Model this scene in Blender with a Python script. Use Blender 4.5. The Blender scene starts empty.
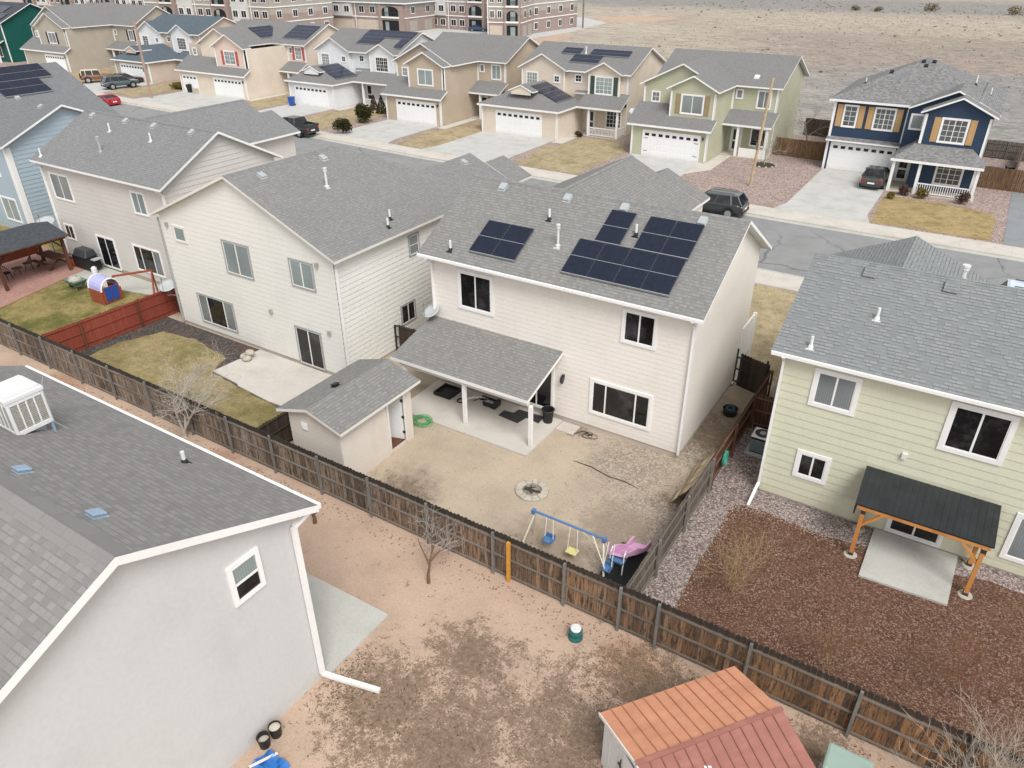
import bpy, bmesh, math, random
from mathutils import Vector as V, Matrix
random.seed(7)
S = bpy.context.scene
COL = S.collection
rad = math.radians

# ------------------------------------------------------------------ materials
def newmat(name):
    m = bpy.data.materials.new(name); m.use_nodes = True
    nt = m.node_tree; b = nt.nodes['Principled BSDF']
    return m, nt, b
def nd(nt, typ, ins=None, **kw):
    n = nt.nodes.new(typ)
    for k, v in kw.items(): setattr(n, k, v)
    for k, v in (ins or {}).items():
        if hasattr(v, 'is_output'): nt.links.new(v, n.inputs[k])
        else: n.inputs[k].default_value = v
    return n
def c4(c): return (c[0], c[1], c[2], 1.0)
def srgb(r, g, b):
    f = lambda x: (x/255/12.92) if x/255 <= .04045 else ((x/255+.055)/1.055)**2.4
    return (f(r), f(g), f(b))
def coord(nt, kind='Object'):
    return nd(nt, 'ShaderNodeTexCoord').outputs[kind]
def noise(nt, vec, scale, detail=4, rough=.55, dist=0):
    return nd(nt, 'ShaderNodeTexNoise', {'Vector': vec, 'Scale': scale, 'Detail': detail, 'Roughness': rough, 'Distortion': dist}).outputs['Fac']
def ramp(nt, fac, stops, interp='LINEAR'):
    n = nd(nt, 'ShaderNodeValToRGB', {'Fac': fac}); r = n.color_ramp; r.interpolation = interp
    while len(r.elements) > 1: r.elements.remove(r.elements[-1])
    for i, (p, c) in enumerate(stops):
        e = r.elements[0] if i == 0 else r.elements.new(p)
        e.position = p; e.color = c4(c) if hasattr(c, '__len__') else (c, c, c, 1)
    return n.outputs['Color']
def mixc(nt, fac, a, b, blend='MIX'):
    n = nd(nt, 'ShaderNodeMix', data_type='RGBA', blend_type=blend)
    for i, v in ((0, fac), (6, a), (7, b)):
        if hasattr(v, 'is_output'): nt.links.new(v, n.inputs[i])
        else: n.inputs[i].default_value = v if i == 0 else c4(v)
    return n.outputs[2]
def mth(nt, op, a, b=0.0, c=None, clamp=False):
    n = nd(nt, 'ShaderNodeMath', operation=op, use_clamp=clamp)
    for i, v in enumerate((a, b) if c is None else (a, b, c)):
        if hasattr(v, 'is_output'): nt.links.new(v, n.inputs[i])
        else: n.inputs[i].default_value = v
    return n.outputs[0]
def mapr(nt, v, a, b, c=0.0, d=1.0):
    return nd(nt, 'ShaderNodeMapRange', {0: v, 1: a, 2: b, 3: c, 4: d}).outputs[0]
def bump(nt, b, h, strength=.3, dist=.01):
    n = nd(nt, 'ShaderNodeBump', {'Height': h, 'Strength': strength, 'Distance': dist})
    nt.links.new(n.outputs['Normal'], b.inputs['Normal'])
def setc(nt, b, col, rough=.8, spec=.3):
    if hasattr(col, 'is_output'): nt.links.new(col, b.inputs['Base Color'])
    else: b.inputs['Base Color'].default_value = c4(col)
    if hasattr(rough, 'is_output'): nt.links.new(rough, b.inputs['Roughness'])
    else: b.inputs['Roughness'].default_value = rough
    b.inputs['Specular IOR Level'].default_value = spec
def scl(c, k): return tuple(min(1, x*k) for x in c)

def m_plain(name, col, rough=.6, spec=.3, var=.08, scale=3.0, metallic=0.0):
    m, nt, b = newmat(name)
    n = noise(nt, coord(nt), scale, 5)
    setc(nt, b, ramp(nt, n, [(.3, scl(col, 1-var)), (.7, scl(col, 1+var*.6))]), rough, spec)
    b.inputs['Metallic'].default_value = metallic
    return m
def m_paint(name, col, dirt=.10, streak=True):
    """exterior house paint on lap siding or trim, faintly weathered"""
    m, nt, b = newmat(name)
    uv = coord(nt, 'UV')
    big = noise(nt, uv, .45, 5, .6)
    mp = nd(nt, 'ShaderNodeMapping', {'Vector': uv, 'Scale': (2.2, .12, 1)}).outputs[0]
    st = noise(nt, mp, 1.6, 4, .6)
    f = mth(nt, 'ADD', mth(nt, 'MULTIPLY', big, .8), mth(nt, 'MULTIPLY', st, .2))
    c = ramp(nt, f, [(.34, scl(col, 1-dirt*1.3)), (.5, col), (.72, scl(col, 1+dirt*.35))])
    zz = nd(nt, 'ShaderNodeSeparateXYZ', {0: coord(nt)}).outputs[2]
    spl = mth(nt, 'SUBTRACT', mapr(nt, zz, .95, .15), mth(nt, 'MULTIPLY', noise(nt, uv, 1.6, 6, .7), 1.15))
    c = mixc(nt, ramp(nt, spl, [(.0, 0.0), (.5, .22)]), c, (.42, .33, .22))
    fine = noise(nt, uv, 9, 3)
    c = mixc(nt, .06, c, ramp(nt, fine, [(.3, (.05, .045, .04)), (.6, (.9, .9, .9))]), 'MULTIPLY')
    setc(nt, b, c, .62, .3)
    bump(nt, b, noise(nt, uv, 14, 4), .12, .01)
    return m
def m_lap(name, col, lap=.2, dirt=.1):
    """lap siding for the far houses: relief from a bump plus a painted shade line along the courses"""
    m, nt, b = newmat(name)
    uv = coord(nt, 'UV')
    sep = nd(nt, 'ShaderNodeSeparateXYZ', {0: uv})
    saw = mth(nt, 'FRACT', mth(nt, 'DIVIDE', sep.outputs[1], lap))
    gap = mth(nt, 'LESS_THAN', saw, .09)
    n = noise(nt, uv, .5, 5, .6)
    c = ramp(nt, n, [(.3, scl(col, 1-dirt)), (.7, scl(col, 1+dirt*.5))])
    c = mixc(nt, mth(nt, 'MULTIPLY', gap, .35), c, scl(col, .45))  # shade under each lap edge drawn into the colour
    setc(nt, b, c, .65, .3)
    bump(nt, b, mth(nt, 'SUBTRACT', 1.0, saw), .5, .02)
    return m
def m_shingle(name, cols, bw=.13, rh=.14, seed=0.0, weather=.08, con=.55, shade_and_slots=.42, sh=.24):
    mid = cols[len(cols)//2]; cols = [tuple(m+(c-m)*con for c, m in zip(q, mid)) for q in cols]
    m, nt, b = newmat(name)
    uv = coord(nt, 'UV')
    mp = nd(nt, 'ShaderNodeMapping', {'Vector': uv, 'Location': (seed, 0, 0)}).outputs[0]
    sep = nd(nt, 'ShaderNodeSeparateXYZ', {0: mp})
    row = mth(nt, 'FLOOR', mth(nt, 'DIVIDE', sep.outputs[1], rh))
    # laminated shingles: every course shifted by its own amount, each tab its own grey
    wn = nd(nt, 'ShaderNodeTexWhiteNoise', {'W': row}, noise_dimensions='1D').outputs['Value']
    ux = mth(nt, 'ADD', mth(nt, 'DIVIDE', sep.outputs[0], bw), mth(nt, 'MULTIPLY', wn, 7.0))
    wob = noise(nt, nd(nt, 'ShaderNodeCombineXYZ', {0: ux, 1: mth(nt, 'MULTIPLY', row, 3.7)}).outputs[0], .7, 1)
    ux2 = mth(nt, 'ADD', ux, mth(nt, 'MULTIPLY', wob, .9))
    tab = mth(nt, 'FLOOR', ux2)
    cv = nd(nt, 'ShaderNodeCombineXYZ', {0: tab, 1: row}).outputs[0]
    rnd = nd(nt, 'ShaderNodeTexWhiteNoise', {'Vector': cv}, noise_dimensions='2D').outputs['Value']
    k = len(cols)
    c = ramp(nt, rnd, [(i/(k-1) if k > 1 else 0, col) for i, col in enumerate(cols)])
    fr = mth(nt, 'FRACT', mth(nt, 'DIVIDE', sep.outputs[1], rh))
    thick = mth(nt, 'GREATER_THAN', rnd, .45)          # raised tabs: butt-edge shade is put into the colour as dark bands
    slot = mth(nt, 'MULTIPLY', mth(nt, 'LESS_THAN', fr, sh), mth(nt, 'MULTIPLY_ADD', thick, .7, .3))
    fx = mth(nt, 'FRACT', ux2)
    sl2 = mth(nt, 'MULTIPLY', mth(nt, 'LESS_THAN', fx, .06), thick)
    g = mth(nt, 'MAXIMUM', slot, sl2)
    c = mixc(nt, mth(nt, 'MULTIPLY', g, shade_and_slots), c, scl(cols[0], .4))
    gran = noise(nt, uv, 38, 3, .7)
    c = mixc(nt, .45, c, ramp(nt, gran, [(.3, (.5, .5, .5)), (.7, (1, 1, 1))]), 'MULTIPLY')
    w = noise(nt, uv, .35, 5, .65); w3 = noise(nt, uv, 2.2, 4, .6)
    mp2 = nd(nt, 'ShaderNodeMapping', {'Vector': uv, 'Scale': (1.4, .1, 1)}).outputs[0]
    w2 = noise(nt, mp2, 1.0, 4, .6)
    wt = mth(nt, 'ADD', mth(nt, 'MULTIPLY', w, .4), mth(nt, 'ADD', mth(nt, 'MULTIPLY', w2, .35), mth(nt, 'MULTIPLY', w3, .25)))
    c = mixc(nt, weather*2, c, ramp(nt, wt, [(.35, (.6, .6, .6)), (.65, (1, 1, .99))]), 'MULTIPLY')
    setc(nt, b, c, .92, .15)
    h = mth(nt, 'ADD', mth(nt, 'SUBTRACT', 1.0, fr), mth(nt, 'MULTIPLY', thick, .6))
    bump(nt, b, mth(nt, 'SUBTRACT', h, mth(nt, 'MULTIPLY', g, .7)), .45, .012)
    return m
def m_glass(name, col, rough=.06, curtain=None):
    m, nt, b = newmat(name)
    uv = coord(nt, 'UV')
    if curtain:
        w = nd(nt, 'ShaderNodeTexWave', {'Vector': uv, 'Scale': 4.5, 'Distortion': 2.0, 'Detail': 2.0}, bands_direction='X').outputs['Fac']
        n = noise(nt, uv, .45, 1)
        c = mixc(nt, w, scl(curtain, .80), curtain)
        c = mixc(nt, ramp(nt, n, [(.3, .1), (.7, .55)]), c, col)
        setc(nt, b, c, .12, .5)
    else:
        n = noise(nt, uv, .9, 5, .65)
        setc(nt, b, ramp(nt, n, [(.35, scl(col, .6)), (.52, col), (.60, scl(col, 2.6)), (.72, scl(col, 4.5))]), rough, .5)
    b.inputs['IOR'].default_value = 1.5
    bump(nt, b, noise(nt, uv, .9, 2), .04, .02)
    return m
def m_concrete(name, col, joint=None, tar=0.0):
    m, nt, b = newmat(name)
    p = coord(nt)
    n1 = noise(nt, p, .7, 6, .65); n2 = noise(nt, p, 22, 3)
    c = ramp(nt, n1, [(.3, scl(col, .84)), (.5, col), (.75, scl(col, 1.08))])
    c = mixc(nt, .25, c, ramp(nt, n2, [(.3, (.55, .55, .55)), (.6, (1, 1, 1))]), 'MULTIPLY')
    st = noise(nt, p, .28, 5, .7, 1.2)
    c = mixc(nt, ramp(nt, st, [(.58, 0.0), (.75, .35)]), c, scl(col, .55))
    if joint:
        s = nd(nt, 'ShaderNodeSeparateXYZ', {0: p})
        jx = mth(nt, 'LESS_THAN', mth(nt, 'FRACT', mth(nt, 'DIVIDE', s.outputs[0], joint[0])), .03/joint[0])
        jy = mth(nt, 'LESS_THAN', mth(nt, 'FRACT', mth(nt, 'DIVIDE', s.outputs[1], joint[1])), .03/joint[1])
        c = mixc(nt, mth(nt, 'MULTIPLY', mth(nt, 'MAXIMUM', jx, jy), .28), c, scl(col, .5))
    vor = nd(nt, 'ShaderNodeTexVoronoi', {'Vector': nd(nt, 'ShaderNodeVectorMath', {0: p, 1: nd(nt, 'ShaderNodeTexNoise', {'Vector': p, 'Scale': 1.5}).outputs['Color']}, operation='ADD').outputs[0], 'Scale': .22}, feature='DISTANCE_TO_EDGE').outputs['Distance']
    c = mixc(nt, mth(nt, 'MULTIPLY', mth(nt, 'LESS_THAN', vor, .0012), .16), c, scl(col, .5))
    if tar:
        v3 = nd(nt, 'ShaderNodeTexVoronoi', {'Vector': nd(nt, 'ShaderNodeVectorMath', {0: p, 1: nd(nt, 'ShaderNodeTexNoise', {'Vector': p, 'Scale': .8, 'Detail': 5.0}).outputs['Color']}, operation='ADD').outputs[0], 'Scale': .10}, feature='DISTANCE_TO_EDGE').outputs['Distance']
        gate = ramp(nt, noise(nt, p, .12, 2), [(.45, 0.0), (.55, 1.0)])
        c = mixc(nt, mth(nt, 'MULTIPLY', mth(nt, 'MULTIPLY', mth(nt, 'LESS_THAN', v3, .006), tar), gate), c, (.09, .09, .09))
        oil = noise(nt, p, .55, 4, .6)
        c = mixc(nt, ramp(nt, oil, [(.62, 0.0), (.74, .35)]), c, scl(col, .5))
    setc(nt, b, c, .9, .2)
    bump(nt, b, n2, .15, .01)
    return m
def m_gravel(name, cols, scale=22, var=.35, dirt=None, dirtamt=.5, rel=.012):
    m, nt, b = newmat(name)
    p = coord(nt)
    vo = nd(nt, 'ShaderNodeTexVoronoi', {'Vector': p, 'Scale': scale, 'Randomness': 1.0})
    r = nd(nt, 'ShaderNodeSeparateColor', {0: vo.outputs['Color']}).outputs[0]
    c = ramp(nt, r, [(i/(len(cols)-1), col) for i, col in enumerate(cols)])
    edge = ramp(nt, vo.outputs['Distance'], [(.25, 1.0), (.62, .35)])
    c = mixc(nt, var, c, edge, 'MULTIPLY')
    n = noise(nt, p, .55, 6, .65)
    c = mixc(nt, .5, c, ramp(nt, n, [(.3, (.68, .66, .64)), (.7, (1, 1, 1))]), 'MULTIPLY')
    if dirt:
        n2 = noise(nt, p, 1.1, 7, .7)
        c = mixc(nt, ramp(nt, n2, [(.45, 0.0), (.62, dirtamt)]), c, dirt)
    setc(nt, b, c, .95, .15)
    bump(nt, b, mth(nt, 'SUBTRACT', 1.0, vo.outputs['Distance']), .7, rel)
    return m
def m_grass(name, dry, green, soil, greenamt=.45):
    m, nt, b = newmat(name)
    p = coord(nt)
    n = noise(nt, p, .55, 7, .75, .6); f = noise(nt, p, 9, 6, .8)
    mp = nd(nt, 'ShaderNodeMapping', {'Vector': p, 'Scale': (26, 9, 1), 'Rotation': (0, 0, .5)}).outputs[0]
    bl = noise(nt, mp, 1.0, 4, .7)
    c = ramp(nt, n, [(.30, scl(dry, .70)), (.48, dry), (.66, scl(dry, 1.15))])
    md = noise(nt, p, 2.0, 7, .8)
    c = mixc(nt, .85, c, ramp(nt, md, [(.36, (.62, .60, .55)), (.5, (.95, .94, .92)), (.64, (1.14, 1.12, 1.08))]), 'MULTIPLY')
    g = noise(nt, p, .38, 6, .7)
    c = mixc(nt, ramp(nt, g, [(greenamt, 0.0), (greenamt+.16, .85)]), c, green)
    c = mixc(nt, .8, c, ramp(nt, mth(nt, 'MULTIPLY_ADD', f, .6, mth(nt, 'MULTIPLY', bl, .4)), [(.36, (.48, .47, .42)), (.60, (1.06, 1.05, 1.02))]), 'MULTIPLY')
    s = noise(nt, p, 1.7, 6, .7)
    c = mixc(nt, ramp(nt, s, [(.60, 0.0), (.72, .7)]), c, soil)
    setc(nt, b, c, .95, .1)
    bump(nt, b, mth(nt, 'ADD', f, bl), .6, .03)
    return m
def m_wood(name, cols, bw=.146, dark=None, top=None, cols2=None, x0=-26.0, x1=-4.0, dk=(.46, .60)):
    """fence boards: each board its own tone, grain along the board; damp dark tips; cols2 takes over along the fence"""
    m, nt, b = newmat(name)
    uv = coord(nt, 'UV')
    s = nd(nt, 'ShaderNodeSeparateXYZ', {0: uv})
    bi = mth(nt, 'FLOOR', mth(nt, 'DIVIDE', s.outputs[0], bw))
    rnd = nd(nt, 'ShaderNodeTexWhiteNoise', {'W': bi}, noise_dimensions='1D').outputs['Value']
    gv = nd(nt, 'ShaderNodeCombineXYZ', {0: mth(nt, 'MULTIPLY', s.outputs[0], 30.0), 1: mth(nt, 'MULTIPLY', s.outputs[1], 2.6), 2: mth(nt, 'MULTIPLY', bi, 5.1)}).outputs[0]
    g = noise(nt, gv, 1.0, 6, .75)
    run = noise(nt, nd(nt, 'ShaderNodeCombineXYZ', {0: mth(nt, 'MULTIPLY', s.outputs[0], .35)}).outputs[0], 1.0, 4)
    f = mth(nt, 'ADD', mth(nt, 'MULTIPLY', rnd, .34), mth(nt, 'ADD', mth(nt, 'MULTIPLY', g, .62), mth(nt, 'MULTIPLY', mth(nt, 'SUBTRACT', run, .5), .9)))
    st_ = lambda cs: [(.14+.72*i/(len(cs)-1), col) for i, col in enumerate(cs)]
    c = ramp(nt, f, st_(cols))
    if cols2:
        c2 = ramp(nt, f, st_(cols2))
        k = mth(nt, 'ADD', s.outputs[0], mth(nt, 'MULTIPLY', mth(nt, 'SUBTRACT', run, .5), 26.0))
        c = mixc(nt, mapr(nt, k, x0, x1), c, c2)
    if dark:
        st = noise(nt, nd(nt, 'ShaderNodeCombineXYZ', {0: mth(nt, 'MULTIPLY', s.outputs[0], 13.0), 1: mth(nt, 'MULTIPLY', s.outputs[1], 1.5)}).outputs[0], 1.0, 6, .75)
        c = mixc(nt, ramp(nt, st, [(dk[0], 0.0), (dk[1], .88)]), c, dark)
    if top is not None:
        t = mth(nt, 'ADD', s.outputs[1], mth(nt, 'MULTIPLY', mth(nt, 'SUBTRACT', g, .5), .10))
        c = mixc(nt, mapr(nt, t, top, top+.04, 0, .92), c, (.034, .031, .028))
    setc(nt, b, c, .9, .15)
    bump(nt, b, g, .3, .01)
    return m
def m_brick(name, col1, col2, mort):
    m, nt, b = newmat(name)
    uv = coord(nt, 'UV')
    t = nd(nt, 'ShaderNodeTexBrick', {'Vector': uv, 'Color1': c4(col1), 'Color2': c4(col2), 'Mortar': c4(mort), 'Scale': 1.0, 'Mortar Size': .012, 'Brick Width': .26, 'Row Height': .085})
    n = noise(nt, uv, .5, 5)
    setc(nt, b, mixc(nt, .5, t.outputs['Color'], ramp(nt, n, [(.3, (.72, .7, .7)), (.7, (1, 1, 1))]), 'MULTIPLY'), .9, .2)
    return m
def m_carpaint(name, col, metallic=.3, rough=.25):
    m, nt, b = newmat(name)
    n = noise(nt, coord(nt), 2.0, 3)
    setc(nt, b, ramp(nt, n, [(.3, scl(col, .9)), (.7, scl(col, 1.1))]), rough, .5)
    b.inputs['Metallic'].default_value = metallic; b.inputs['Coat Weight'].default_value = .6; b.inputs['Coat Roughness'].default_value = .08
    return m

MT = {}
def build_mats():
    M = MT
    M['trim'] = m_paint('white_trim', (.80, .79, .77), .05)
    M['trim_cream'] = m_paint('cream_trim', (.70, .675, .62), .06)
    M['trim_tan'] = m_paint('tan_trim', (.52, .48, .41), .06)
    M['trim_grey'] = m_paint('grey_trim', (.36, .35, .34), .08)
    M['main_wall'] = m_paint('cream_siding', (.765, .715, .655), .05)
    M['cream_wall'] = m_paint('ivory_siding', (.735, .72, .67), .05)
    M['greige_wall'] = m_paint('greige_siding', (.59, .56, .525), .05)
    M['blue_wall'] = m_paint('light_blue_siding', (.36, .44, .50), .06)
    M['green_wall'] = m_paint('pale_green_siding', (.60, .595, .455), .06)
    M['stucco'] = m_paint('grey_stucco', (.545, .545, .54), .05)
    M['shed_wall'] = m_paint('shed_siding', (.66, .60, .53), .07)
    M['far_tan'] = m_lap('tan_lap_siding', (.46, .38, .29))
    M['far_taupe'] = m_lap('taupe_lap_siding', (.40, .355, .29))
    M['far_beige'] = m_lap('beige_lap_siding', (.54, .45, .37))
    M['far_cream'] = m_lap('cream_lap_siding', (.66, .57, .47))
    M['far_pink'] = m_lap('pinkish_lap_siding', (.67, .53, .45))
    M['apt_grey'] = m_lap('grey_beige_lap_siding', (.37, .34, .30))
    M['apt_white'] = m_lap('off_white_lap_siding', (.58, .57, .54))
    M['far_white'] = m_lap('white_lap_siding', (.68, .69, .70))
    M['far_green'] = m_lap('sage_lap_siding', (.44, .44, .315))
    M['far_navy'] = m_lap('navy_lap_siding', (.027, .049, .092))
    M['far_teal'] = m_lap('teal_lap_siding', (.005, .085, .068))
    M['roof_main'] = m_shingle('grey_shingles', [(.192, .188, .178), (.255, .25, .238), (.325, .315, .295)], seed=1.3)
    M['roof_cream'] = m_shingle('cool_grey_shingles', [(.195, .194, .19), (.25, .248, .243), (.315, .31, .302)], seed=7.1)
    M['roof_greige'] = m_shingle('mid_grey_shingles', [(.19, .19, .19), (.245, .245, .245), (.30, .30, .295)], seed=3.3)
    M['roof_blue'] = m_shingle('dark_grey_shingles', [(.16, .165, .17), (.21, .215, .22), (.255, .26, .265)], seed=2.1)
    M['roof_green'] = m_shingle('blue_grey_shingles', [(.19, .203, .20), (.255, .268, .266), (.325, .34, .337)], seed=5.4, bw=.2, con=.5, shade_and_slots=.62, sh=.3)
    M['roof_near'] = m_shingle('charcoal_shingles', [(.20, .193, .185), (.262, .253, .244), (.325, .314, .303)], seed=9.7, bw=.20, rh=.15, con=.5, shade_and_slots=.36, sh=.18)
    M['roof_cap'] = m_shingle('smooth_ridge_strip', [(.225, .217, .208), (.255, .247, .237), (.285, .276, .266)], bw=.9, rh=.32, con=.5, shade_and_slots=.1, sh=.1)
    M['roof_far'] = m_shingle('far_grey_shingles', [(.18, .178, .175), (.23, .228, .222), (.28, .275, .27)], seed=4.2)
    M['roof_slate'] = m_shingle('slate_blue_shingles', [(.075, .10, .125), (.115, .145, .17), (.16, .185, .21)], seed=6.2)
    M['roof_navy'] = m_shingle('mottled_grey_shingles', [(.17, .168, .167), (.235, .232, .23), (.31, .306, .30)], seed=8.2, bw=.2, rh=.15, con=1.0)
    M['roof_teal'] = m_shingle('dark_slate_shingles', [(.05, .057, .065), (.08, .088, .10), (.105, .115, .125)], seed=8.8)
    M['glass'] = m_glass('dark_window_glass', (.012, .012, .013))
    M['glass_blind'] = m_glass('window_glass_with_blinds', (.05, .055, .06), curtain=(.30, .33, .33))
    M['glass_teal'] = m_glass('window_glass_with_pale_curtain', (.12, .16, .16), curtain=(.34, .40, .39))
    M['glass_mid'] = m_glass('window_glass_with_grey_curtain', (.05, .055, .06), curtain=(.14, .15, .15))  # dark glass mixed with a grey curtain colour
    M['door_white'] = m_paint('white_door', (.78, .78, .77), .04)
    M['concrete'] = m_concrete('pale_concrete', (.55, .51, .45), (3.0, 3.0))
    M['concrete_warm'] = m_concrete('warm_concrete', (.54, .50, .45))
    M['concrete_drive'] = m_concrete('driveway_concrete', (.49, .48, .455), (3.1, 3.6))
    M['concrete_grey'] = m_concrete('grey_concrete', (.47, .46, .42))
    M['foundation'] = m_concrete('foundation_concrete', (.50, .45, .38))
    M['asphalt'] = m_concrete('road_asphalt', (.262, .26, .257), tar=.6)
    M['asphalt_grey'] = m_concrete('grey_asphalt', (.25, .26, .265))
    M['lot'] = m_concrete('parking_concrete', (.50, .49, .475), (6, 6))
    M['gravel_pink'] = m_gravel('pink_gravel', [(.22, .155, .13), (.40, .305, .27), (.60, .50, .45)], 14)
    M['gravel_grey'] = m_gravel('grey_pink_gravel', [(.15, .115, .105), (.31, .245, .225), (.57, .49, .455)], 20, .5)
    M['mulch_red'] = m_gravel('red_brown_gravel', [(.08, .037, .022), (.138, .070, .046), (.178, .096, .067), (.36, .255, .20)], 27, .4, (.125, .066, .038), .45)
    M['rock_dark'] = m_gravel('dark_rock_border', [(.055, .05, .047), (.10, .093, .088), (.17, .16, .15)], 14, .5, (.15, .07, .045), .4)
    M['lawn_dry'] = m_grass('dry_lawn', (.43, .355, .235), (.25, .215, .11), (.34, .265, .18), .52)
    M['lawn_blue'] = m_grass('golden_lawn', (.40, .31, .165), (.25, .20, .08), (.36, .28, .18), .52)
    M['lawn_olive'] = m_grass('olive_lawn', (.345, .285, .155), (.19, .168, .065), (.38, .32, .22), .47)
    M['lawn_green'] = m_grass('half_green_lawn', (.33, .27, .12), (.11, .12, .035), (.34, .26, .15), .44)
    M['paver'] = m_brick('red_pavers', (.42, .22, .18), (.50, .30, .25), (.30, .18, .15))
    M['red_brick'] = m_brick('red_brick', (.265, .17, .14), (.34, .235, .20), (.40, .37, .345))
    M['fence_old'] = m_wood('weathered_fence_boards', [(.06, .047, .038), (.15, .115, .088), (.26, .205, .16), (.37, .30, .24)], dark=(.045, .039, .034), top=1.5, cols2=[(.055, .036, .024), (.15, .082, .045), (.28, .15, .07), (.42, .26, .13)], x0=-16.0, x1=0.0, dk=(.50, .57))
    M['fence_grey'] = m_wood('greyed_fence_boards', [(.10, .08, .065), (.17, .14, .115), (.24, .20, .165)], dark=(.06, .05, .042))
    M['fence_redbrown'] = m_wood('red_brown_fence_boards', [(.075, .035, .024), (.12, .055, .036), (.16, .075, .05)], dark=(.05, .03, .024))
    M['rail_brown'] = m_wood('brown_rail', [(.15, .09, .065), (.21, .13, .095)], bw=2.4)
    M['fence_dark'] = m_wood('dark_fence_boards', [(.03, .024, .02), (.06, .045, .036), (.09, .066, .05)])
    M['fence_brown'] = m_wood('brown_fence_boards', [(.11, .065, .035), (.19, .115, .06), (.27, .16, .085)], dark=(.07, .048, .034))
    M['fence_red'] = m_wood('red_stained_boards', [(.215, .05, .033), (.255, .062, .04), (.29, .078, .05)])
    M['rail_grey'] = m_wood('greyed_rail', [(.105, .09, .074), (.185, .162, .138), (.27, .24, .205)], bw=2.4)
    M['rail_red'] = m_wood('red_rail', [(.20, .048, .03), (.26, .075, .048)], bw=2.4)
    M['post_steel'] = m_plain('galvanised_post', (.175, .17, .158), .5, .4, .2)
    M['post_wood'] = m_plain('grey_post', (.20, .185, .165), .85, .2, .25, 8)
    M['post_dark'] = m_plain('dark_post', (.05, .04, .034), .85, .2, .25, 8)
    M['post_orange'] = m_plain('new_cedar_post', (.58, .27, .05), .7, .2, .15, 8)
    M['cedar'] = m_wood('orange_stained_timber', [(.42, .17, .045), (.52, .23, .07), (.6, .29, .1)], bw=.4)
    M['timber_brown'] = m_wood('brown_stained_timber', [(.085, .04, .027), (.13, .06, .04), (.16, .075, .05)], bw=.3)
    M['timber_red'] = m_wood('red_stained_timber', [(.26, .07, .035), (.33, .095, .05)], bw=.3)
    M['panel'] = m_plain('solar_cells', (.010, .014, .030), .22, .5, .25, 6)
    M['panel_far'] = m_plain('solar_cells_far', (.014, .019, .042), .28, .5, .25, 6)
    M['panel_frame'] = m_plain('panel_frame', (.075, .08, .09), .4, .5, .15)
    M['rail_alu'] = m_plain('dull_aluminium', (.30, .31, .32), .5, .4, .1)
    M['alu'] = m_plain('aluminium', (.60, .61, .62), .4, .5, .05, metallic=.6)
    M['white_metal'] = m_plain('white_enamel', (.67, .675, .67), .4, .4, .03)
    M['cooler_grille'] = m_plain('cooler_pad', (.36, .35, .31), .9, .2, .2, 20)
    M['black'] = m_plain('black_plastic', (.016, .016, .017), .5, .4, .2)
    M['dark_metal'] = m_plain('dark_metal', (.035, .037, .04), .45, .5, .2)
    M['rubber'] = m_plain('tyre_rubber', (.018, .018, .018), .8, .3, .2)
    M['rim'] = m_plain('alloy_rim', (.45, .45, .46), .35, .5, .1, metallic=.7)
    M['vent_blue'] = m_plain('pale_blue_vent', (.27, .36, .45), .45, .4, .1)
    M['vent_grey'] = m_plain('galvanised_vent', (.38, .40, .405), .45, .4, .08)
    M['dish'] = m_plain('dish_grey', (.43, .455, .455), .5, .4, .05)
    M['bark_pale'] = m_plain('pale_grey_bark', (.34, .30, .265), .9, .2, .25, 10)
    M['bark_tan'] = m_plain('tan_grey_bark', (.40, .345, .285), .9, .2, .2, 10)
    M['bark_white'] = m_plain('bleached_bark', (.44, .40, .35), .9, .2, .2, 10)
    M['bark_brown'] = m_plain('brown_bark', (.16, .10, .065), .9, .2, .3, 10)
    M['twig_tan'] = m_plain('tan_twigs', (.36, .255, .13), .9, .2, .25, 10)
    M['twig_rust'] = m_plain('rusty_twigs', (.21, .105, .055), .9, .2, .25, 10)
    M['leaf_dark'] = m_plain('dark_evergreen', (.045, .042, .016), .9, .2, .4, 6)
    M['leaf_bronze'] = m_plain('bronze_foliage', (.075, .048, .022), .9, .2, .4, 6)
    M['leaf_yellow'] = m_plain('yellowing_foliage', (.17, .135, .035), .9, .2, .4, 6)
    M['plum'] = m_plain('plum_twigs', (.10, .055, .045), .9, .2, .3, 6)
    M['scrub'] = m_plain('grey_scrub', (.27, .225, .17), .95, .1, .35, 4)
    M['weed'] = m_plain('dry_weeds', (.13, .095, .058), .95, .1, .45, 6)
    M['orange_roof'] = m_orange('orange_metal_roof', (.57, .265, .155)); M['pink_roof'] = m_orange('faded_red_metal_roof', (.30, .125, .098))
    M['seam_orange_roof'] = m_plain('orange_seam_shaded', (.44, .20, .115), .7, .2, .2); M['seam_pink_roof'] = m_plain('red_seam_shaded', (.235, .098, .075), .7, .2, .2)  # darker seam colours: shade along the ribs is painted in
    M['util_green'] = m_plain('pale_green_enamel', (.30, .39, .335), .45, .4, .06)
    M['util_green_dark'] = m_plain('green_enamel', (.12, .20, .155), .5, .4, .1)
    M['teal_can'] = m_plain('teal_plastic', (.02, .115, .11), .5, .4, .1)
    M['vent_white'] = m_plain('dull_white_vent', (.62, .62, .61), .5, .4, .06)
    M['ac_slat'] = m_plain('grey_blue_enamel', (.30, .345, .36), .5, .4, .1)
    M['blue_plastic'] = m_plain('blue_plastic', (.02, .075, .33), .45, .4, .1)
    M['blue_bar'] = m_plain('blue_enamel', (.09, .19, .36), .45, .4, .12, 8)
    M['yellow_seat'] = m_plain('yellow_plastic', (.62, .56, .23), .5, .4, .08)
    M['cream_pole'] = m_plain('cream_enamel', (.70, .66, .54), .45, .4, .1)
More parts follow.
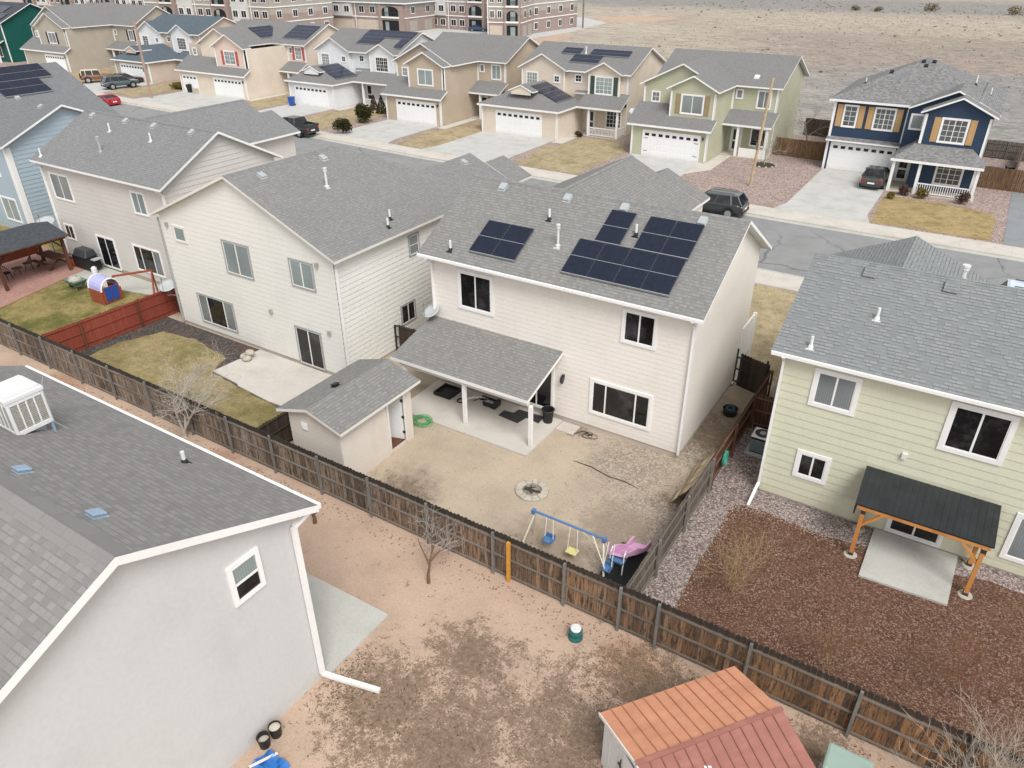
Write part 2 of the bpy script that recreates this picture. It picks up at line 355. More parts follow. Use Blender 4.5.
    M['pink'] = m_plain('pink_plastic', (.60, .33, .50), .45, .4, .1)
    M['tarp_blue'] = m_plain('blue_tarp', (.03, .15, .44), .5, .3, .2, 4)
    M['lavender'] = m_plain('lavender_canopy', (.42, .42, .68), .6, .3, .1)
    M['red_metal'] = m_plain('red_enamel', (.42, .06, .035), .5, .4, .1)
    M['green_net'] = m_plain('green_hose', (.05, .40, .10), .5, .3, .2)
    M['green_hose'] = m_plain('teal_hose', (.06, .37, .26), .5, .3, .2)
    M['carpet'] = m_plain('beige_carpet', (.42, .33, .22), .95, .1, .2, 8)
    M['stone'] = m_plain('pale_stone', (.45, .405, .34), .9, .2, .25, 5)
    M['pebble'] = m_plain('mixed_pebbles', (.40, .33, .27), .9, .2, .5, 12)
    M['ash'] = m_plain('ash', (.27, .24, .20), .95, .1, .5, 9)
    M['char_brown'] = m_plain('dusty_black_pipe', (.075, .062, .05), .9, .2, .3, 9)
    M['char'] = m_plain('charred_wood', (.07, .06, .05), .95, .1, .4, 9)
    M['wicker'] = m_plain('brown_wicker', (.16, .105, .065), .85, .2, .3, 14)
    M['pole'] = m_plain('tan_utility_pole', (.46, .345, .22), .85, .2, .2, 5)
    M['pole_pink'] = m_plain('weathered_utility_pole', (.38, .255, .19), .85, .2, .2, 5)
    M['shutter_red'] = m_plain('red_shutter', (.42, .09, .09), .6, .3, .1)
    M['shutter_wood'] = m_wood('timber_shutter', [(.42, .26, .12), (.52, .34, .17)], bw=.12)
    M['shutter_tan'] = m_wood('weathered_shutter', [(.28, .21, .12), (.34, .26, .15)], bw=.12)
    M['shutter_black'] = m_plain('black_shutter', (.035, .035, .038), .6, .3, .1)
    M['shutter_green'] = m_plain('dark_green_shutter', (.04, .075, .06), .6, .3, .1)
    M['sand'] = m_plain('pale_sand', (.52, .47, .38), .95, .1, .15, 9)
    M['lamp_red'] = m_plain('red_tail_lamp', (.30, .015, .02), .25, .5, .1)
    M['lamp_clear'] = m_plain('clear_lamp', (.6, .6, .6), .2, .5, .05)
    M['interior'] = m_plain('dark_interior', (.02, .02, .022), .9, .2, .3)
    for n, c in dict(car_black=(.042, .05, .05), car_pickup=(.022, .026, .034), car_red=(.42, .012, .03), car_slate=(.075, .105, .12), car_jeep=(.20, .085, .045), car_dark=(.05, .035, .035), car_green=(.06, .068, .06), car_blue=(.02, .055, .14), car_crimson=(.30, .01, .02)).items(): M[n] = m_carpaint(n, c)
    M['van_pale'] = m_carpaint('van_pale', (.55, .62, .70), 0, .4)
    M['car_roof'] = m_carpaint('grey_green_roof', (.10, .115, .115))
    M['jeep_top'] = m_plain('tan_hardtop', (.55, .46, .33), .6, .3, .06)
def m_orange(name, col):
    m, nt, b = newmat(name)
    p = coord(nt, 'UV')
    n = noise(nt, p, 1.2, 6, .65); f = noise(nt, p, 9, 4, .7)
    mp = nd(nt, 'ShaderNodeMapping', {'Vector': p, 'Scale': (.35, 2.5, 1)}).outputs[0]
    st = noise(nt, mp, 2.0, 4)
    k = mth(nt, 'ADD', mth(nt, 'MULTIPLY', n, .45), mth(nt, 'ADD', mth(nt, 'MULTIPLY', f, .2), mth(nt, 'MULTIPLY', st, .35)))
    c = ramp(nt, k, [(.34, scl(col, .80)), (.5, col), (.66, tuple(min(1, x*1.12+.02) for x in col))])
    setc(nt, b, c, .6, .3)
    return m
build_mats()

# ------------------------------------------------------------------ mesh builder
class MB:
    def __init__(s): s.v = []; s.f = []; s.mi = []
    def poly(s, pts, mi=0):
        i = len(s.v); s.v += [tuple(p) for p in pts]; s.f.append(tuple(range(i, i+len(pts)))); s.mi.append(mi)
    def box(s, x0, x1, y0, y1, z0, z1, mi=0):
        s.hex([(x0,y0,z0),(x1,y0,z0),(x1,y1,z0),(x0,y1,z0),(x0,y0,z1),(x1,y0,z1),(x1,y1,z1),(x0,y1,z1)], mi)
    def hex(s, p, mi=0):
        i = len(s.v); s.v += [tuple(q) for q in p]
        for f in ((0,3,2,1),(4,5,6,7),(0,1,5,4),(1,2,6,5),(2,3,7,6),(3,0,4,7)):
            s.f.append(tuple(i+k for k in f)); s.mi.append(mi)
    def bar(s, a, b, w, h, mi=0, up=(0,0,1)):
        a, b = V(a), V(b); d = (b-a).normalized(); u = V(up)
        if abs(d.dot(u)) > .98: u = V((1,0,0))
        r = d.cross(u).normalized()*w/2; t = r.cross(d).normalized()*h/2
        s.hex([a-r-t, a+r-t, b+r-t, b-r-t, a-r+t, a+r+t, b+r+t, b-r+t], mi)
    def tube(s, pts, rs, n=8, mi=0, cap=True):
        pts = [V(p) for p in pts]
        if not hasattr(rs, '__len__'): rs = [rs]*len(pts)
        rings = []
        pr = None
        for k, p in enumerate(pts):
            d = (pts[min(k+1, len(pts)-1)]-pts[max(k-1, 0)]).normalized()
            r = pr if pr is not None else (V((1,0,0)) if abs(d.z) > .8 else V((0,0,1)))
            r = (r-d*r.dot(d)); r = r.normalized() if r.length > 1e-6 else d.orthogonal().normalized()
            pr = r; t = d.cross(r)
            i = len(s.v); rings.append(i)
            for j in range(n):
                a = 2*math.pi*j/n; s.v.append(tuple(p+(r*math.cos(a)+t*math.sin(a))*rs[k]))
        for k in range(len(rings)-1):
            for j in range(n):
                a, b = rings[k]+j, rings[k]+(j+1)%n; c, d2 = rings[k+1]+(j+1)%n, rings[k+1]+j
                s.f.append((a, b, c, d2)); s.mi.append(mi)
        if cap and n > 3:
            s.f.append(tuple(rings[0]+j for j in reversed(range(n)))); s.mi.append(mi)
            s.f.append(tuple(rings[-1]+j for j in range(n))); s.mi.append(mi)
    def lathe(s, c, prof, n=16, mi=0):
        rings = []
        for r, z in prof:
            i = len(s.v); rings.append(i)
            for j in range(n):
                a = 2*math.pi*j/n; s.v.append((c[0]+r*math.cos(a), c[1]+r*math.sin(a), c[2]+z))
        for k in range(len(rings)-1):
            for j in range(n):
                s.f.append((rings[k]+j, rings[k]+(j+1)%n, rings[k+1]+(j+1)%n, rings[k+1]+j)); s.mi.append(mi)
        s.f.append(tuple(rings[0]+j for j in reversed(range(n)))); s.mi.append(mi)
        s.f.append(tuple(rings[-1]+j for j in range(n))); s.mi.append(mi)
    def slab(s, pts, th, mi_top=0, mi_side=1):
        """sloped polygon (seen CCW from above) with vertical thickness th below it"""
        lo = [(p[0], p[1], p[2]-th) for p in pts]
        s.poly(pts, mi_top); s.poly(list(reversed(lo)), mi_side)
        n = len(pts)
        for k in range(n):
            s.poly([lo[k], lo[(k+1)%n], pts[(k+1)%n], pts[k]], mi_side)
    def wall(s, pts, lap=None, mi=0, out=.009):
        pts = [V(p) for p in pts]
        if not lap: s.poly(pts, mi); return
        n = (pts[1]-pts[0]).cross(pts[2]-pts[1]).normalized()
        n = V((n.x, n.y, 0)).normalized()
        z0 = min(p.z for p in pts); z1 = max(p.z for p in pts)
        def clip(poly, z, keep_above):
            o = []
            for k in range(len(poly)):
                a, b = poly[k], poly[(k+1)%len(poly)]
                ia = (a.z >= z-1e-6) if keep_above else (a.z <= z+1e-6)
                ib = (b.z >= z-1e-6) if keep_above else (b.z <= z+1e-6)
                if ia: o.append(a)
                if ia != ib and abs(b.z-a.z) > 1e-9:
                    o.append(a.lerp(b, (z-a.z)/(b.z-a.z)))
            return o
        k = 0
        while z0+k*lap < z1-1e-4:
            zb = z0+k*lap
            q = clip(clip(pts, zb, True), zb+lap, False)
            k += 1
            if len(q) < 3: continue
            s.poly([p+n*out*(1-(p.z-zb)/lap) for p in q], mi)
            bt = [p for p in q if abs(p.z-zb) < 1e-4]
            if len(bt) == 2:
                a, b = bt
                s.poly([b, a, a+n*out, b+n*out] if (b-a).cross(n).z > 0 else [a, b, b+n*out, a+n*out], mi)
    def build(s, name, mat, parent=None, label=None, smooth=False, bevel=0, off=None):
        me = bpy.data.meshes.new(name)
        o_ = V(off) if off is not None else (V(world_loc(parent)) if parent else V((0,0,0)))
        me.from_pydata([tuple(V(p)-o_) for p in s.v], [], s.f)
        mats = mat if isinstance(mat, (list, tuple)) else [mat]
        for m in mats: me.materials.append(MT[m] if isinstance(m, str) else m)
        uvl = me.uv_layers.new(name='UVMap')
        nm = len(mats)-1
        for p, mi in zip(me.polygons, s.mi):
            p.material_index = min(mi, nm); p.use_smooth = smooth
            n = p.normal
            for li in p.loop_indices:
                q = me.vertices[me.loops[li].vertex_index].co+o_
                if abs(n.z) > .96: uvl.data[li].uv = (q.x, q.y)
                else:
                    t = V((-n.y, n.x, 0)).normalized(); w = n.cross(t)
                    uvl.data[li].uv = (q.dot(t), q.dot(w))
        me.validate()
        o = bpy.data.objects.new(name, me); COL.objects.link(o)
        if parent: o.parent = parent
        if label: o['label'] = label
        if bevel:
            b = o.modifiers.new('bevel', 'BEVEL'); b.width = bevel; b.segments = 2; b.limit_method = 'ANGLE'
        return o
def build_each(mb, name, mat, parent, **kw):
    """one object per loose piece"""
    par = list(range(len(mb.v)))
    def find(i):
        while par[i] != i: par[i] = par[par[i]]; i = par[i]
        return i
    for f in mb.f:
        for k in f[1:]: par[find(k)] = find(f[0])
    g = {}
    for f, mi in zip(mb.f, mb.mi): g.setdefault(find(f[0]), []).append((f, mi))
    out = []
    for fs in g.values():
        q = MB(); ids = {}
        for f, mi in fs:
            for k in f:
                if k not in ids: ids[k] = len(q.v); q.v.append(mb.v[k])
            q.f.append(tuple(ids[k] for k in f)); q.mi.append(mi)
        out.append(q.build(name, mat, parent, **kw))
    return out
def world_loc(o):
    l = V((0,0,0))
    while o is not None: l += V(o.location); o = o.parent
    return l
def thing(name, label, cat, loc=(0,0,0), rz=0, group=None):
    o = bpy.data.objects.new(name, None); COL.objects.link(o)
    o.empty_display_size = .3; o.location = loc; o.rotation_euler = (0,0,rz)
    o['label'] = label; o['category'] = cat; o['kind'] = 'thing'
    if group: o['group'] = group
    return o
def tag(o, label, cat, group=None):
    o['label'] = label; o['category'] = cat; o['kind'] = 'thing'
    if group: o['group'] = group
    return o
def struct(o, label=None, kind='structure'):
    o['kind'] = kind
    if label: o['label'] = label
    return o
def copy_tree(o, parent=None):
    c = o.copy(); COL.objects.link(c)
    if parent: c.parent = parent
    for ch in list(o.children): copy_tree(ch, c)
    return c
def wob(pts, step=.5, amp=.08, closed=True):
    """polygon outline with uneven edges"""
    o = []
    for k in range(len(pts)):
        a, b = V(pts[k]+(0,)) if len(pts[k]) == 2 else V(pts[k]), V(pts[(k+1)%len(pts)]+(0,)) if len(pts[k]) == 2 else V(pts[(k+1)%len(pts)])
        n = max(1, int((b-a).length/step))
        for i in range(n):
            p = a.lerp(b, i/n)
            if amp: p = p+V((random.uniform(-amp, amp), random.uniform(-amp, amp), 0))
            o.append((p.x, p.y))
    return o
def sheet(name, pts, z, mat, amp=0, step=.5, kind='structure', label=None):
    if amp: pts = wob(pts, step, amp)
    mb = MB(); mb.poly([(p[0], p[1], z) for p in pts])
    o = mb.build(name, mat); return struct(o, label, kind)
def slabpad(name, pts, z0, z1, mat, label=None):
    mb = MB(); mb.slab([(p[0], p[1], z1) for p in pts], z1-z0, 0, 0)
    return struct(mb.build(name, mat, bevel=.012), label)
def rect(x0, x1, y0, y1): return [(x0,y0),(x1,y0),(x1,y1),(x0,y1)]

# ------------------------------------------------------------------ house parts
# a wall face is given by origin o (x,y), tangent t (to the right seen from outside) and outward normal n
class Face:
    def __init__(s, o, t): s.o = V((o[0], o[1], 0)); s.t = V((t[0], t[1], 0)); s.n = V((t[1], -t[0], 0))
    def p(s, u, z, d=0): q = s.o+s.t*u+s.n*d; return V((q.x, q.y, z))
    def box(s, mb, u0, u1, z0, z1, d0, d1, mi=0):
        mb.hex([s.p(u0,z0,d1), s.p(u1,z0,d1), s.p(u1,z0,d0), s.p(u0,z0,d0), s.p(u0,z1,d1), s.p(u1,z1,d1), s.p(u1,z1,d0), s.p(u0,z1,d0)], mi)
def FY(y): return Face((0, y), (1, 0))          # faces -Y, u = x
def FXp(x): return Face((x, 0), (0, 1))         # faces +X, u = y
def window(root, F, u0, u1, z0, z1, panes=2, trim='trim', glass='glass', tw=.1, muntin=None, shutters=None, sill=False, splits=None, name='window', proud=.05):
    """outer trim box u0..u1, z0..z1; glass panes sit behind the frame"""
    mb = MB()
    F.box(mb, u0, u0+tw, z0, z1, 0, proud); F.box(mb, u1-tw, u1, z0, z1, 0, proud)
    F.box(mb, u0+tw, u1-tw, z1-tw, z1, 0, proud); F.box(mb, u0+tw, u1-tw, z0, z0+tw, 0, proud)
    a, b, c, d = u0+tw, u1-tw, z0+tw, z1-tw
    iw = .035
    F.box(mb, a, a+iw, c, d, 0, .034, 1); F.box(mb, b-iw, b, c, d, 0, .034, 1)
    F.box(mb, a+iw, b-iw, d-iw, d, 0, .034, 1); F.box(mb, a+iw, b-iw, c, c+iw, 0, .034, 1)
    cuts = splits or [k/panes for k in range(1, panes)]
    for k in cuts:
        m = a+(b-a)*k; F.box(mb, m-.03, m+.03, c+iw, d-iw, 0, .036, 1)
    if splits == 'h' : pass
    w = mb.build(name, [trim, 'trim'], root)
    g = MB(); g.poly([F.p(a+.01, c+.01, .024), F.p(b-.01, c+.01, .024), F.p(b-.01, d-.01, .024), F.p(a+.01, d-.01, .024)])
    if isinstance(glass, (list, tuple)):
        es = [a+.01]+[a+(b-a)*k for k in cuts]+[b-.01]
        g = MB()
        for k in range(len(es)-1): g.poly([F.p(es[k], c+.01, .024), F.p(es[k+1], c+.01, .024), F.p(es[k+1], d-.01, .024), F.p(es[k], d-.01, .024)], k)
        g.build('pane', list(glass), w)
    else: g.build('pane', glass, w)
    if muntin:
        nx, nz = muntin; mm = MB()
        for k in range(1, nx): q = a+(b-a)*k/nx; F.box(mm, q-.015, q+.015, c+iw, d-iw, .02, .031)
        for k in range(1, nz): q = c+(d-c)*k/nz; F.box(mm, a+iw, b-iw, q-.015, q+.015, .02, .030)
        mm.build('glazing_bar', 'trim', w)
    if sill:
        sm = MB(); F.box(sm, u0-.04, u1+.04, z0-.05, z0-.002, 0, .085); sm.build('sill', trim, w)
    if shutters:
        for q in ((u0-.5, u0-.04), (u1+.04, u1+.5)):
            sm = MB(); F.box(sm, q[0], q[1], z0+.03, z1-.03, 0, .045); F.box(sm, q[0]+.05, q[1]-.05, z0+.1, (z0+z1)/2-.04, .045, .055); F.box(sm, q[0]+.05, q[1]-.05, (z0+z1)/2+.04, z1-.1, .045, .055)
            sm.build('shutter', shutters, w)
    return w
def sliding_door(root, F, u0, u1, z0, z1, trim='trim', glass='glass', tw=.09):
    return window(root, F, u0, u1, z0, z1, 2, trim, glass, tw, name='sliding_door')
def garage_door(root, F, u0, u1, z1, z0=.0, lights=8, trim='trim', hinges=False):
    mb = MB(); F.box(mb, u0, u1, z0, z1, 0, .03)
    rows = 4; h = (z1-z0)/rows
    for r in range(rows):
        for k in range(lights):
            a = u0+(u1-u0)*(k+.12)/lights; b = u0+(u1-u0)*(k+.88)/lights
            if r == rows-1: continue
            F.box(mb, a, b, z0+r*h+.08, z0+(r+1)*h-.08, .03, .042)
    d = mb.build('garage_door', 'door_white', root)
    f = MB(); F.box(f, u0-.12, u0-.003, z0, z1+.12, 0, .06); F.box(f, u1+.003, u1+.12, z0, z1+.12, 0, .06); F.box(f, u0, u1, z1+.004, z1+.12, 0, .06)
    f.build('door_frame', trim, d)
    g = MB()
    for k in range(lights):
        a = u0+(u1-u0)*(k+.2)/lights; b = u0+(u1-u0)*(k+.8)/lights; m = (a+b)/2
        F.box(g, a, b, z1-h+.16, z1-.16, .03, .038)
    build_each(g, 'door_light', 'glass', d)
    if hinges:
        hm = MB()
        for u, sg in ((u0+.05, 1), (u1-.05, -1)):
            for z in (z0+.45, z1-.65): F.box(hm, min(u, u+sg*.4), max(u, u+sg*.4), z, z+.05, .043, .05)
        build_each(hm, 'hinge', 'dark_metal', d)
    return d
def front_door(root, F, u0, u1, z1, z0=.15, mat='door_white', lite=True):
    mb = MB(); F.box(mb, u0, u1, z0, z1, 0, .05); F.box(mb, u0-.1, u0-.003, z0, z1+.1, 0, .07); F.box(mb, u1+.003, u1+.1, z0, z1+.1, 0, .07); F.box(mb, u0, u1, z1+.003, z1+.1, 0, .07)
    d = mb.build('front_door', mat, root)
    g = MB(); F.box(g, u0+.15, u1-.15, z0+.25, z0+.95, .05, .056); F.box(g, u0+.15, u1-.15, z0+1.1, z1-.15, .05, .056); g.build('pane', 'glass', d)
    return d
def downspout(root, pts, mat='trim', w=.1, name='downspout'):
    mb = MB()
    for a, b in zip(pts[:-1], pts[1:]): mb.bar(a, b, w, w*.75)
    return mb.build(name, mat, root)
def gable(mb, axis, a0, a1, c, half, ze, zr, th=.13, ends=None, sides=(1, 1)):
    """gable roof; axis 'X' or 'Y'. ends: function (z)->(start,end) along the axis to cut valleys"""
    e0, r0 = (a0, a0); e1, r1 = (a1, a1)
    if ends: e0, e1 = ends(ze); r0, r1 = ends(zr)
    P = (lambda a, c_, z: (a, c_, z)) if axis == 'X' else (lambda a, c_, z: (c_, a, z))
    for sg, on in ((-1, sides[0]), (1, sides[1])):
        if not on: continue
        q = [P(e0, c+sg*half, ze), P(e1, c+sg*half, ze), P(r1, c, zr), P(r0, c, zr)]
        if (axis == 'X') == (sg > 0): q.reverse()
        mb.slab(q, th)
def ridge_cap(root, a, b, mat, sl=.45, w=.16):
    mb = MB(); a, b = V(a), V(b); d = (b-a).normalized(); s = d.cross(V((0,0,1))).normalized()*w
    dn = V((0,0,-w*sl)); up = V((0,0,.012))
    mb.poly([a+up, b+up, b+s+dn+up, a+s+dn+up][::-1]); mb.poly([a+up, b+up, b-s+dn+up, a-s+dn+up])
    return mb.build('ridge_cap', mat, root)
def box_walls(mb, x0, x1, y0, y1, z0, z1, lap=None, faces='SENW', mi=0):
    if 'S' in faces: mb.wall([(x0,y0,z0),(x1,y0,z0),(x1,y0,z1),(x0,y0,z1)], lap, mi)
    if 'E' in faces: mb.wall([(x1,y0,z0),(x1,y1,z0),(x1,y1,z1),(x1,y0,z1)], lap, mi)
    if 'N' in faces: mb.wall([(x1,y1,z0),(x0,y1,z0),(x0,y1,z1),(x1,y1,z1)], None, mi)
    if 'W' in faces: mb.wall([(x0,y1,z0),(x0,y0,z0),(x0,y0,z1),(x0,y1,z1)], None, mi)
def gable_end(mb, F, u0, u1, z0, ze, uc, zr, lap=None, mi=0):
    mb.wall([F.p(u0,z0), F.p(u1,z0), F.p(u1,ze), F.p(uc,zr), F.p(u0,ze)], lap, mi)
def roof_vent(root, p, slope_axis, s, mat='vent_grey', w=.32, hs=.65):
    """square static vent sitting on a roof plane"""
    mb = MB(); x, y, z = p; h = w/2
    dz = (lambda a, b: z+s*(b if slope_axis == 'Y' else a))
    def ring(k, up): return [(x+a*k, y+b*k, dz(a*k, b*k)+up) for a, b in ((-h,-h),(h,-h),(h,h),(-h,h))]
    b, c = ring(.8, .09*hs), ring(1.0, .10*hs)
    d = ring(.92, .17*hs)
    mb.hex(ring(1.12, -.02)+ring(1.12, .010)); mb.hex(ring(.8, .01)+b); mb.hex(c+d)
    return mb.build('roof_vent', mat, root, bevel=.02)
def vent_pipe(root, p, h=.45, r=.05, boot='black', pipe='white_metal', tall=False):
    mb = MB(); x, y, z = p
    mb.tube([(x,y,z-.1),(x,y,z+h)], r, 10, 0)
    if tall:
        mb.tube([(x,y,z+h),(x,y,z+h+.05)], r*1.6, 10, 0); mb.tube([(x,y,z+h+.10),(x,y,z+h+.17)], r*1.7, 10, 0); mb.tube([(x,y,z+h+.05),(x,y,z+h+.10)], r*1.2, 10, 0)
        mb.tube([(x,y,z+.02),(x,y,z+.06)], r*2.2, 10, 0)
    o = mb.build('vent_pipe', pipe, root, smooth=False)
    b = MB(); b.lathe((x,y,z-.10), [(r*2.2, 0), (r*1.7, .13), (r*1.05, .20)], 10); b.box(x-.13, x+.13, y-.13, y+.11, z-.14, z-.03)
    b.build('pipe_boot', boot, o)
    return o
def solar_array(root, P, nx, ny, x0, y0, w, l, mat='panel'):
    """P(u,v,d): point on roof plane; one object per panel"""
    for i in range(nx):
        for j in range(ny):
            u0, v0 = x0+i*w, y0+j*l
            mb = MB(); g = .012
            q = [(u0+g, v0+g), (u0+w-g, v0+g), (u0+w-g, v0+l-g), (u0+g, v0+l-g)]
            mb.hex([P(u,v,.09) for u, v in q]+[P(u,v,.128) for u, v in q])
            o = mb.build('solar_panel', 'panel_frame', root)
            c = MB(); e = .022
            for v_0, v_1 in ((v0+e, v0+l/2-.011), (v0+l/2+.011, v0+l-e)):
                c.hex([P(u,v,.12) for u, v in ((u0+e,v_0),(u0+w-e,v_0),(u0+w-e,v_1),(u0+e,v_1))]+[P(u,v,.132) for u, v in ((u0+e,v_0),(u0+w-e,v_0),(u0+w-e,v_1),(u0+e,v_1))])
            c.build('cell', mat, o)
            t = MB()
            t.hex([P(u,v,.10) for u, v in ((u0+g,v0+l/2-.011),(u0+w-g,v0+l/2-.011),(u0+w-g,v0+l/2+.011),(u0+g,v0+l/2+.011))]+[P(u,v,.131) for u, v in ((u0+g,v0+l/2-.010),(u0+w-g,v0+l/2-.010),(u0+w-g,v0+l/2+.010),(u0+g,v0+l/2+.010))])
            t.hex([P(u,v,.04) for u, v in ((u0,v0-.012),(u0+w,v0-.012),(u0+w,v0+.012),(u0,v0+.012))]+[P(u,v,.13) for u, v in ((u0,v0-.012),(u0+w,v0-.012),(u0+w,v0+.012),(u0,v0+.012))])
            build_each(t, 'mounting_rail', 'rail_alu', o)
def sat_dish(label, loc, aim, mount_len=.5, r=.42, mat='dish', wall=None):
    t = thing('satellite_dish', label, 'satellite dish', loc)
    d = V(aim).normalized(); a = V((0,0,1)).cross(d).normalized(); b = d.cross(a)
    L = V(loc); c = L+V((0,0,mount_len))
    mb = MB(); rings = []
    for k, (rr, dep) in enumerate(((.02, -.10), (.35, -.085), (.7, -.045), (1, 0), (1.0, -.02), (.7, -.07), (.35, -.105), (.02, -.13))):
        i = len(mb.v); rings.append(i)
        for j in range(24):
            t_ = 2*math.pi*j/24; mb.v.append(tuple(c+(a*math.cos(t_)*.98+b*math.sin(t_)*.9)*rr*r+d*dep*r*2))
    for k in range(len(rings)-1):
        for j in range(24):
            mb.f.append((rings[k]+j, rings[k]+(j+1)%24, rings[k+1]+(j+1)%24, rings[k+1]+j)); mb.mi.append(0)
    mb.build('reflector', mat, t, smooth=True)
    m = MB(); m.tube([L, L+V((0,0,mount_len*.6)), c-d*.2], .03, 8)
    if wall: m.tube([L, wall], .03, 8)
    m.box(L.x-.1, L.x+.1, L.y-.1, L.y+.1, L.z-.02, L.z+.02)
    m.build('mast', 'post_steel', t)
    f = MB(); f.tube([c-b*r*.85-d*.02, c+d*r*1.0-b*r*.25], .012, 6); f.tube([c+d*r*.95-b*r*.25, c+d*r*1.15-b*r*.2], .04, 8); f.build('feed_arm', 'post_steel', t)
    return t

# ------------------------------------------------------------------ near houses
def main_house():
    R = thing('house', 'cream two-storey house with black solar panels on its grey roof and a covered rear patio', 'house', (-12.75, 26.8, 0))
    x0, x1, y0, y1, ze = -18.5, -7.0, 23.02, 30.6, 6.27
    yc, half, zE, zR = 26.8, 4.2, 6.18, 8.49
    lap = .2
    w = MB()
    w.wall([(x0,y0,.25),(x1,y0,.25),(x1,y0,ze),(x0,y0,ze)], lap, 0, .009)
    w.wall([(x1,y0,.25),(x1,y1,.25),(x1,y1,ze),(x1,yc,zR-.12),(x1,y0,ze)], lap, 0, .010)
    w.wall([(x0,y1,.25),(x0,y0,.25),(x0,y0,ze),(x0,yc,zR-.12),(x0,y1,ze)])
    w.wall([(x1,y1,.25),(x0,y1,.25),(x0,y1,ze),(x1,y1,ze)])
    # front wing towards the street
    box_walls(w, -18.5, -11.6, 30.6, 35.3, .25, 5.95, lap, 'EW')
    g = Face((0, 35.3), (-1, 0)); w.wall([(-11.6,35.3,.25),(-18.5,35.3,.25),(-18.5,35.3,5.95),(-15.3,35.3,7.8),(-11.6,35.3,6.0)])
    box_walls(w, -15.9, -11.6, 35.3, 36.6, 2.9, 5.95, lap, 'EW'); w.wall([(-11.6,36.6,2.9),(-15.9,36.6,2.9),(-15.9,36.6,5.95),(-13.8,36.6,7.15),(-11.6,36.6,5.95)])
    box_walls(w, -18.5, -11.6, 35.3, 38.0, .25, 2.8, lap, 'EWN')
    w.build('wall', 'main_wall', R)
    f = MB(); box_walls(f, x0+.03, x1-.03, y0+.03, y1-.03, 0, .26); box_walls(f, -18.47, -11.63, 30.6, 37.9, 0, .26); f.build('foundation', 'foundation', R)
    r = MB()
    gable(r, 'X', -18.93, -6.62, yc, half, zE, zR)
    bk = lambda z: (yc+(zR-z)/.55-.25, 35.62)
    gable(r, 'Y', 0, 0, -15.3, 3.9, 6.1, 8.0, ends=bk)
    gable(r, 'Y', 35.63, 36.98, -13.8, 2.42, 6.1, 7.26)
    r.slab([(-11.2,38.4,2.95),(-18.9,38.4,2.95),(-18.9,36.6,3.7),(-11.2,36.6,3.7)], .16)
    rf = r.build('roof', ['roof_main', 'trim'], R)
    ridge_cap(rf, (-18.93,yc,zR), (-6.62,yc,zR), 'roof_main', .55); ridge_cap(rf, (-15.3,27.9,8.0), (-15.3,35.62,8.0), 'roof_main')
    gt = MB(); gt.box(-18.9, -6.65, 22.53, 22.598, 6.06, 6.16); gt.build('gutter', 'trim', R)
    F = FY(y0)
    window(R, F, -10.88, -8.23, .85, 2.46, glass='glass', splits=[.235, .765], tw=.13)
    window(R, F, -9.74, -8.34, 4.36, 5.76, glass='glass', tw=.12)
    window(R, F, -17.18, -15.42, 3.97, 5.72, glass='glass', tw=.13)
    sliding_door(R, F, -14.15, -12.5, .30, 2.42, tw=.10)
    downspout(R, [(-6.98,22.56,6.05),(-6.98,22.95,5.75),(-6.98,22.95,.25)], w=.11)
    downspout(R, [(-18.45,22.55,6.05),(-18.45,22.95,5.75),(-18.45,22.95,3.4)], w=.11)
    lm = MB(); lm.box(-12.12, -12.02, 22.9, 23.0, 2.05, 2.25); lm.tube([(-12.07,22.85,2.2),(-12.07,22.85,2.0),(-12.07,22.85,1.9)], [.07,.09,.04], 8); lm.build('porch_light', 'dark_metal', R)
    # covered patio
    p = MB(); p.slab([(-18.95,20.42,2.30),(-12.22,20.42,2.30),(-12.12,22.99,3.28),(-18.62,22.99,3.28)], .15)
    pr = p.build('patio_roof', ['roof_main', 'trim'], R)
    b = MB(); b.box(-18.6, -12.3, 20.56, 20.72, 1.95, 2.16); b.build('beam', 'trim_cream', pr)
    for px, py in ((-15.33, 20.64), (-12.2, 20.64), (-18.4, 20.64)):
        q = MB(); q.box(px-.07, px+.07, py-.07, py+.07, .10, 1.95); q.build('post', 'trim', pr)
    # front corner porch seen past the right wall
    q = MB(); q.box(-7.03, -6.95, 29.9, 31.6, 1.0, 2.75); q.box(-7.05, -6.9, 31.6, 31.75, 0, 2.8); q.box(-7.0, -6.93, 29.5, 31.6, .12, .22); q.build('porch_screen', 'trim', R)
    # roof furniture
    P = lambda u, v, d: V((u, 22.6+v*.8762-d*.482, 6.18+v*.482+d*.8762))
    solar_array(R, P, 2, 1, -16.64, .61, 1.085, 1.745)
    solar_array(R, P, 4, 1, -12.42, .60, 1.08, 1.745)
    solar_array(R, P, 1, 1, -11.84, 2.37, 1.06, 1.70)
    solar_array(R, P, 2, 1, -10.22, 2.37, 1.075, 1.70)
    z = lambda y: 6.18+.55*(y-22.6)
    for x, y in ((-17.52,23.05),(-14.19,25.3),(-10.44,25.33)): vent_pipe(R, (x,y,z(y)), .42)
    vent_pipe(R, (-13.17,24.2,z(24.2)), .72, .05, 'vent_white', 'vent_white', tall=True)
    for x in (-17.1, -13.98, -11.46, -8.29): roof_vent(R, (x,26.38,z(26.38)), 'Y', .55)
    return R

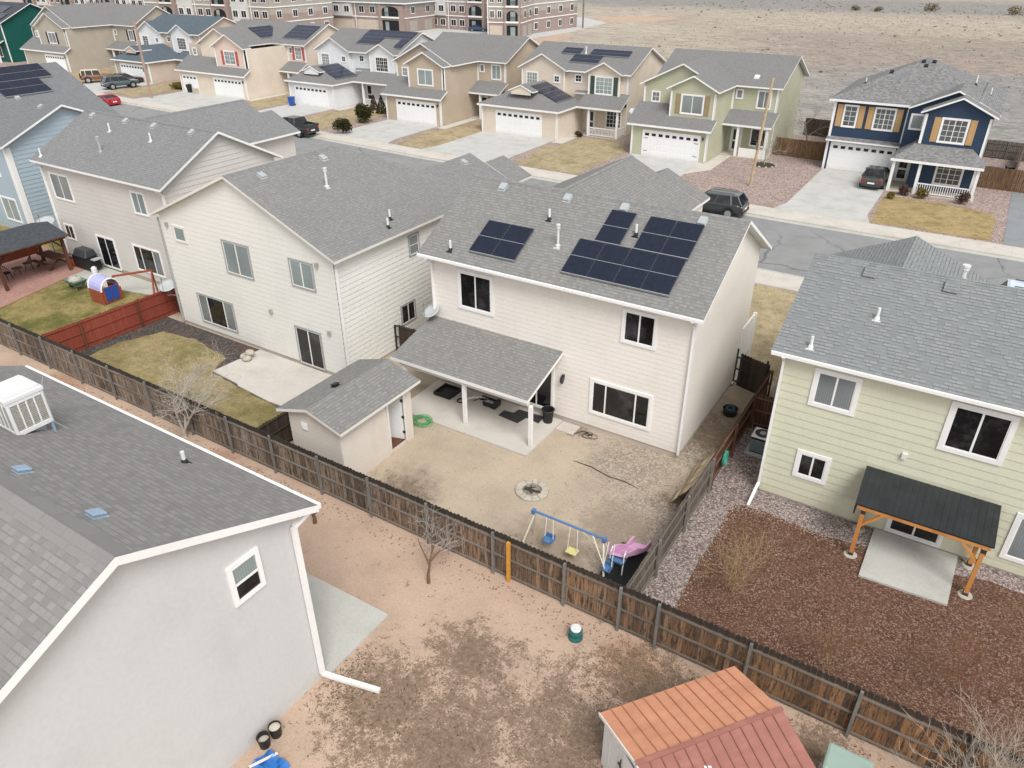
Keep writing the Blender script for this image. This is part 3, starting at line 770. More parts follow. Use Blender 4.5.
def cream_house():
    R = thing('house', 'ivory two-storey house with a wide rear gable wall and grey-framed windows', 'house', (-27.7, 26, 0))
    x0, x1, y0, y1 = -33.5, -21.95, 20.74, 32.4; lap = .24
    w = MB()
    w.wall([(x0,y0,.2),(x1,y0,.2),(x1,y0,6.0),(-27.7,y0,8.51),(x0,y0,6.0)], lap, 0, .009)
    box_walls(w, x0, x1, y0, y1, .2, 5.75, lap, 'W'); w.wall([(x1,y0,.2),(x1,y1,.2),(x1,y1,5.75),(x1,y0,5.75)], lap, 0, .023); w.wall([(x1,y1,.2),(x0,y1,.2),(x0,y1,5.75),(x1,y1,5.75)])
    box_walls(w, -27.2, -21.95, 32.4, 34.1, .2, 5.75, lap, 'EW'); w.wall([(-21.95,34.1,.2),(-27.2,34.1,.2),(-27.2,34.1,5.75),(-24.5,34.1,7.1),(-21.95,34.1,5.8)])
    box_walls(w, -25.1, -21.95, 34.1, 36.0, .2, 5.75, lap, 'EW'); w.wall([(-21.95,36,.2),(-25.1,36,.2),(-25.1,36,5.75),(-23.5,36,6.7),(-21.95,36,5.75)])
    w.build('wall', 'cream_wall', R)
    f = MB(); box_walls(f, x0+.03, x1-.03, y0+.03, y1-.03, 0, .22); box_walls(f, -27.1, x1-.03, 32.4, 35.9, 0, .22); f.build('foundation', 'foundation', R)
    r = MB(); a, b, zE, zR = -33.85, -21.55, 5.95, 8.63
    r.slab([(b,20.44,zE),(b,32.8,zE),(-27.7,27.1,zR),(-27.7,20.44,zR)], .12)
    r.slab([(a,32.8,zE),(a,20.44,zE),(-27.7,20.44,zR),(-27.7,27.1,zR)], .12)
    r.slab([(b,32.8,zE),(a,32.8,zE),(-27.7,27.1,zR)], .12)
    gable(r, 'Y', 28.5, 34.45, -24.5, 2.95, 5.945, 7.222)
    gable(r, 'Y', 34.46, 36.35, -23.5, 1.93, 5.95, 6.84)
    rf = r.build('roof', ['roof_cream', 'trim_cream'], R)
    ridge_cap(rf, (-27.7,20.44,zR), (-27.7,27.1,zR), 'roof_cream')
    F = FY(y0); E = FXp(x1); gl = 'glass_teal'
    window(R, F, -32.62, -31.68, 4.72, 5.55, 1, 'trim_cream', gl, .09)
    window(R, F, -29.06, -27.2, 3.80, 5.47, 2, 'trim_grey', gl, .07)
    window(R, F, -24.66, -23.18, 4.12, 5.45, 2, 'trim_grey', gl, .07)
    window(R, F, -31.9, -29.2, .55, 2.18, 2, 'trim_grey', ['glass_blind','glass','glass_blind'], .07, splits=[.26, .74])
    sliding_door(R, F, -24.97, -23.3, .12, 2.1, 'trim_grey', 'glass', .07)
    window(R, E, 25.6, 26.4, 4.42, 5.48, 1, 'trim_grey', 'glass_blind', .07, muntin=(1, 2))
    window(R, E, 24.66, 25.78, 1.17, 2.25, 2, 'trim_grey', 'glass', .07)
    downspout(R, [(-21.66,20.75,5.78),(-21.87,20.78,5.5),(-21.87,20.78,.15)], 'trim', .1)
    downspout(R, [(-33.6,20.68,5.75),(-33.55,20.67,5.4),(-33.55,20.67,.15)], 'trim_grey', .08)
    for u, z in ((-22.9,5.45),(-33.0,5.5),(-26.4,2.45),(-22.7,2.3)):
        m = MB(); F.box(m, u-.07, u+.07, z-.1, z+.1, 0, .12); m.build('wall_lamp', 'trim_grey', R)
    zz = lambda x: 5.95+.4358*(-21.55-x)
    for x, y in ((-27.05,22.06),(-27.05,25.85)): roof_vent(R, (x,y,zz(x)), 'X', -.436)
    roof_vent(R, (-24.0,33.2,7.01), 'X', -.436)
    vent_pipe(R, (-25.34,24.2,zz(-25.34)), .72, .055, 'vent_white', 'vent_white', tall=True)
    vent_pipe(R, (-22.47,25.09,zz(-22.47)), .42); vent_pipe(R, (-22.1,24.5,zz(-22.1)), .42)
    return R

def greige_house():
    R = thing('house', 'greige two-storey house behind the playhouse yard with white trimmed side gable', 'house', (-42.7, 27.2, 0))
    x0, x1, y0, y1 = -48.6, -36.8, 23.3, 31.1; yc, zE, zR = 27.2, 6.15, 8.39; lap = .28
    w = MB()
    w.wall([(x0,y0,.2),(x1,y0,.2),(x1,y0,5.98),(x0,y0,5.98)], lap, 0, .009)
    w.wall([(x1,y0,.2),(x1,y1,.2),(x1,y1,6.25),(x1,yc,8.28),(x1,y0,6.25)], lap, 0, .022)
    w.wall([(x0,y1,.2),(x0,y0,.2),(x0,y0,5.95),(x0,yc,8.15),(x0,y1,5.95)])
    w.wall([(x1,y1,.2),(x0,y1,.2),(x0,y1,5.95),(x1,y1,5.95)])
    box_walls(w, -48.6, -41.6, 31.1, 36.0, .2, 5.9, lap, 'EW'); w.wall([(-41.6,36,.2),(-48.6,36,.2),(-48.6,36,5.9),(-45.2,36,7.8),(-41.6,36,5.9)])
    box_walls(w, -46.1, -41.6, 36.0, 37.2, .2, 5.9, lap, 'EW'); w.wall([(-41.6,37.2,.2),(-46.1,37.2,.2),(-46.1,37.2,5.9),(-43.8,37.2,7.1),(-41.6,37.2,5.9)])
    w.build('wall', 'greige_wall', R)
    f = MB(); box_walls(f, x0+.03, x1-.03, y0+.03, y1-.03, 0, .22); box_walls(f, -48.5, -41.7, 31, 37, 0, .22); f.build('foundation', 'foundation', R)
    r = MB(); gable(r, 'X', -49.0, -36.4, yc, 4.3, zE, zR)
    gable(r, 'Y', 0, 0, -45.2, 4.05, 6.1, 8.02, ends=lambda z: (yc+(zR-z)/.52-.25, 36.32))
    gable(r, 'Y', 36.33, 37.5, -43.75, 2.58, 6.1, 7.26)
    rf = r.build('roof', ['roof_greige', 'trim'], R)
    ridge_cap(rf, (-49,yc,zR), (-36.4,yc,zR), 'roof_greige'); ridge_cap(rf, (-45.2,28.2,8.02), (-45.2,36.3,8.02), 'roof_greige')
    F = FY(y0)
    window(R, F, -48.0, -45.95, 3.85, 5.5, 2, 'trim', 'glass_blind', .09)
    window(R, F, -39.85, -38.6, 4.22, 5.55, 2, 'trim', 'glass_teal', .08)
    sliding_door(R, F, -44.75, -42.9, .1, 2.14)
    window(R, F, -41.05, -38.45, .6, 2.22, 2, 'trim', ['glass','glass','glass_blind'], .08, splits=[.27, .73])
    window(R, F, -48.1, -47.1, 1.25, 2.25, 2, 'trim', 'glass', .08)
    downspout(R, [(-48.55,22.95,6.0),(-48.55,23.22,5.7),(-48.55,23.22,.2)], w=.12)
    downspout(R, [(-36.83,22.95,6.0),(-36.76,23.24,5.7),(-36.76,23.24,.2)], w=.12)
    z = lambda y: 6.15+.521*(y-22.9)
    for x, y in ((-44.77,25.94),(-40.63,25.78),(-48.28,23.31)): vent_pipe(R, (x,y,z(y)), .45, boot='white_metal')
    vent_pipe(R, (-43.64,24.42,z(24.42)), .7, .06, 'vent_grey', 'vent_grey', tall=True)
    for x in (-47.73,-44.35,-41.63,-38.23): roof_vent(R, (x,26.8,z(26.8)), 'Y', .52)
    return R

def blue_grey_house():
    R = thing('house', 'light blue two-storey house with white corner boards and tall roof behind the pergola', 'house', (-61, 28, 0))
    x0, x1, y0, y1 = -69, -54.5, 24.2, 32.6; lap = .28
    w = MB()
    w.wall([(x0,y0,0),(x1,y0,0),(x1,y0,6.1),(-61.8,y0,9.64),(x0,y0,6.1)], lap)
    w.wall([(x1,y0,0),(x1,y1,0),(x1,y1,6.1),(x1,28.45,7.92),(x1,y0,6.1)], lap, 0, .022)
    w.wall([(x1,y1,0),(x0,y1,0),(x0,y1,5.95),(-61.8,y1,9.5),(x1,y1,5.95)])
    w.wall([(x0,y1,0),(x0,y0,0),(x0,y0,5.95),(x0,y1,5.95)])
    w.build('wall', 'blue_wall', R)
    t = MB(); t.box(-54.62, -54.46, 24.1, 24.18, 0, 5.9); t.box(-54.478, -54.43, 24.181, 24.5, 0, 5.9); t.box(-54.478, -54.43, 32.3, 32.6, 0, 5.9); build_each(t, 'corner_board', 'trim', R)
    r = MB(); gable(r, 'Y', 23.8, 33.0, -61.8, 7.65, 6.1, 9.77, sides=(1, 0))
    r.slab([(-54.15,23.8,6.1),(-57.95,28.45,7.924),(-61.8,28.45,9.77),(-61.8,23.8,9.77)], .17); r.slab([(-57.95,28.45,7.924),(-54.15,33.05,6.1),(-61.8,33.05,9.77),(-61.8,28.45,9.77)], .17)
    r2 = lambda z: (-61.8+(9.77-z)/.48-.3, -54.08)
    gable(r, 'X', 0, 0, 28.45, 4.6, 6.1, 8.05, ends=r2)
    rf = r.build('roof', ['roof_blue', 'trim'], R)
    F = FY(y0)
    window(R, F, -57.4, -55.4, .7, 2.4, 2, 'trim', 'glass_teal', .1)
    window(R, F, -58.2, -56.2, 3.8, 5.4, 2, 'trim', 'glass_blind', .1)
    P = lambda u, v, d: V((-54.15-v*.9015-d*-.4327, u, 6.1+v*.4327+d*.9015))
    solar_array(R, P, 3, 2, 27.2, 4.9, 1.1, 1.75)
    solar_array(R, P, 1, 1, 30.5, 6.65, 1.1, 1.75)
    z = lambda y: 6.1+.424*(y-23.85)
    for x in (-59.3+.8, -55.81): roof_vent(R, (x,27.9,z(27.9) if x > -57 else 6.1+.48*(-54.15-x)), 'Y' if x > -57 else 'X', .424 if x > -57 else -.48)
    return R

def green_house():
    R = thing('house', 'pale green two-storey house with white framed windows and a dark metal patio cover behind it', 'house', (2.2, 27, 0))
    x0, x1, y0, y1 = -3.8, 8.2, 22.75, 31.3; yc, zE, zR = 27.05, 5.76, 7.66; lap = .30
    w = MB()
    w.wall([(x0,y0,.1),(x1,y0,.1),(x1,y0,5.62),(x0,y0,5.62)], lap, 0, .017)
    w.wall([(x0,y1,.1),(x0,y0,.1),(x0,y0,5.6),(x0,yc,7.45),(x0,y1,5.6)])
    w.wall([(x1,y0,.1),(x1,y1,.1),(x1,y1,5.6),(x1,yc,7.45),(x1,y0,5.6)], lap)
    w.wall([(x1,y1,.1),(x0,y1,.1),(x0,y1,5.6),(x1,y1,5.6)])
    w.wall([(1.5,32,.1),(-3.8,32,.1),(-3.8,32,5.6),(-1.6,32,6.9),(1.5,32,5.6)]); box_walls(w, -3.8, 1.5, 31.3, 32, .1, 5.6, None, 'EW')
    w.build('wall', 'green_wall', R)
    f = MB(); box_walls(f, x0+.03, x1-.03, y0+.03, y1, 0, .12); f.build('foundation', 'foundation', R)
    r = MB(); gable(r, 'X', -4.25, 8.65, yc, 4.55, zE, zR)
    gable(r, 'Y', 0, 0, -1.5, 3.2, 5.76, 7.2, ends=lambda z: (yc+(zR-z)/.4176-.2, 32.35))
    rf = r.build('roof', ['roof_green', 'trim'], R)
    ridge_cap(rf, (-4.25,yc,zR), (8.65,yc,zR), 'roof_green'); ridge_cap(rf, (-1.5,28.2,7.2), (-1.5,32.35,7.2), 'roof_green')
    gt = MB(); gt.box(-4.22, 8.6, 22.43, 22.497, 5.64, 5.745); gt.build('gutter', 'trim', R)
    F = FY(y0)
    window(R, F, -2.83, -1.4, 4.03, 5.43, 2, 'trim', 'glass_blind', .14)
    window(R, F, -2.80, -1.68, 1.13, 2.25, 2, 'trim', 'glass', .14)
    window(R, F, 1.08, 2.82, 3.72, 5.45, 2, 'trim', 'glass', .15)
    window(R, F, 3.66, 5.4, .55, 2.32, 2, 'trim', 'glass_blind', .14)
    sliding_door(R, F, .42, 2.10, .12, 2.14, tw=.12)
    downspout(R, [(-3.82,22.44,5.65),(-3.82,22.66,5.4),(-3.82,22.66,.42),(-3.85,21.65,.05)], w=.10)
    m = MB(); F.box(m, .25, .40, 3.05, 3.25, 0, .1); m.build('junction_box', 'trim_cream', R)
    m = MB(); F.box(m, -.15, -.05, 1.3, 1.5, 0, .1); F.box(m, 2.55, 2.65, 1.3, 1.5, 0, .1); m.build('wall_lamp', 'trim_grey', R)
    z = lambda y: 5.76+.4176*(y-22.5)
    for x in (-2.29, .17): roof_vent(R, (x,26.5,z(26.5)), 'Y', .4176, 'roof_green', .46)
    for x, y in ((-1.61,24.67),(-3.16,22.97)): vent_pipe(R, (x,y,z(y)), .38, boot='white_metal')
    vent_pipe(R, (.40,27.3,7.5), .38, .075, 'vent_white', 'vent_white', tall=True)
    return R

def near_house():
    R = thing('house', 'grey stucco house with a rooftop cooler, closest to the peach dirt yard', 'house', (-17.5, 4.5, 0))
    x0, x1, y0, y1 = -23.4, -11.5, .4, 8.51; yc, zE, zR = 4.46, 5.77, 7.80
    w = MB()
    w.wall([(x1,y0,0),(x1,y1,0),(x1,y1,5.8),(x1,yc,7.61),(x1,y0,5.8)])
    w.wall([(x1,y1,0),(x0,y1,0),(x0,y1,5.62),(x1,y1,5.62)])
    w.wall([(x0,y0,0),(x1,y0,0),(x1,y0,5.62),(x0,y0,5.62)]); w.wall([(x0,y1,0),(x0,y0,0),(x0,y0,5.62),(x0,yc,7.6),(x0,y1,5.62)])
    w.build('wall', 'stucco', R)
    r = MB(); gable(r, 'X', -23.9, -11.1, yc, 4.56, zE, zR, .2)
    rf = r.build('roof', ['roof_near', 'trim'], R)
    ridge_cap(rf, (-23.9,yc,zR), (-11.1,yc,zR), 'roof_cap', .445, .32)
    gt = MB(); gt.box(-23.85, -11.12, 9.022, 9.12, 5.62, 5.75); gt.build('gutter', 'trim', R)
    E = FXp(x1)
    wv = window(R, E, 6.62, 7.44, 4.42, 5.5, 1, 'trim', ['glass_blind'], .12, splits=None) if False else None
    mb = MB()
    E.box(mb, 6.6, 6.72, 4.38, 5.52, 0, .06); E.box(mb, 7.34, 7.46, 4.38, 5.52, 0, .06); E.box(mb, 6.72, 7.34, 5.40, 5.52, 0, .06); E.box(mb, 6.72, 7.34, 4.38, 4.50, 0, .06); E.box(mb, 6.72, 7.34, 4.90, 4.96, 0, .045)
    wn = mb.build('window', 'trim', R)
    g = MB(); g.poly([E.p(6.71,4.95,.03),E.p(7.35,4.95,.03),E.p(7.35,5.41,.03),E.p(6.71,5.41,.03)], 0); g.poly([E.p(6.71,4.49,.024),E.p(7.35,4.49,.024),E.p(7.35,4.91,.024),E.p(6.71,4.91,.024)], 1); g.build('pane', ['glass_teal', 'glass'], wn)
    downspout(R, [(-11.3,8.98,5.62),(-11.42,8.47,5.36),(-11.42,8.47,.22),(-11.15,8.60,.1),(-9.84,8.95,.06)], w=.13)
    z = lambda y: zE+.445*(9.02-y)
    for x in (-15.5, -12.82): roof_vent(R, (x,5.12,z(5.12)), 'Y', -.445, 'vent_blue', .28)
    vent_pipe(R, (-14.68,8.15,z(8.15)), .32, .05)
    # evaporative cooler standing on the roof
    t = thing('evaporative_cooler', 'white louvred evaporative cooler standing on the charcoal roof', 'cooler', (-18.2, 6.45, 6.7))
    X0, X1, Y0, Y1, Z0, Z1 = -18.62, -17.7, 6.02, 6.9, 7.05, 7.93
    m = MB(); e = .07
    for x in (X0, X1-e):
        for y in (Y0, Y1-e): m.box(x, x+e, y, y+e, Z0, Z1)
    m.box(X0, X1, Y0, Y1, Z0-.02, Z0-.001); m.box(X0-.02, X1+.02, Y0-.02, Y1+.02, Z1+.002, Z1+.10); m.box(X0+.05, X1-.05, Y0+.05, Y1-.05, Z1+.10, Z1+.17)
    for z0, z1 in ((Z0, Z0+.1), (Z1-.1, Z1)):
        m.box(X0+e, X1-e, Y0, Y0+.03, z0, z1); m.box(X0+e, X1-e, Y1-.03, Y1, z0, z1); m.box(X0, X0+.03, Y0+e, Y1-e, z0, z1); m.box(X1-.03, X1, Y0+e, Y1-e, z0, z1)
    for k in range(1, 4):
        y = Y0+e+(Y1-Y0-2*e)*k/4; m.box(X1-.03, X1, y-.02, y+.02, Z0+.1, Z1-.1); m.box(X0, X0+.03, y-.02, y+.02, Z0+.1, Z1-.1)
        x = X0+e+(X1-X0-2*e)*k/4; m.box(x-.02, x+.02, Y0, Y0+.03, Z0+.1, Z1-.1); m.box(x-.02, x+.02, Y1-.03, Y1, Z0+.1, Z1-.1)
    m.build('cabinet', 'white_metal', t, bevel=.012)
    g = MB()
    g.box(X0+.03, X1-.03, Y0+.035, Y1-.035, Z0+.01, Z1-.01)
    n = 14
    for k in range(n):
        z_ = Z0+.12+(Z1-Z0-.24)*k/n
        g.box(X1-.035, X1-.012, Y0+e, Y1-e, z_, z_+.02); g.box(X0+e, X1-e, Y0+.012, Y0+.036, z_, z_+.02)
    g.build('grille', 'cooler_grille', t)
    for x in (X0+.05, X1-.05):
        for y in (Y0+.05, Y1-.05):
            l = MB(); l.box(x-.025, x+.025, y-.025, y+.025, z(y)-.03, Z0-.02); l.build('leg', 'vent_blue', t)
    d = MB(); d.tube([(-18.16,6.46,7.03),(-18.16,6.46,6.6)], .2, 12); d.box(-18.45, -17.9, 6.25, 6.75, z(6.75)-.03, z(6.25)-.02); d.build('duct', 'vent_grey', t)
    h = MB(); h.tube([(-17.72,6.86,7.9),(-17.66,6.98,8.25)], .008, 5); h.tube([(-17.68,6.88,7.95),(-17.68,6.88,7.02),(-17.7,7.15,z(7.15)+.03)], .012, 5); h.build('water_line', 'vent_grey', t)
    return R
main_house(); cream_house(); greige_house(); blue_grey_house(); green_house(); near_house()

# ------------------------------------------------------------------ houses across the street
def porch_posts(root, xs, y, z1, rail=True, mat='trim', ys=None):
    for x in xs:
        q = MB(); q.box(x-.11, x+.11, y-.11, y+.11, .1, z1); q.build('porch_post', mat, root)
    if rail and len(xs) > 1:
        q = MB(); a, b = xs[-2]+.11, xs[-1]-.11
        q.box(a, b, y-.035, y+.035, .95, 1.03); q.box(a, b, y-.03, y+.03, .25, .32)
        n = max(3, int((b-a)/.16))
        for k in range(n):
            x = a+(b-a)*(k+.5)/n; q.box(x-.025, x+.025, y-.02, y+.02, .32, .95)
        if ys is not None:
            x = xs[-1]; q.box(x-.035, x+.035, y+.11, ys, .95, 1.03); q.box(x-.03, x+.03, y+.11, ys, .25, .32)
            for k in range(8):
                yy = y+.15+(ys-y-.2)*(k+.5)/8; q.box(x-.02, x+.02, yy-.025, yy+.025, .32, .95)
        q.build('porch_railing', mat, root)
def house_a(label, wm, rm, X0, Xg, Xe, Yg, Yp, trim='trim', sx=None, bx=None, shutters=None, shut2=None, muntin=(4,3), glass='glass_blind', accent=None, third=None, ridge_rise=2.25, hinges=False, porch_rail=True, zE=6.15):
    """gabled wing over a projecting garage, porch in the recess on the right"""
    R = thing('house', label, 'house', ((X0+Xe)/2, Yp+4, 0))
    Ys, Yb = Yg+.9, Yg+2.3; Yr = Yp+4.6; Yk = Yp+8.8
    sx = sx or (X0+3.2, Xg); bx = bx or (X0, Xg)
    w = MB()
    w.wall([(X0,Yg,0),(Xg,Yg,0),(Xg,Yg,2.9),(X0,Yg,2.9)])
    w.wall([(Xg,Yg,0),(Xg,Yp,0),(Xg,Yp,zE-.1),(Xg,Ys,zE-.1),(Xg,Ys,3.8),(Xg,Yg,2.9)])
    w.wall([(X0,Yk,0),(X0,Yg,0),(X0,Yg,2.9),(X0,Yb,4.0),(X0,Yb,zE-.1),(X0,Yp,zE-.1),(X0,Yr,zE+ridge_rise-.25),(X0,Yk,zE-.1)])
    sc = (sx[0]+sx[1])/2; sh = (sx[1]-sx[0])/2
    gable_end(w, FY(Ys), sx[0], sx[1], 3.4, zE+.05, sc, zE+(sh+.38)*.49-.125, mi=1)
    w.wall([(sx[0],Yb,3.4),(sx[0],Ys,3.4),(sx[0],Ys,zE-.1),(sx[0],Yb,zE-.1)])
    bc = (bx[0]+bx[1])/2; bh = (bx[1]-bx[0])/2
    gable_end(w, FY(Yb), bx[0], bx[1], 3.4, zE+.05, bc, zE+(bh+.4)*.48-.125)
    if bx[0] > X0+.1: pass
    w.wall([(Xg,Yp,0),(Xe,Yp,0),(Xe,Yp,zE-.1),(Xg,Yp,zE-.1)])
    w.wall([(Xe,Yp,0),(Xe,Yk,0),(Xe,Yk,zE+.05),(Xe,Yr,zE+ridge_rise-.12),(Xe,Yp,zE+.05)])
    w.wall([(Xe,Yk,0),(X0,Yk,0),(X0,Yk,zE-.1),(Xe,Yk,zE-.1)])
    w.build('wall', [wm, accent or wm], R)
    r = MB(); hf = Yr-Yp+.4; s = ridge_rise/hf
    gable(r, 'X', X0-.4, Xe+.4, Yr, hf, zE, zE+ridge_rise)
    vb = lambda z: (Yb-.38, Yr-(zE+ridge_rise-z)/s+.3)
    gable(r, 'Y', 0, 0, bc, bh+.4, zE, zE+(bh+.4)*.48, ends=vb)
    gable(r, 'Y', Ys-.38, Yb-.385, sc, sh+.38, zE, zE+(sh+.38)*.49)
    # garage shed roof, cut round the small gable wall
    zt = lambda y: 2.98+(y-(Yg-.4))*.58
    r.slab([(X0-.4,Yg-.4,2.98),(Xg+.35,Yg-.4,2.98),(Xg+.35,Ys-.002,zt(Ys)),(X0-.4,Ys-.002,zt(Ys))], .18)
    if sx[0]-X0 > .5: r.slab([(X0-.4,Ys,zt(Ys)),(sx[0]-.002,Ys,zt(Ys)),(sx[0]-.002,Yb-.002,zt(Yb)),(X0-.4,Yb-.002,zt(Yb))], .18)
    Ypp = Yp-2.0
    r.slab([(Xg+.002,Ypp,3.02),(Xe+.35,Ypp,3.02),(Xe+.35,Yp-.002,4.0),(Xg+.002,Yp-.002,4.0)], .18)
    r.build('roof', [rm, trim], R)
    cb = MB()
    for x, y, z0, z1 in ((X0+.06,Yg,0,2.85),(Xg-.06,Yg,0,2.85),(sx[0]+.06,Ys,3.45,5.9),(sx[1]-.06,Ys,3.45,5.9),(Xg+.08,Yp,3.6,6.0),(Xe-.06,Yp,3.6,6.0),(X0+.06,Yb,3.6,5.9)):
        cb.box(x-.08, x+.08, y-.04, y-.002, z0, z1)
    for x, y, z0, z1 in ((Xg,Yg,0,2.85),(Xg,Ys,3.75,5.95),(Xe,Yp,0,6.0)): cb.box(x+.002, x+.04, y-.04, y+.14, z0, z1)
    build_each(cb, 'corner_board', trim, R)
    gw = min(5.4, Xg-X0-1.2)
    if third: garage_door(R, FY(Yg), third[0], third[1], 2.3, .1, 4)
    garage_door(R, FY(Yg), Xg-.75-gw if not third else Xg-.75-gw, Xg-.75, 2.35, .1, 8, hinges=hinges)
    wh = min(1.1, sh*.55)
    window(R, FY(Ys), sc-wh, sc+wh, 4.0, 5.75, 2, 'trim', glass, .12, muntin=muntin, shutters=shutters)
    window(R, FY(Yb), X0+.75, X0+1.65, 4.55, 5.55, 1, 'trim', 'glass_blind', .1, muntin=(2,2))
    F = FY(Yp); wd = Xe-Xg
    window(R, F, Xg+.3, Xg+1.0, 4.9, 5.8, 1, 'trim', 'glass_blind', .1)
    window(R, F, Xe-.55-1.35, Xe-.55, 4.2, 5.85, 2, 'trim', glass, .11, shutters=shut2, muntin=muntin if shutters else None)
    front_door(R, F, Xg+.45, Xg+1.35, 2.35)
    window(R, F, Xe-.3-min(1.7, wd*.45), Xe-.3, .8, 2.5, 2, 'trim', 'glass', .1)
    porch_posts(R, (Xg+1.5, Xe-.05) , Yp-1.75, 2.86, porch_rail, trim, Yp)
    fm = MB(); fm.box(Xg, Xe+.1, Yp-1.95, Yp-.01, 0, .16); fm.build('porch_floor', 'foundation', R)
    lm = MB()
    for x in (Xg-.4,): lm.box(x-.06, x+.06, Yg-.12, Yg-.001, 2.1, 2.35)
    lm.build('wall_lamp', 'dark_metal', R)
    R['_'] = 0; del R['_']
    return R, dict(Yr=Yr, Yk=Yk, hf=hf, s=s, zE=zE)
def roof_plane(Y0, z0, s):
    c = 1/math.sqrt(1+s*s); sn = s*c
    return lambda u, v, d: V((u, Y0+v*c-d*sn, z0+v*sn+d*c))
def house_b(label, wm, rm, X0, Xg, gl, gr, Xe, Yg, Yw, trim='trim', accent=None, shutters=None, glass_l='glass_blind', glass_r='glass', muntin=(3,4), zE=6.1, rise=2.1, side_wall=None, porch='rail', bright=False):
    """low garage with a half hipped roof, two gabled bays above, long porch roof on the right"""
    R = thing('house', label, 'house', ((X0+Xe)/2, Yw+4, 0))
    Yr = Yw+4.7; Yk = Yw+9.0; aw = accent or wm
    w = MB()
    w.wall([(X0,Yg,0),(Xg,Yg,0),(Xg,Yg,2.85),(X0,Yg,2.85)], mi=1)
    w.wall([(Xg,Yg,0),(Xg,Yw,0),(Xg,Yw,2.85),(Xg,Yg,2.85)]); w.wall([(X0,Yw,0),(X0,Yg,0),(X0,Yg,2.85),(X0,Yw,2.85)])
    xl = gl[0]
    w.wall([(Xg,Yw,0),(Xe,Yw,0),(Xe,Yw,3.2),(Xg,Yw,3.2)])
    w.wall([(xl,Yw,2.9),(Xe,Yw,2.9),(Xe,Yw,zE-.1),(xl,Yw,zE-.1)])
    w.wall([(Xe,Yw,0),(Xe,Yk,0),(Xe,Yk,zE+.04),(Xe,Yr,zE+rise-.12),(Xe,Yw,zE+.04)])
    w.wall([(xl,Yk,0),(xl,Yw,0),(xl,Yw,zE-.1),(xl,Yr,zE+rise-.25),(xl,Yk,zE-.1)]); w.wall([(Xe,Yk,0),(xl,Yk,0),(xl,Yk,zE-.1),(Xe,Yk,zE-.1)])
    bays = []
    for a, b, mi in ((gl[0], gl[1], 2), (gr[0], gr[1], 2)):
        yb = Yw-.45; c = (a+b)/2; h = (b-a)/2
        gable_end(w, FY(yb), a, b, 3.6, zE+.05, c, zE+(h+.36)*.5-.125, mi=mi)
        w.wall([(b,yb,3.6),(b,Yw,3.6),(b,Yw,zE-.1),(b,yb,zE-.1)], mi=mi); w.wall([(a,Yw,3.6),(a,yb,3.6),(a,yb,zE-.1),(a,Yw,zE-.1)], mi=mi)
        bays.append((a, b, c, h, yb))
    w.build('wall', [wm, side_wall or wm, aw], R)
    hf = Yr-Yw+.4; s = rise/hf; r = MB()
    gable(r, 'X', xl-.35, Xe+.4, Yr, hf, zE, zE+rise)
    for a, b, c, h, yb in bays:
        gable(r, 'Y', 0, 0, c, h+.36, zE, zE+(h+.36)*.5, ends=lambda z: (yb-.36, Yr-(zE+rise-z)/s+.3))
    # garage roof: ridge along Y, hip at the front with a small gablet
    ga, gb, gc = X0-.35, Xg+.35, (X0+Xg)/2; gs = .40; hw = (gb-ga)/2; zr = 2.98+hw*gs
    yf = Yg-.4; yh = yf+hw*.62
    r.slab([(gb,yf,2.98),(gb,Yw-.46,2.98),(gc,Yw-.46,zr),(gc,yh,zr)], .18)
    r.slab([(ga,Yw-.46,2.98),(ga,yf,2.98),(gc,yh,zr),(gc,Yw-.46,zr)], .18)
    r.slab([(ga,yf,2.98),(gb,yf,2.98),(gc,yh,zr)], .18)
    gh = 1.5; gable(r, 'Y', yf+.75, yh+.6, gc, gh, zr+.12-gh*gs, zr+.12, .12)
    # porch roof
    r.slab([(gb+.002,Yw-2.3,3.0),(Xe+.35,Yw-2.3,3.0),(Xe+.35,Yw-.46,3.98),(gb+.002,Yw-.46,3.98)], .18)
    if gb < Xe: r.slab([(Xg-.9,Yw-.455,3.985),(Xe+.35,Yw-.455,3.985),(Xe+.35,Yw-.002,4.2),(Xg-.9,Yw-.002,4.2)], .1)
    r.build('roof', [rm, trim], R)
    gt = MB(); gable_end(gt, FY(yf+.85), gc-gh+.3, gc+gh-.3, zr-gh*gs-.25, zr-gh*gs+.1, gc, zr-.02); gt.build('gablet', wm, R)
    cb = MB()
    for x, y, z0, z1 in ((X0+.06,Yg,0,2.8),(Xg-.06,Yg,0,2.8),(Xe-.06,Yw,3.6,5.95))+tuple((q, b[4], 3.6, 5.95) for b in bays for q in (b[0]+.06, b[1]-.06)): cb.box(x-.08, x+.08, y-.04, y-.002, z0, z1)
    cb.box(Xg+.002, Xg+.04, Yg-.04, Yg+.14, 0, 2.8); cb.box(Xe+.002, Xe+.04, Yw-.04, Yw+.14, 0, 5.95)
    build_each(cb, 'corner_board', trim, R)
    gw = min(5.4, Xg-X0-1.2); m = (X0+Xg)/2
    garage_door(R, FY(Yg), m-gw/2, m+gw/2, 2.35, .1, 8)
    a, b, c, h, yb = bays[0]
    window(R, FY(yb), a+.55, a+2.05, 4.15, 5.7, 2, 'trim', glass_l, .11, muntin=(4,4)); window(R, FY(yb), b-1.35, b-.55, 4.75, 5.55, 1, 'trim', 'glass', .11, muntin=(2,2))
    a, b, c, h, yb = bays[1]
    window(R, FY(yb), c-1.05, c+1.05, 4.0, 5.8, 3 if bright else 2, 'trim', glass_r, .12, muntin=(6,4) if bright else (4,4), shutters=shutters)
    xm = (gl[1]+gr[0])/2
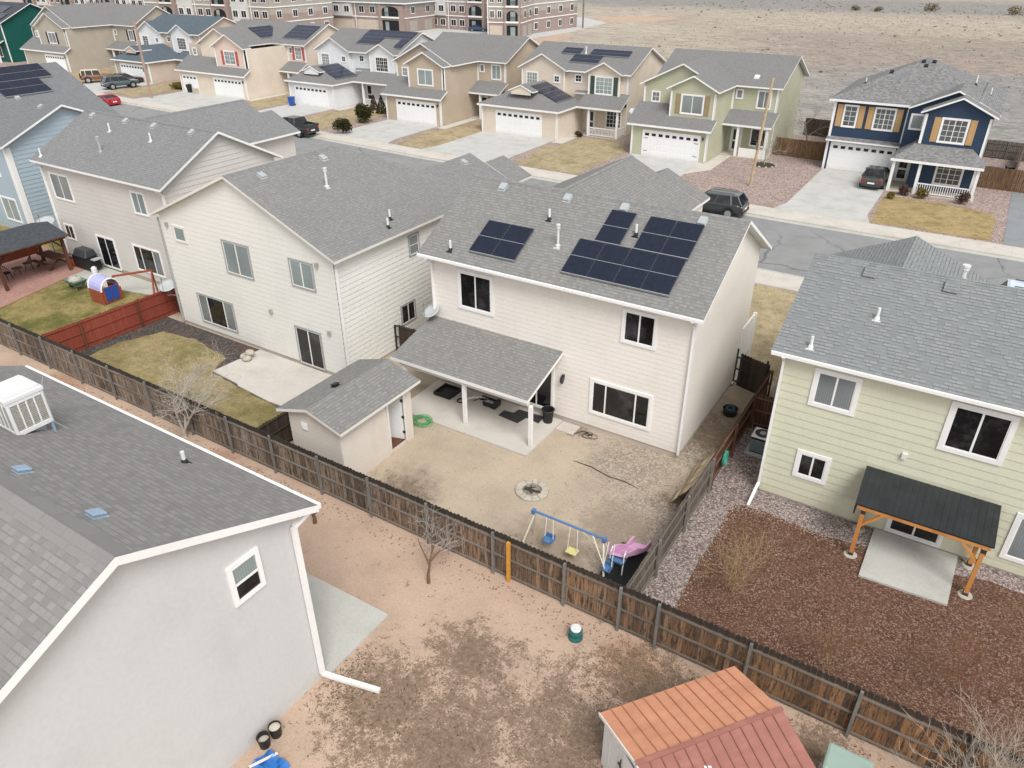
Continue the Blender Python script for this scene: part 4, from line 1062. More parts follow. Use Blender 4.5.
    if gr[0]-gl[1] > 1.2: window(R, FY(Yw), xm-.45, xm+.45, 4.9, 5.75, 1, 'trim', 'glass', .11, muntin=(2,2))
    F = FY(Yw)
    front_door(R, F, Xg+.5, Xg+1.4, 2.35)
    if Xe-Xg > 3.4: window(R, F, Xe-2.3, Xe-.5, .7, 2.5, 2, 'trim', 'glass', .1, muntin=(4,4))
    if porch: porch_posts(R, (Xg+1.7, Xe-.05) if Xe-Xg > 3.4 else (Xe-.1,), Yw-2.0, 2.84, porch == 'rail', trim, Yw)
    fm = MB(); fm.box(Xg+.01, Xe+.1, Yw-2.2, Yw-.01, 0, .16); fm.build('porch_floor', 'foundation', R)
    return R, dict(Yr=Yr, hf=hf, s=s, zE=zE, gc=gc, gb=gb, gs=gs, zr=zr, yh=yh)

def far_row():
    # sage green house
    R, d = house_a('sage green two-storey house behind the leaning utility pole, brown window shutters', 'far_green', 'roof_far', -29.1, -21.7, -17.5, 67.4, 73.2, sx=(-25.9,-21.7), shutters='shutter_tan', shut2=None, muntin=None, hinges=True, porch_rail=False)
    q = MB(); q.box(-19.9, -17.5, 71.4, 71.46, .15, .95); q.build('porch_screen', 'trim', R)
    P = roof_plane(72.8, 6.15, d['s'])
    roof_vent(R, P(-19.97, 1.5, 0), 'Y', d['s'], 'white_metal', .45)
    sat_dish('white satellite dish on the garage roof edge of the sage green house', (-29.6, 68.6, 3.2), (.4, -.7, .9), .55, .42, 'dish', (-29.1, 69.0, 3.3))
    # cream house with two gables and solar panels
    R, d = house_b('cream two-gabled house with solar panels on both its main roof and its garage roof', 'far_cream', 'roof_far', -47.0, -37.8, (-45.2,-39.9), (-37.1,-33.5), -32.8, 68.5, 74.2, shutters='shutter_green', side_wall='far_cream', glass_r='glass_teal')
    P = roof_plane(Y0=73.8, z0=6.1, s=d['s'])
    solar_array(R, P, 3, 1, -40.2, 1.5, 1.1, 1.55, 'panel_far'); solar_array(R, P, 2, 1, -42.0, 3.1, 1.1, 1.2, 'panel_far'); solar_array(R, P, 3, 1, -38.6, 3.1, 1.5, 1.2, 'panel_far')
    vent_pipe(R, P(-39.2, 3.5, 0), .5, .07, 'white_metal', tall=True)
    c = 1/math.sqrt(1+d['gs']**2)
    Q = lambda u, v, h: V((d['gb']-v*c+h*d['gs']*c, u, 2.98+v*d['gs']*c+h*c))
    solar_array(R, Q, 3, 2, 69.9, 1.3, 1.15, 1.75, 'panel_far')
    # tan house
    R, d = house_a('tan two-storey house with plain grey roof between the white house and the cream two-gabled house', 'far_tan', 'roof_far', -60.0, -52.2, -48.4, 68.1, 75.4, sx=(-57.2,-52.4), muntin=None, glass='glass_teal')
    # white house with solar panels
    R, d = house_b('white two-storey house almost covered in dark roof solar panels', 'far_white', 'roof_far', -77.2, -69.6, (-76.6,-71.2), (-67.8,-63.9), -63.7, 69.5, 75.0, bright=True, side_wall='far_white')
    P = roof_plane(Y0=74.6, z0=6.1, s=d['s'])
    solar_array(R, P, 6, 1, -71.6, 3.55, 1.3, 1.75, 'panel_far'); solar_array(R, P, 3, 1, -71.4, 1.85, 1.15, 1.68, 'panel_far'); solar_array(R, P, 1, 1, -65.1, 1.3, 1.25, 2.2, 'panel_far')
    c = 1/math.sqrt(1+d['gs']**2)
    Q = lambda u, v, h: V((d['gb']-v*c+h*d['gs']*c, u, 2.98+v*d['gs']*c+h*c))
    solar_array(R, Q, 3, 2, 70.8, .9, 1.2, 1.6, 'panel_far')
    # pinkish house with red shutters
    R, d = house_a('pinkish beige house with red window shutters, two garage doors and two roof solar arrays', 'far_cream', 'roof_far', -97.5, -84.2, -80.9, 68.5, 76.4, sx=(-90.3,-84.6), bx=(-94.9,-87.2), shutters='shutter_red', shut2='shutter_red', third=(-96.9,-94.0), accent='far_pink', glass='glass_blind')
    P = roof_plane(Y0=76.0, z0=6.15, s=d['s'])
    solar_array(R, P, 4, 2, -85.6, 1.3, 1.1, 1.65, 'panel_far'); Q = lambda u, v, h: V((-86.8-v*.9015+h*.4327, u, 6.15+v*.4327+h*.9015)); solar_array(R, Q, 4, 2, 75.5, 1.25, 1.0, 1.33, 'panel_far')
    # house with slate blue roof
    R, d = house_b('beige house with a slate blue roof and white gabled bays', 'far_beige', 'roof_slate', -116.0, -107.8, (-117.5,-112.3), (-109.6,-105.2), -103.6, 70.8, 77.4, accent='far_white', bright=True, side_wall='far_taupe', zE=6.3, glass_l='glass')
    # taupe house
    R, d = house_a('taupe two-storey house with black window shutters beside the teal house', 'far_taupe', 'roof_far', -142.0, -129.6, -123.5, 71.2, 80.2, sx=(-137.6,-129.9), bx=(-141.0,-129.6), shutters='shutter_black', shut2='shutter_black', muntin=None, zE=6.5, ridge_rise=2.7)
    # teal house at the edge of the view
    R = thing('house', 'dark teal house with slate roof and solar panels beside the taupe house', 'house', (-156, 78, 0))
    w = MB(); box_walls(w, -166, -149.8, 72.6, 84, 0, 6.3, None, 'SNWE'); gable_end(w, FXp(-149.79), 72.6, 84, 0, 6.3, 78.3, 9.0); w.build('wall', 'far_teal', R)
    r = MB(); gable(r, 'X', -166.5, -149.3, 78.3, 6.1, 6.4, 9.2); r.slab([(-158.4,71.0,3.0),(-150.6,71.0,3.0),(-150.6,72.59,3.7),(-158.4,72.59,3.7)], .18); r.build('roof', ['roof_teal', 'trim'], R)
    window(R, FXp(-149.79), 80.6, 82.3, 4.4, 6.0, 2, 'trim', 'glass_blind', .12, muntin=(4,4)); window(R, FY(72.6), -154.5, -152.2, .8, 2.6, 2, 'trim', 'glass', .12)
    window(R, FY(72.6), -154.5, -152.2, 4.0, 5.6, 2, 'trim', 'glass_teal', .12)
    porch_posts(R, (-156, -150.8), 71.2, 2.85, False)
    cb = MB(); cb.box(-149.95, -149.72, 72.5, 72.598, 0, 6.2); build_each(cb, 'corner_board', 'trim', R)
    P = roof_plane(72.2, 6.4, 2.8/6.1); solar_array(R, P, 5, 1, -160.5, 3.3, 1.5, 2.0, 'panel_far'); solar_array(R, P, 4, 1, -155.5, .9, 1.2, 2.0, 'panel_far')

def navy_house():
    R = thing('house', 'navy blue house with natural wood shutters, white trim and white railed porch', 'house', (-6, 76, 0))
    w = MB(); xl, xm, xr = -12.2, -6.3, -.35
    YL, YM, YS, YK = 71.2, 70.0, 68.3, 83
    w.wall([(xl,YL,0),(xm,YL,0),(xm,YL,5.8),(xl,YL,5.8)])
    w.wall([(xl,YK,0),(xl,YL,0),(xl,YL,5.8),(xl,YK,5.8)]); w.wall([(xr,YK,0),(xl,YK,0),(xl,YK,5.8),(xr,YK,5.8)])
    gable_end(w, FY(YM), xm, xr, 0, 6.0, -3.1, 7.42)
    w.wall([(xm,YL,0),(xm,YM,0),(xm,YM,5.9),(xm,YL,5.8)][::-1])
    gable_end(w, FY(YS), -4.9, xr, 2.6, 6.05, -2.6, 7.17); w.wall([(-4.9,YM,2.6),(-4.9,YS,2.6),(-4.9,YS,5.9),(-4.9,YM,5.9)])
    w.wall([(xr,YS,0),(xr,YK,0),(xr,YK,5.9),(xr,YS,5.9)]); w.wall([(-5.0,YS,0),(xr,YS,0),(xr,YS,2.7),(-5.0,YS,2.7)])
    w.wall([(-5.0,YM,0),(-5.0,YS,0),(-5.0,YS,2.7),(-5.0,YM,2.7)])
    w.build('wall', 'far_navy', R)
    r = MB(); ex0, ex1, ey0, ey1, zE, zA = -12.65, .05, 70.8, 83.4, 6.0, 9.0; ax, ay = -6.4, 77.1
    r.slab([(ex0,ey0,zE),(ex1,ey0,zE),(ax,ay,zA)], .18); r.slab([(ex1,ey0,zE),(ex1,ey1,zE),(ax,ay,zA)], .18); r.slab([(ex1,ey1,zE),(ex0,ey1,zE),(ax,ay,zA)], .18); r.slab([(ex0,ey1,zE),(ex0,ey0,zE),(ax,ay,zA)], .18)
    s = 3.0/6.3
    gable(r, 'Y', 0, 0, -3.1, 3.2, 6.05, 7.55, ends=lambda z: (YM-.4, 70.8+(z-6.0)/s+.4))
    gable(r, 'Y', 0, 0, -2.6, 2.65, 6.06, 7.3, ends=lambda z: (YS-.4, YM-.41))
    gable(r, 'Y', YM-.42, 82.8, -1.6, 1.66, 6.04, 6.9, sides=(0, 1))
    # porch hip roof
    r.slab([(-6.4,66.3,2.72),(.1,66.3,2.72),(-1.0,67.9,3.55),(-5.2,67.9,3.55)], .2); r.slab([(.1,66.3,2.72),(.1,68.29,2.72),(-1.0,68.29,3.55),(-1.0,67.9,3.55)], .2); r.slab([(-6.4,70.9,2.72),(-6.4,66.3,2.72),(-5.2,67.9,3.55),(-5.2,70.9,3.55)], .2)
    r.slab([(-5.2,67.9,3.55),(-1.0,67.9,3.55),(-1.0,68.29,3.62),(-5.2,68.29,3.62)], .1); r.slab([(-5.2,68.295,3.62),(-4.92,68.295,3.62),(-4.92,69.99,3.62),(-5.2,69.99,3.62)], .1)
    r.slab([(xl-.1,YL-.42,2.72),(-6.42,YL-.42,2.72),(-6.42,YL-.002,2.95),(xl-.1,YL-.002,2.95)], .14)
    r.build('roof', ['roof_navy', 'trim'], R)
    cb = MB()
    for x, y, z0, z1 in ((xl+.06,YL,0,5.8),(xm-.1,YL,2.95,5.8),(-4.9+.08,YS,3.65,5.9),(xr-.07,YS,0,5.9)): cb.box(x-.1, x+.1, y-.05, y-.002, z0, z1)
    cb.box(xr+.002, xr+.05, YS-.05, YS+.16, 0, 5.9); build_each(cb, 'corner_board', 'trim', R)
    F = FY(YL)
    garage_door(R, F, -11.75, -6.75, 2.35, .1, 8)
    window(R, F, -11.4, -10.2, 3.75, 5.6, 1, 'trim', 'glass_mid', .12, muntin=(2,4), shutters='shutter_wood')
    window(R, F, -8.95, -7.25, 3.75, 5.6, 2, 'trim', 'glass_mid', .12, muntin=(4,4), shutters='shutter_wood')
    window(R, FY(YM), -6.05, -5.0, 4.3, 5.55, 1, 'trim', 'glass_teal', .11)
    window(R, FY(YS), -3.7, -1.75, 3.85, 5.75, 2, 'trim', 'glass_mid', .13, muntin=(4,4), shutters='shutter_wood')
    window(R, FY(YS), -3.2, -1.2, .65, 2.45, 2, 'trim', 'glass_mid', .12, muntin=(4,4))
    front_door(R, FY(YM), -6.15, -5.25, 2.3); 
    porch_posts(R, (-6.1, -4.2, -.2), 66.6, 2.55, True, 'trim', YS)
    fm = MB(); fm.box(-6.3, 0, 66.4, YS-.01, 0, .16); fm.box(-6.3, -5.01, YS-.009, YM-.01, 0, .16); fm.build('porch_floor', 'foundation', R)
    P = roof_plane(70.8, 6.0, s)
    for x, v in ((-6.7,6.2),(-5.9,6.25),(-6.4,5.6),(-8.8,4.4)): roof_vent(R, P(x, v, 0), 'Y', s, 'black', .3)
    vent_pipe(R, (-2.4,76.5,7.2), .7, .06); vent_pipe(R, (-1.1,75,6.6), .6, .05); vent_pipe(R, (-10.5,73.7,7.05), .4, .05)
    return R
far_row(); navy_house()

# ------------------------------------------------------------------ apartment blocks far behind
def apartment(label, x0, y0, L, D, rz, floors, mats=('red_brick','apt_grey'), bays=6, garages=False, start=1):
    R = thing('apartment_building', label, 'apartment block', (x0, y0, 0), rz); z0_ = (0,0,0)
    fh = 3.1; H = floors*fh; kw = dict(off=z0_)
    w = MB()
    w.hex([(0,0,0),(L,0,0),(L,D,0),(0,D,0),(0,0,fh*1.5),(L,0,fh*1.5),(L,D,fh*1.5),(0,D,fh*1.5)], 0)
    w.hex([(.02,.02,fh*1.5),(L-.02,.02,fh*1.5),(L-.02,D-.02,fh*1.5),(.02,D-.02,fh*1.5),(.02,.02,H),(L-.02,.02,H),(L-.02,D-.02,H),(.02,D-.02,H)], 1)
    w.build('wall', list(mats), R, **kw)
    bw = L/bays
    def win(P, a0, a1, z, h=1.6):
        """P(u, d, z) maps facade coordinates"""
        t = MB(); t.hex([P(a0,.06,z),P(a1,.06,z),P(a1,0.001,z),P(a0,0.001,z),P(a0,.06,z+h),P(a1,.06,z+h),P(a1,0.001,z+h),P(a0,0.001,z+h)]); o = t.build('window', 'trim', R, **kw)
        g = MB(); m = (a0+a1)/2
        for c0, c1 in ((a0+.14, m-.05), (m+.05, a1-.14)): g.poly([P(c0,.07,z+.14),P(c1,.07,z+.14),P(c1,.07,z+h-.14),P(c0,.07,z+h-.14)])
        g.build('pane', 'interior', o, **kw)
    PF = lambda u, d, z: (u, -d, z)
    PE = lambda u, d, z: (L+d, u, z)
    for k in range(bays):
        u0 = k*bw
        if k % 3 == start:
            b = MB(); b.box(u0+.3, u0+bw-.3, -.9, -.001, 0, H-.6); b.build('bay', 'red_brick', R, **kw)
            for fl in range(floors):
                z = fl*fh; a0, a1 = u0+bw*.18, u0+bw*.82; op = MB()
                if fl == 1:
                    n = 8; c = (a0+a1)/2; r_ = (a1-a0)/2; zs = z+1.5
                    op.poly([(a0,-.92,z+.25),(a1,-.92,z+.25),(a1,-.92,zs)]+[(c+r_*math.cos(math.pi*i/n), -.92, zs+min(.95, r_*.7)*math.sin(math.pi*i/n)) for i in range(1, n)]+[(a0,-.92,zs)])
                else: op.poly([(a0,-.92,z+.2),(a1,-.92,z+.2),(a1,-.92,z+2.55),(a0,-.92,z+2.55)])
                o = op.build('balcony_recess', 'interior', R, **kw)
                d = MB(); d.poly([(a0+.9,-.935,z+.25),(a0+2.0,-.935,z+.25),(a0+2.0,-.935,z+2.2),(a0+.9,-.935,z+2.2)]); d.build('balcony_door', 'glass_teal', o, **kw)
                if fl:
                    t = MB(); t.box(a0-.2, a1+.2, -1.15, -.93, z-.1, z+.25); bl = t.build('balcony', 'trim', R, **kw)
                    rl = MB(); rl.box(a0, a1, -1.12, -1.08, z+1.1, z+1.17); [rl.box(a0+(a1-a0)*(i+.5)/10-.03, a0+(a1-a0)*(i+.5)/10+.03, -1.11, -1.09, z+.25, z+1.1) for i in range(10)]; rl.build('balcony_railing', 'dark_metal', bl, **kw)
        else:
            if k % 3 == (start+1) % 3:
                q = MB(); q.box(u0+bw*.1, u0+bw*.9, -.5, -.0015, fh*1.0, H-.3); q.build('bay', 'apt_white', R, **kw)
                P = lambda u, d, z: (u, -.5-d, z)
            else: P = PF
            for fl in range(floors):
                z = fl*fh
                if garages and fl == 0:
                    q = MB(); q.box(u0+.5, u0+bw-.5, -.05, -.001, .1, 2.4); q.build('garage_door', 'far_beige', R, **kw); continue
                for f0, f1 in ((.14, .42), (.58, .86)):
                    a0, a1 = u0+bw*f0, u0+bw*f1
                    if a1-a0 > 1.7: m = (a0+a1)/2; a0, a1 = m-.85, m+.85
                    win(PF if fl == 0 else P, a0, a1, z+.75)
        q = MB(); q.box(u0+.02, u0+.2, -.08, -.002, 0, H); q.build('downspout', 'trim', R, **kw)
    for fl in range(1, floors+1):
        q = MB(); q.box(-.05, L+.05, -.12, -.0025, fl*fh-.16, fl*fh+.06); q.build('string_course', 'trim', R, **kw)
    for fl in range(floors):
        n = max(2, int(D/4.5))
        for k in range(n):
            v = D*(k+.5)/n; z = fl*fh
            if garages and fl == 0:
                q = MB(); q.box(L+.001, L+.05, v-1.5, v+1.5, .1, 2.4); q.build('garage_door', 'apt_grey', R, **kw); continue
            win(PE, v-.8, v+.8, z+.75)
        q = MB(); q.box(L+.0025, L+.1, .001, D+.05, (fl+1)*fh-.15, (fl+1)*fh+.05); q.build('string_course', 'trim', R, **kw)
    r = MB(); e = .7; hz = min(D, L)/2*.42
    c = [(-e,-e,H+.1),(L+e,-e,H+.1),(L+e,D+e,H+.1),(-e,D+e,H+.1)]
    if L >= D: p, q = (D/2,D/2,H+hz), (L-D/2+.01,D/2,H+hz)
    else: p = q = (L/2, D/2, H+hz)
    if p != q:
        r.slab([c[0],c[1],q,p], .25); r.slab([c[1],c[2],q], .25); r.slab([c[2],c[3],p,q], .25); r.slab([c[3],c[0],p], .25)
    else:
        for i in range(4): r.slab([c[i],c[(i+1)%4],p], .25)
    r.build('roof', ['roof_far', 'trim'], R, **kw)
    return R
apartment('long brick apartment block behind the blue and crimson parked cars', -176, 166, 78, 22, rad(-2), 3, bays=13)
apartment('low brick and tan building with grey hipped roof near the crimson car', -164, 150.5, 38.5, 12, rad(2), 2, bays=5, garages=True)
apartment('brick apartment block with arched openings behind the pinkish house', -186, 125, 43, 20, rad(2), 3, ('red_brick','apt_grey'), bays=7)
apartment('pale brick apartment block behind the taupe house and the slate roofed house', -262, 136, 68, 20, rad(3), 3, ('red_brick','apt_white'), bays=11, start=0)
apartment('tan and brick apartment wing with ground floor garages at the end of the parking lot', -102.7, 152.7, 8, 28, rad(16.5), 3, bays=2, garages=True)

# ------------------------------------------------------------------ ground
def m_field():
    m, nt, b = newmat('open_dirt_field')
    p = coord(nt); s = nd(nt, 'ShaderNodeSeparateXYZ', {0: p})
    n = noise(nt, p, .018, 7, .62, .8); n2 = noise(nt, p, .11, 7, .68); n3 = noise(nt, p, .8, 5, .65)
    mp = nd(nt, 'ShaderNodeMapping', {'Vector': p, 'Scale': (.62, 1.0, 1), 'Rotation': (0, 0, .5)}).outputs[0]
    st = noise(nt, mp, .06, 6, .65)
    y = mth(nt, 'ADD', s.outputs[1], mth(nt, 'MULTIPLY', mth(nt, 'SUBTRACT', st, .5), 75))
    y = mth(nt, 'ADD', y, mth(nt, 'MULTIPLY', s.outputs[0], -.10))
    tan, rosy, grey, pale = (.43, .375, .305), (.345, .285, .245), (.285, .28, .27), (.47, .415, .34)
    right = ramp(nt, mapr(nt, y, 80, 400), [(.0, grey), (.17, grey), (.22, rosy), (.34, (.33,.285,.24)), (.42, tan), (.53, pale), (.60, (.40,.355,.30)), (.66, grey), (.80, grey), (.88, tan)])
    left = ramp(nt, n, [(.3, (.36, .315, .26)), (.5, tan), (.66, pale)])
    xm = mapr(nt, mth(nt, 'ADD', mth(nt, 'ADD', s.outputs[0], mth(nt, 'MULTIPLY', s.outputs[1], .30)), mth(nt, 'MULTIPLY', mth(nt, 'SUBTRACT', n2, .5), 60)), -14, 16)
    xm = mth(nt, 'MAXIMUM', xm, mapr(nt, y, 250, 285))
    c = mixc(nt, xm, left, right)
    fx = noise(nt, mp, .35, 8, .8); fy = noise(nt, mp, 1.3, 7, .8)
    c = mixc(nt, .9, c, ramp(nt, fx, [(.36, (.55, .53, .50)), (.5, (.93, .92, .91)), (.64, (1.12, 1.11, 1.1))]), 'MULTIPLY')
    rough_ = mth(nt, 'MULTIPLY_ADD', xm, .45, .42)
    c = mixc(nt, mth(nt, 'MULTIPLY', ramp(nt, fy, [(.485, 0.0), (.60, 1.0)]), rough_), c, (.17, .145, .115))
    c = mixc(nt, mth(nt, 'MULTIPLY', ramp(nt, fy, [(.36, 1.0), (.44, 0.0)]), .45), c, (.50, .465, .415))
    c = mixc(nt, ramp(nt, noise(nt, p, .05, 7, .75), [(.56, 0.0), (.68, .55)]), c, (.29, .28, .262))
    setc(nt, b, c, .95, .1); bump(nt, b, mth(nt, 'ADD', n2, n3), .5, .3)
    return m
def m_yard(name, base, weedcol, spots, lo=.47, gravel=None, gravspots=None, seedshift=0.0, stain=None):
    """bare earth with weed mats round given spots (x, y, radius)"""
    m, nt, b = newmat(name)
    p = coord(nt); s = nd(nt, 'ShaderNodeSeparateXYZ', {0: p})
    def mask(sp):
        acc = None
        for x, y, r in sp:
            d = nd(nt, 'ShaderNodeVectorMath', {0: p, 1: (x, y, 0)}, operation='DISTANCE').outputs['Value']
            f = mapr(nt, d, r, r*.15, 0, 1); acc = f if acc is None else mth(nt, 'MAXIMUM', acc, f)
        return acc
    n1 = noise(nt, p, .5, 7, .62); n2 = noise(nt, p, 2.6, 7, .72); n3 = noise(nt, p, 14, 4, .7)
    c = ramp(nt, n1, [(.32, scl(base, .86)), (.5, base), (.7, scl(base, 1.1))])
    c = mixc(nt, .45, c, ramp(nt, n3, [(.3, (.62, .6, .58)), (.6, (1, 1, 1))]), 'MULTIPLY')
    if gravel:
        vo = nd(nt, 'ShaderNodeTexVoronoi', {'Vector': p, 'Scale': 17.0})
        r = nd(nt, 'ShaderNodeSeparateColor', {0: vo.outputs['Color']}).outputs[0]
        gc = ramp(nt, r, [(0, scl(gravel, .5)), (.55, gravel), (.9, scl(gravel, 1.5))])
        gm = mth(nt, 'ADD', mask(gravspots), mth(nt, 'MULTIPLY', mth(nt, 'SUBTRACT', n2, .5), 1.4))
        c = mixc(nt, ramp(nt, gm, [(.25, 0.0), (.75, .72)]), c, gc)
    if stain:
        sm = mth(nt, 'ADD', mask(stain[1]), mth(nt, 'MULTIPLY', mth(nt, 'SUBTRACT', noise(nt, p, 1.3, 7, .7), .5), 1.6))
        c = mixc(nt, ramp(nt, sm, [(.35, 0.0), (.8, .75)]), c, stain[0])
    wm_ = mth(nt, 'ADD', mth(nt, 'MULTIPLY', mask(spots), .36), mth(nt, 'MULTIPLY_ADD', n2, .8, .1))
    for sc_, k_ in ((.9, .6), (6.5, .55), (21.0, .85)):
        wm_ = mth(nt, 'ADD', wm_, mth(nt, 'MULTIPLY', mth(nt, 'SUBTRACT', noise(nt, p, sc_, 5, .7), .5), k_))
    wf = ramp(nt, wm_, [(lo+.16, 0.0), (lo+.27, .72), (lo+.45, .85)])
    wc = ramp(nt, noise(nt, p, 7, 6, .75), [(.34, scl(weedcol, .6)), (.5, weedcol), (.68, scl(weedcol, 1.7))])
    c = mixc(nt, wf, c, wc)
    v2 = nd(nt, 'ShaderNodeTexVoronoi', {'Vector': p, 'Scale': 2.6})
    sp = mth(nt, 'MULTIPLY', mth(nt, 'LESS_THAN', v2.outputs['Distance'], .07), mth(nt, 'GREATER_THAN', noise(nt, p, .8, 4), .50))
    c = mixc(nt, mth(nt, 'MULTIPLY', sp, .8), c, scl(weedcol, .5))
    setc(nt, b, c, .95, .1)
    bump(nt, b, mth(nt, 'ADD', mth(nt, 'MULTIPLY', n2, .6), mth(nt, 'ADD', mth(nt, 'MULTIPLY', n3, .4), mth(nt, 'MULTIPLY', wf, .6))), .55, .05)
    return m
MT['field'] = m_field()
MT['dirt_peach'] = m_yard('peach_bare_dirt', (.485, .355, .268), (.150, .105, .068), [(-7.4,8.6,4.2),(-4.6,10.4,4.0),(-3.9,12.7,2.6),(-9.4,8.9,2.6),(-2.2,12.6,1.8),(-6.4,6.6,3.2),(0.5,13.4,1.5),(-8.4,11.0,2.2)], .505, stain=((.36,.22,.145), [(-4.6,13.3,1.8),(-22,13.7,1.2),(-33,13.6,2.5)]))
MT['dirt_main'] = m_yard('tan_bare_dirt', (.455, .375, .285), (.17, .13, .09), [(-14.8,15.6,1.8),(-9.5,15.2,1.4),(-6.3,25.5,3.4),(-6.2,20.6,1.2),(-11.0,22.7,.9)], .54,
    gravel=(.30, .25, .205), gravspots=[(-6.3,19.2,3.6),(-8.2,21.8,3.2),(-6.2,24.5,3.4),(-6.2,16.4,2.2)], stain=((.26, .205, .155), [(-14.8,15.9,2.4),(-8.6,15.8,3.0),(-17.6,21.4,2.6),(-7.4,18.2,2.0),(-6.2,27,4)]))
def ground():
    mb = MB(); mb.poly([(-1500,-200,0),(900,-200,0),(900,2200,0),(-1500,2200,0)]); struct(mb.build('ground', 'field'), 'open tan dirt field beyond the houses')
    # near yard, main yard, side strips
    sheet('bare_ground', rect(-60, 14, -30, 14.28), .004, 'dirt_peach', label='peach coloured bare dirt of the near yard')
    sheet('bare_ground', rect(-20.6, -5.36, 14.30, 31), .004, 'dirt_main', label='tan bare dirt of the yard behind the cream house')
    sheet('gravel_ground', rect(-5.34, 14, 14.30, 30), .004, 'gravel_grey', kind='structure', label='grey pink gravel beside the pale green house')
    mul = [(-4.2,14.35),(9,14.35),(9,21.95),(4.5,22.0),(3.5,22.05),(2.7,21.8),(.1,21.7),(-1.1,21.5),(-2.0,21.58),(-3.3,21.7),(-4.1,21.6),(-4.35,21.2),(-4.3,19.9),(-4.35,18.2),(-4.33,16.7)]
    sheet('gravel_ground', mul, .010, 'mulch_red', .035, .3, label='red brown gravel bed behind the pale green house')
    sheet('lawn', rect(-35.2, -20.62, 14.30, 20.73), .004, 'rock_dark', label='dark rock border round the ivory house lawn')
    g = [(-34.4,15.0),(-33.2,14.5),(-20.7,14.45),(-20.75,17.3),(-23.7,17.55),(-27.9,17.9),(-28.5,19.3),(-31.5,19.75),(-33.6,19.5),(-34.5,17.5)]
    sheet('lawn', g, .010, 'lawn_olive', .07, .35, label='olive dry lawn behind the ivory house')
    sheet('lawn', rect(-60, -35.3, 14.30, 31), .004, 'lawn_green', label='half green lawn in the playhouse yard')
    sheet('side_ground', rect(-35.2, -18.5, 20.74, 31), .0045, 'dirt_main', label='bare strip between the houses')
    # concrete pads
    slabpad('concrete_slab', [(-18.45,20.02),(-12.02,20.02),(-12.02,22.95),(-18.45,22.95)], 0, .09, 'concrete_warm', 'concrete patio under the covered porch')
    slabpad('concrete_slab', [(-12.0,22.3),(-11.2,22.3),(-11.2,22.97),(-12.0,22.97)], 0, .05, 'concrete_warm')
    slabpad('concrete_slab', [(.1,20.12),(2.58,20.22),(2.66,22.72),(.14,22.72)], 0, .08, 'concrete_grey', 'concrete pad under the green house patio cover')
    slabpad('concrete_slab', [(-27.95,18.05),(-26.0,17.85),(-25.9,17.75),(-23.7,17.55),(-22.3,17.6),(-22.3,20.7),(-27.75,20.7)], 0, .06, 'concrete_warm', 'concrete patio behind the ivory house')
    slabpad('concrete_slab', [(-15.5,8.52),(-11.34,8.52),(-11.36,11.08),(-15.5,11.0)], 0, .07, 'concrete_grey', 'grey concrete slab behind the near stucco house')
    slabpad('concrete_slab', [(-53,14.9),(-43.6,15.6),(-44.9,20.6),(-45.4,23.2),(-53,23.2)], 0, .06, 'paver', 'red paver patio under the pergola')
    slabpad('concrete_slab', [(-45.35,23.2),(-44.95,21.0),(-41.2,21.4),(-37.2,22.3),(-37.2,23.2)], 0, .06, 'concrete_grey', 'concrete strip by the sliding door')
    # front yards south of the street
    sheet('lawn', rect(-75, 20, 31, 41.9), .006, 'lawn_dry', label='dry front lawns south of the street')
    slabpad('driveway_pavement', rect(-18.4, -11.8, 38, 43.7), 0, .06, 'concrete_drive'); slabpad('driveway_pavement', rect(-27, -22, 36.2, 43.7), 0, .06, 'concrete_drive'); slabpad('driveway_pavement', rect(-48.4, -41.8, 37.3, 45.7), 0, .06, 'concrete_drive'); slabpad('driveway_pavement', rect(2, 8, 32.5, 43.7), 0, .06, 'concrete_drive')
    # street: gently bending polylines
    nE = [(60,54.2),(10,54.65),(-12,54.8),(-45,56.0),(-62,57.2),(-100,59.2),(-160,63.5)]
    nL = [(60,56.4),(10,56.8),(-12,57.0),(-45,58.1),(-62,59.2),(-100,61.2),(-160,65.5)]
    sE = [(60,44.0),(10,43.95),(-12,44.0),(-45,45.0),(-62,46.0),(-100,48.0),(-160,52.3)]
    sL = [(60,41.8),(10,41.8),(-12,41.85),(-45,42.9),(-62,43.9),(-100,45.9),(-160,50.2)]
    mb = MB(); mb.poly([(x,y,.008) for x, y in sE[::-1]]+[(x,y,.008) for x, y in nE]) if False else None
    for k in range(len(nE)-1): mb.poly([(sE[k+1][0],sE[k+1][1],.008),(sE[k][0],sE[k][1],.008),(nE[k][0],nE[k][1],.008),(nE[k+1][0],nE[k+1][1],.008)])
    struct(mb.build('road', 'asphalt'), 'grey asphalt residential street')
    for nm, A, B in (('north', nE, nL), ('south', sL, sE)):
        mb = MB()
        for k in range(len(A)-1): mb.hex([(A[k+1][0],A[k+1][1],0),(A[k][0],A[k][1],0),(B[k][0],B[k][1],0),(B[k+1][0],B[k+1][1],0),(A[k+1][0],A[k+1][1],.11),(A[k][0],A[k][1],.11),(B[k][0],B[k][1],.11),(B[k+1][0],B[k+1][1],.11)])
        struct(mb.build('pavement', 'concrete'), nm+' kerb and sidewalk of the street')
        mb = MB()
        E_ = nE if nm == 'north' else sE; sg = -1 if nm == 'north' else 1
        for k in range(len(E_)-1): mb.poly([(E_[k+1][0],E_[k+1][1]+min(0,sg*.5),.013),(E_[k][0],E_[k][1]+min(0,sg*.5),.013),(E_[k][0],E_[k][1]+max(0,sg*.5),.013),(E_[k+1][0],E_[k+1][1]+max(0,sg*.5),.013)])
        struct(mb.build('street_gutter_surface', 'concrete_grey'), nm+' gutter of the street')
    # north block
    mb = MB()
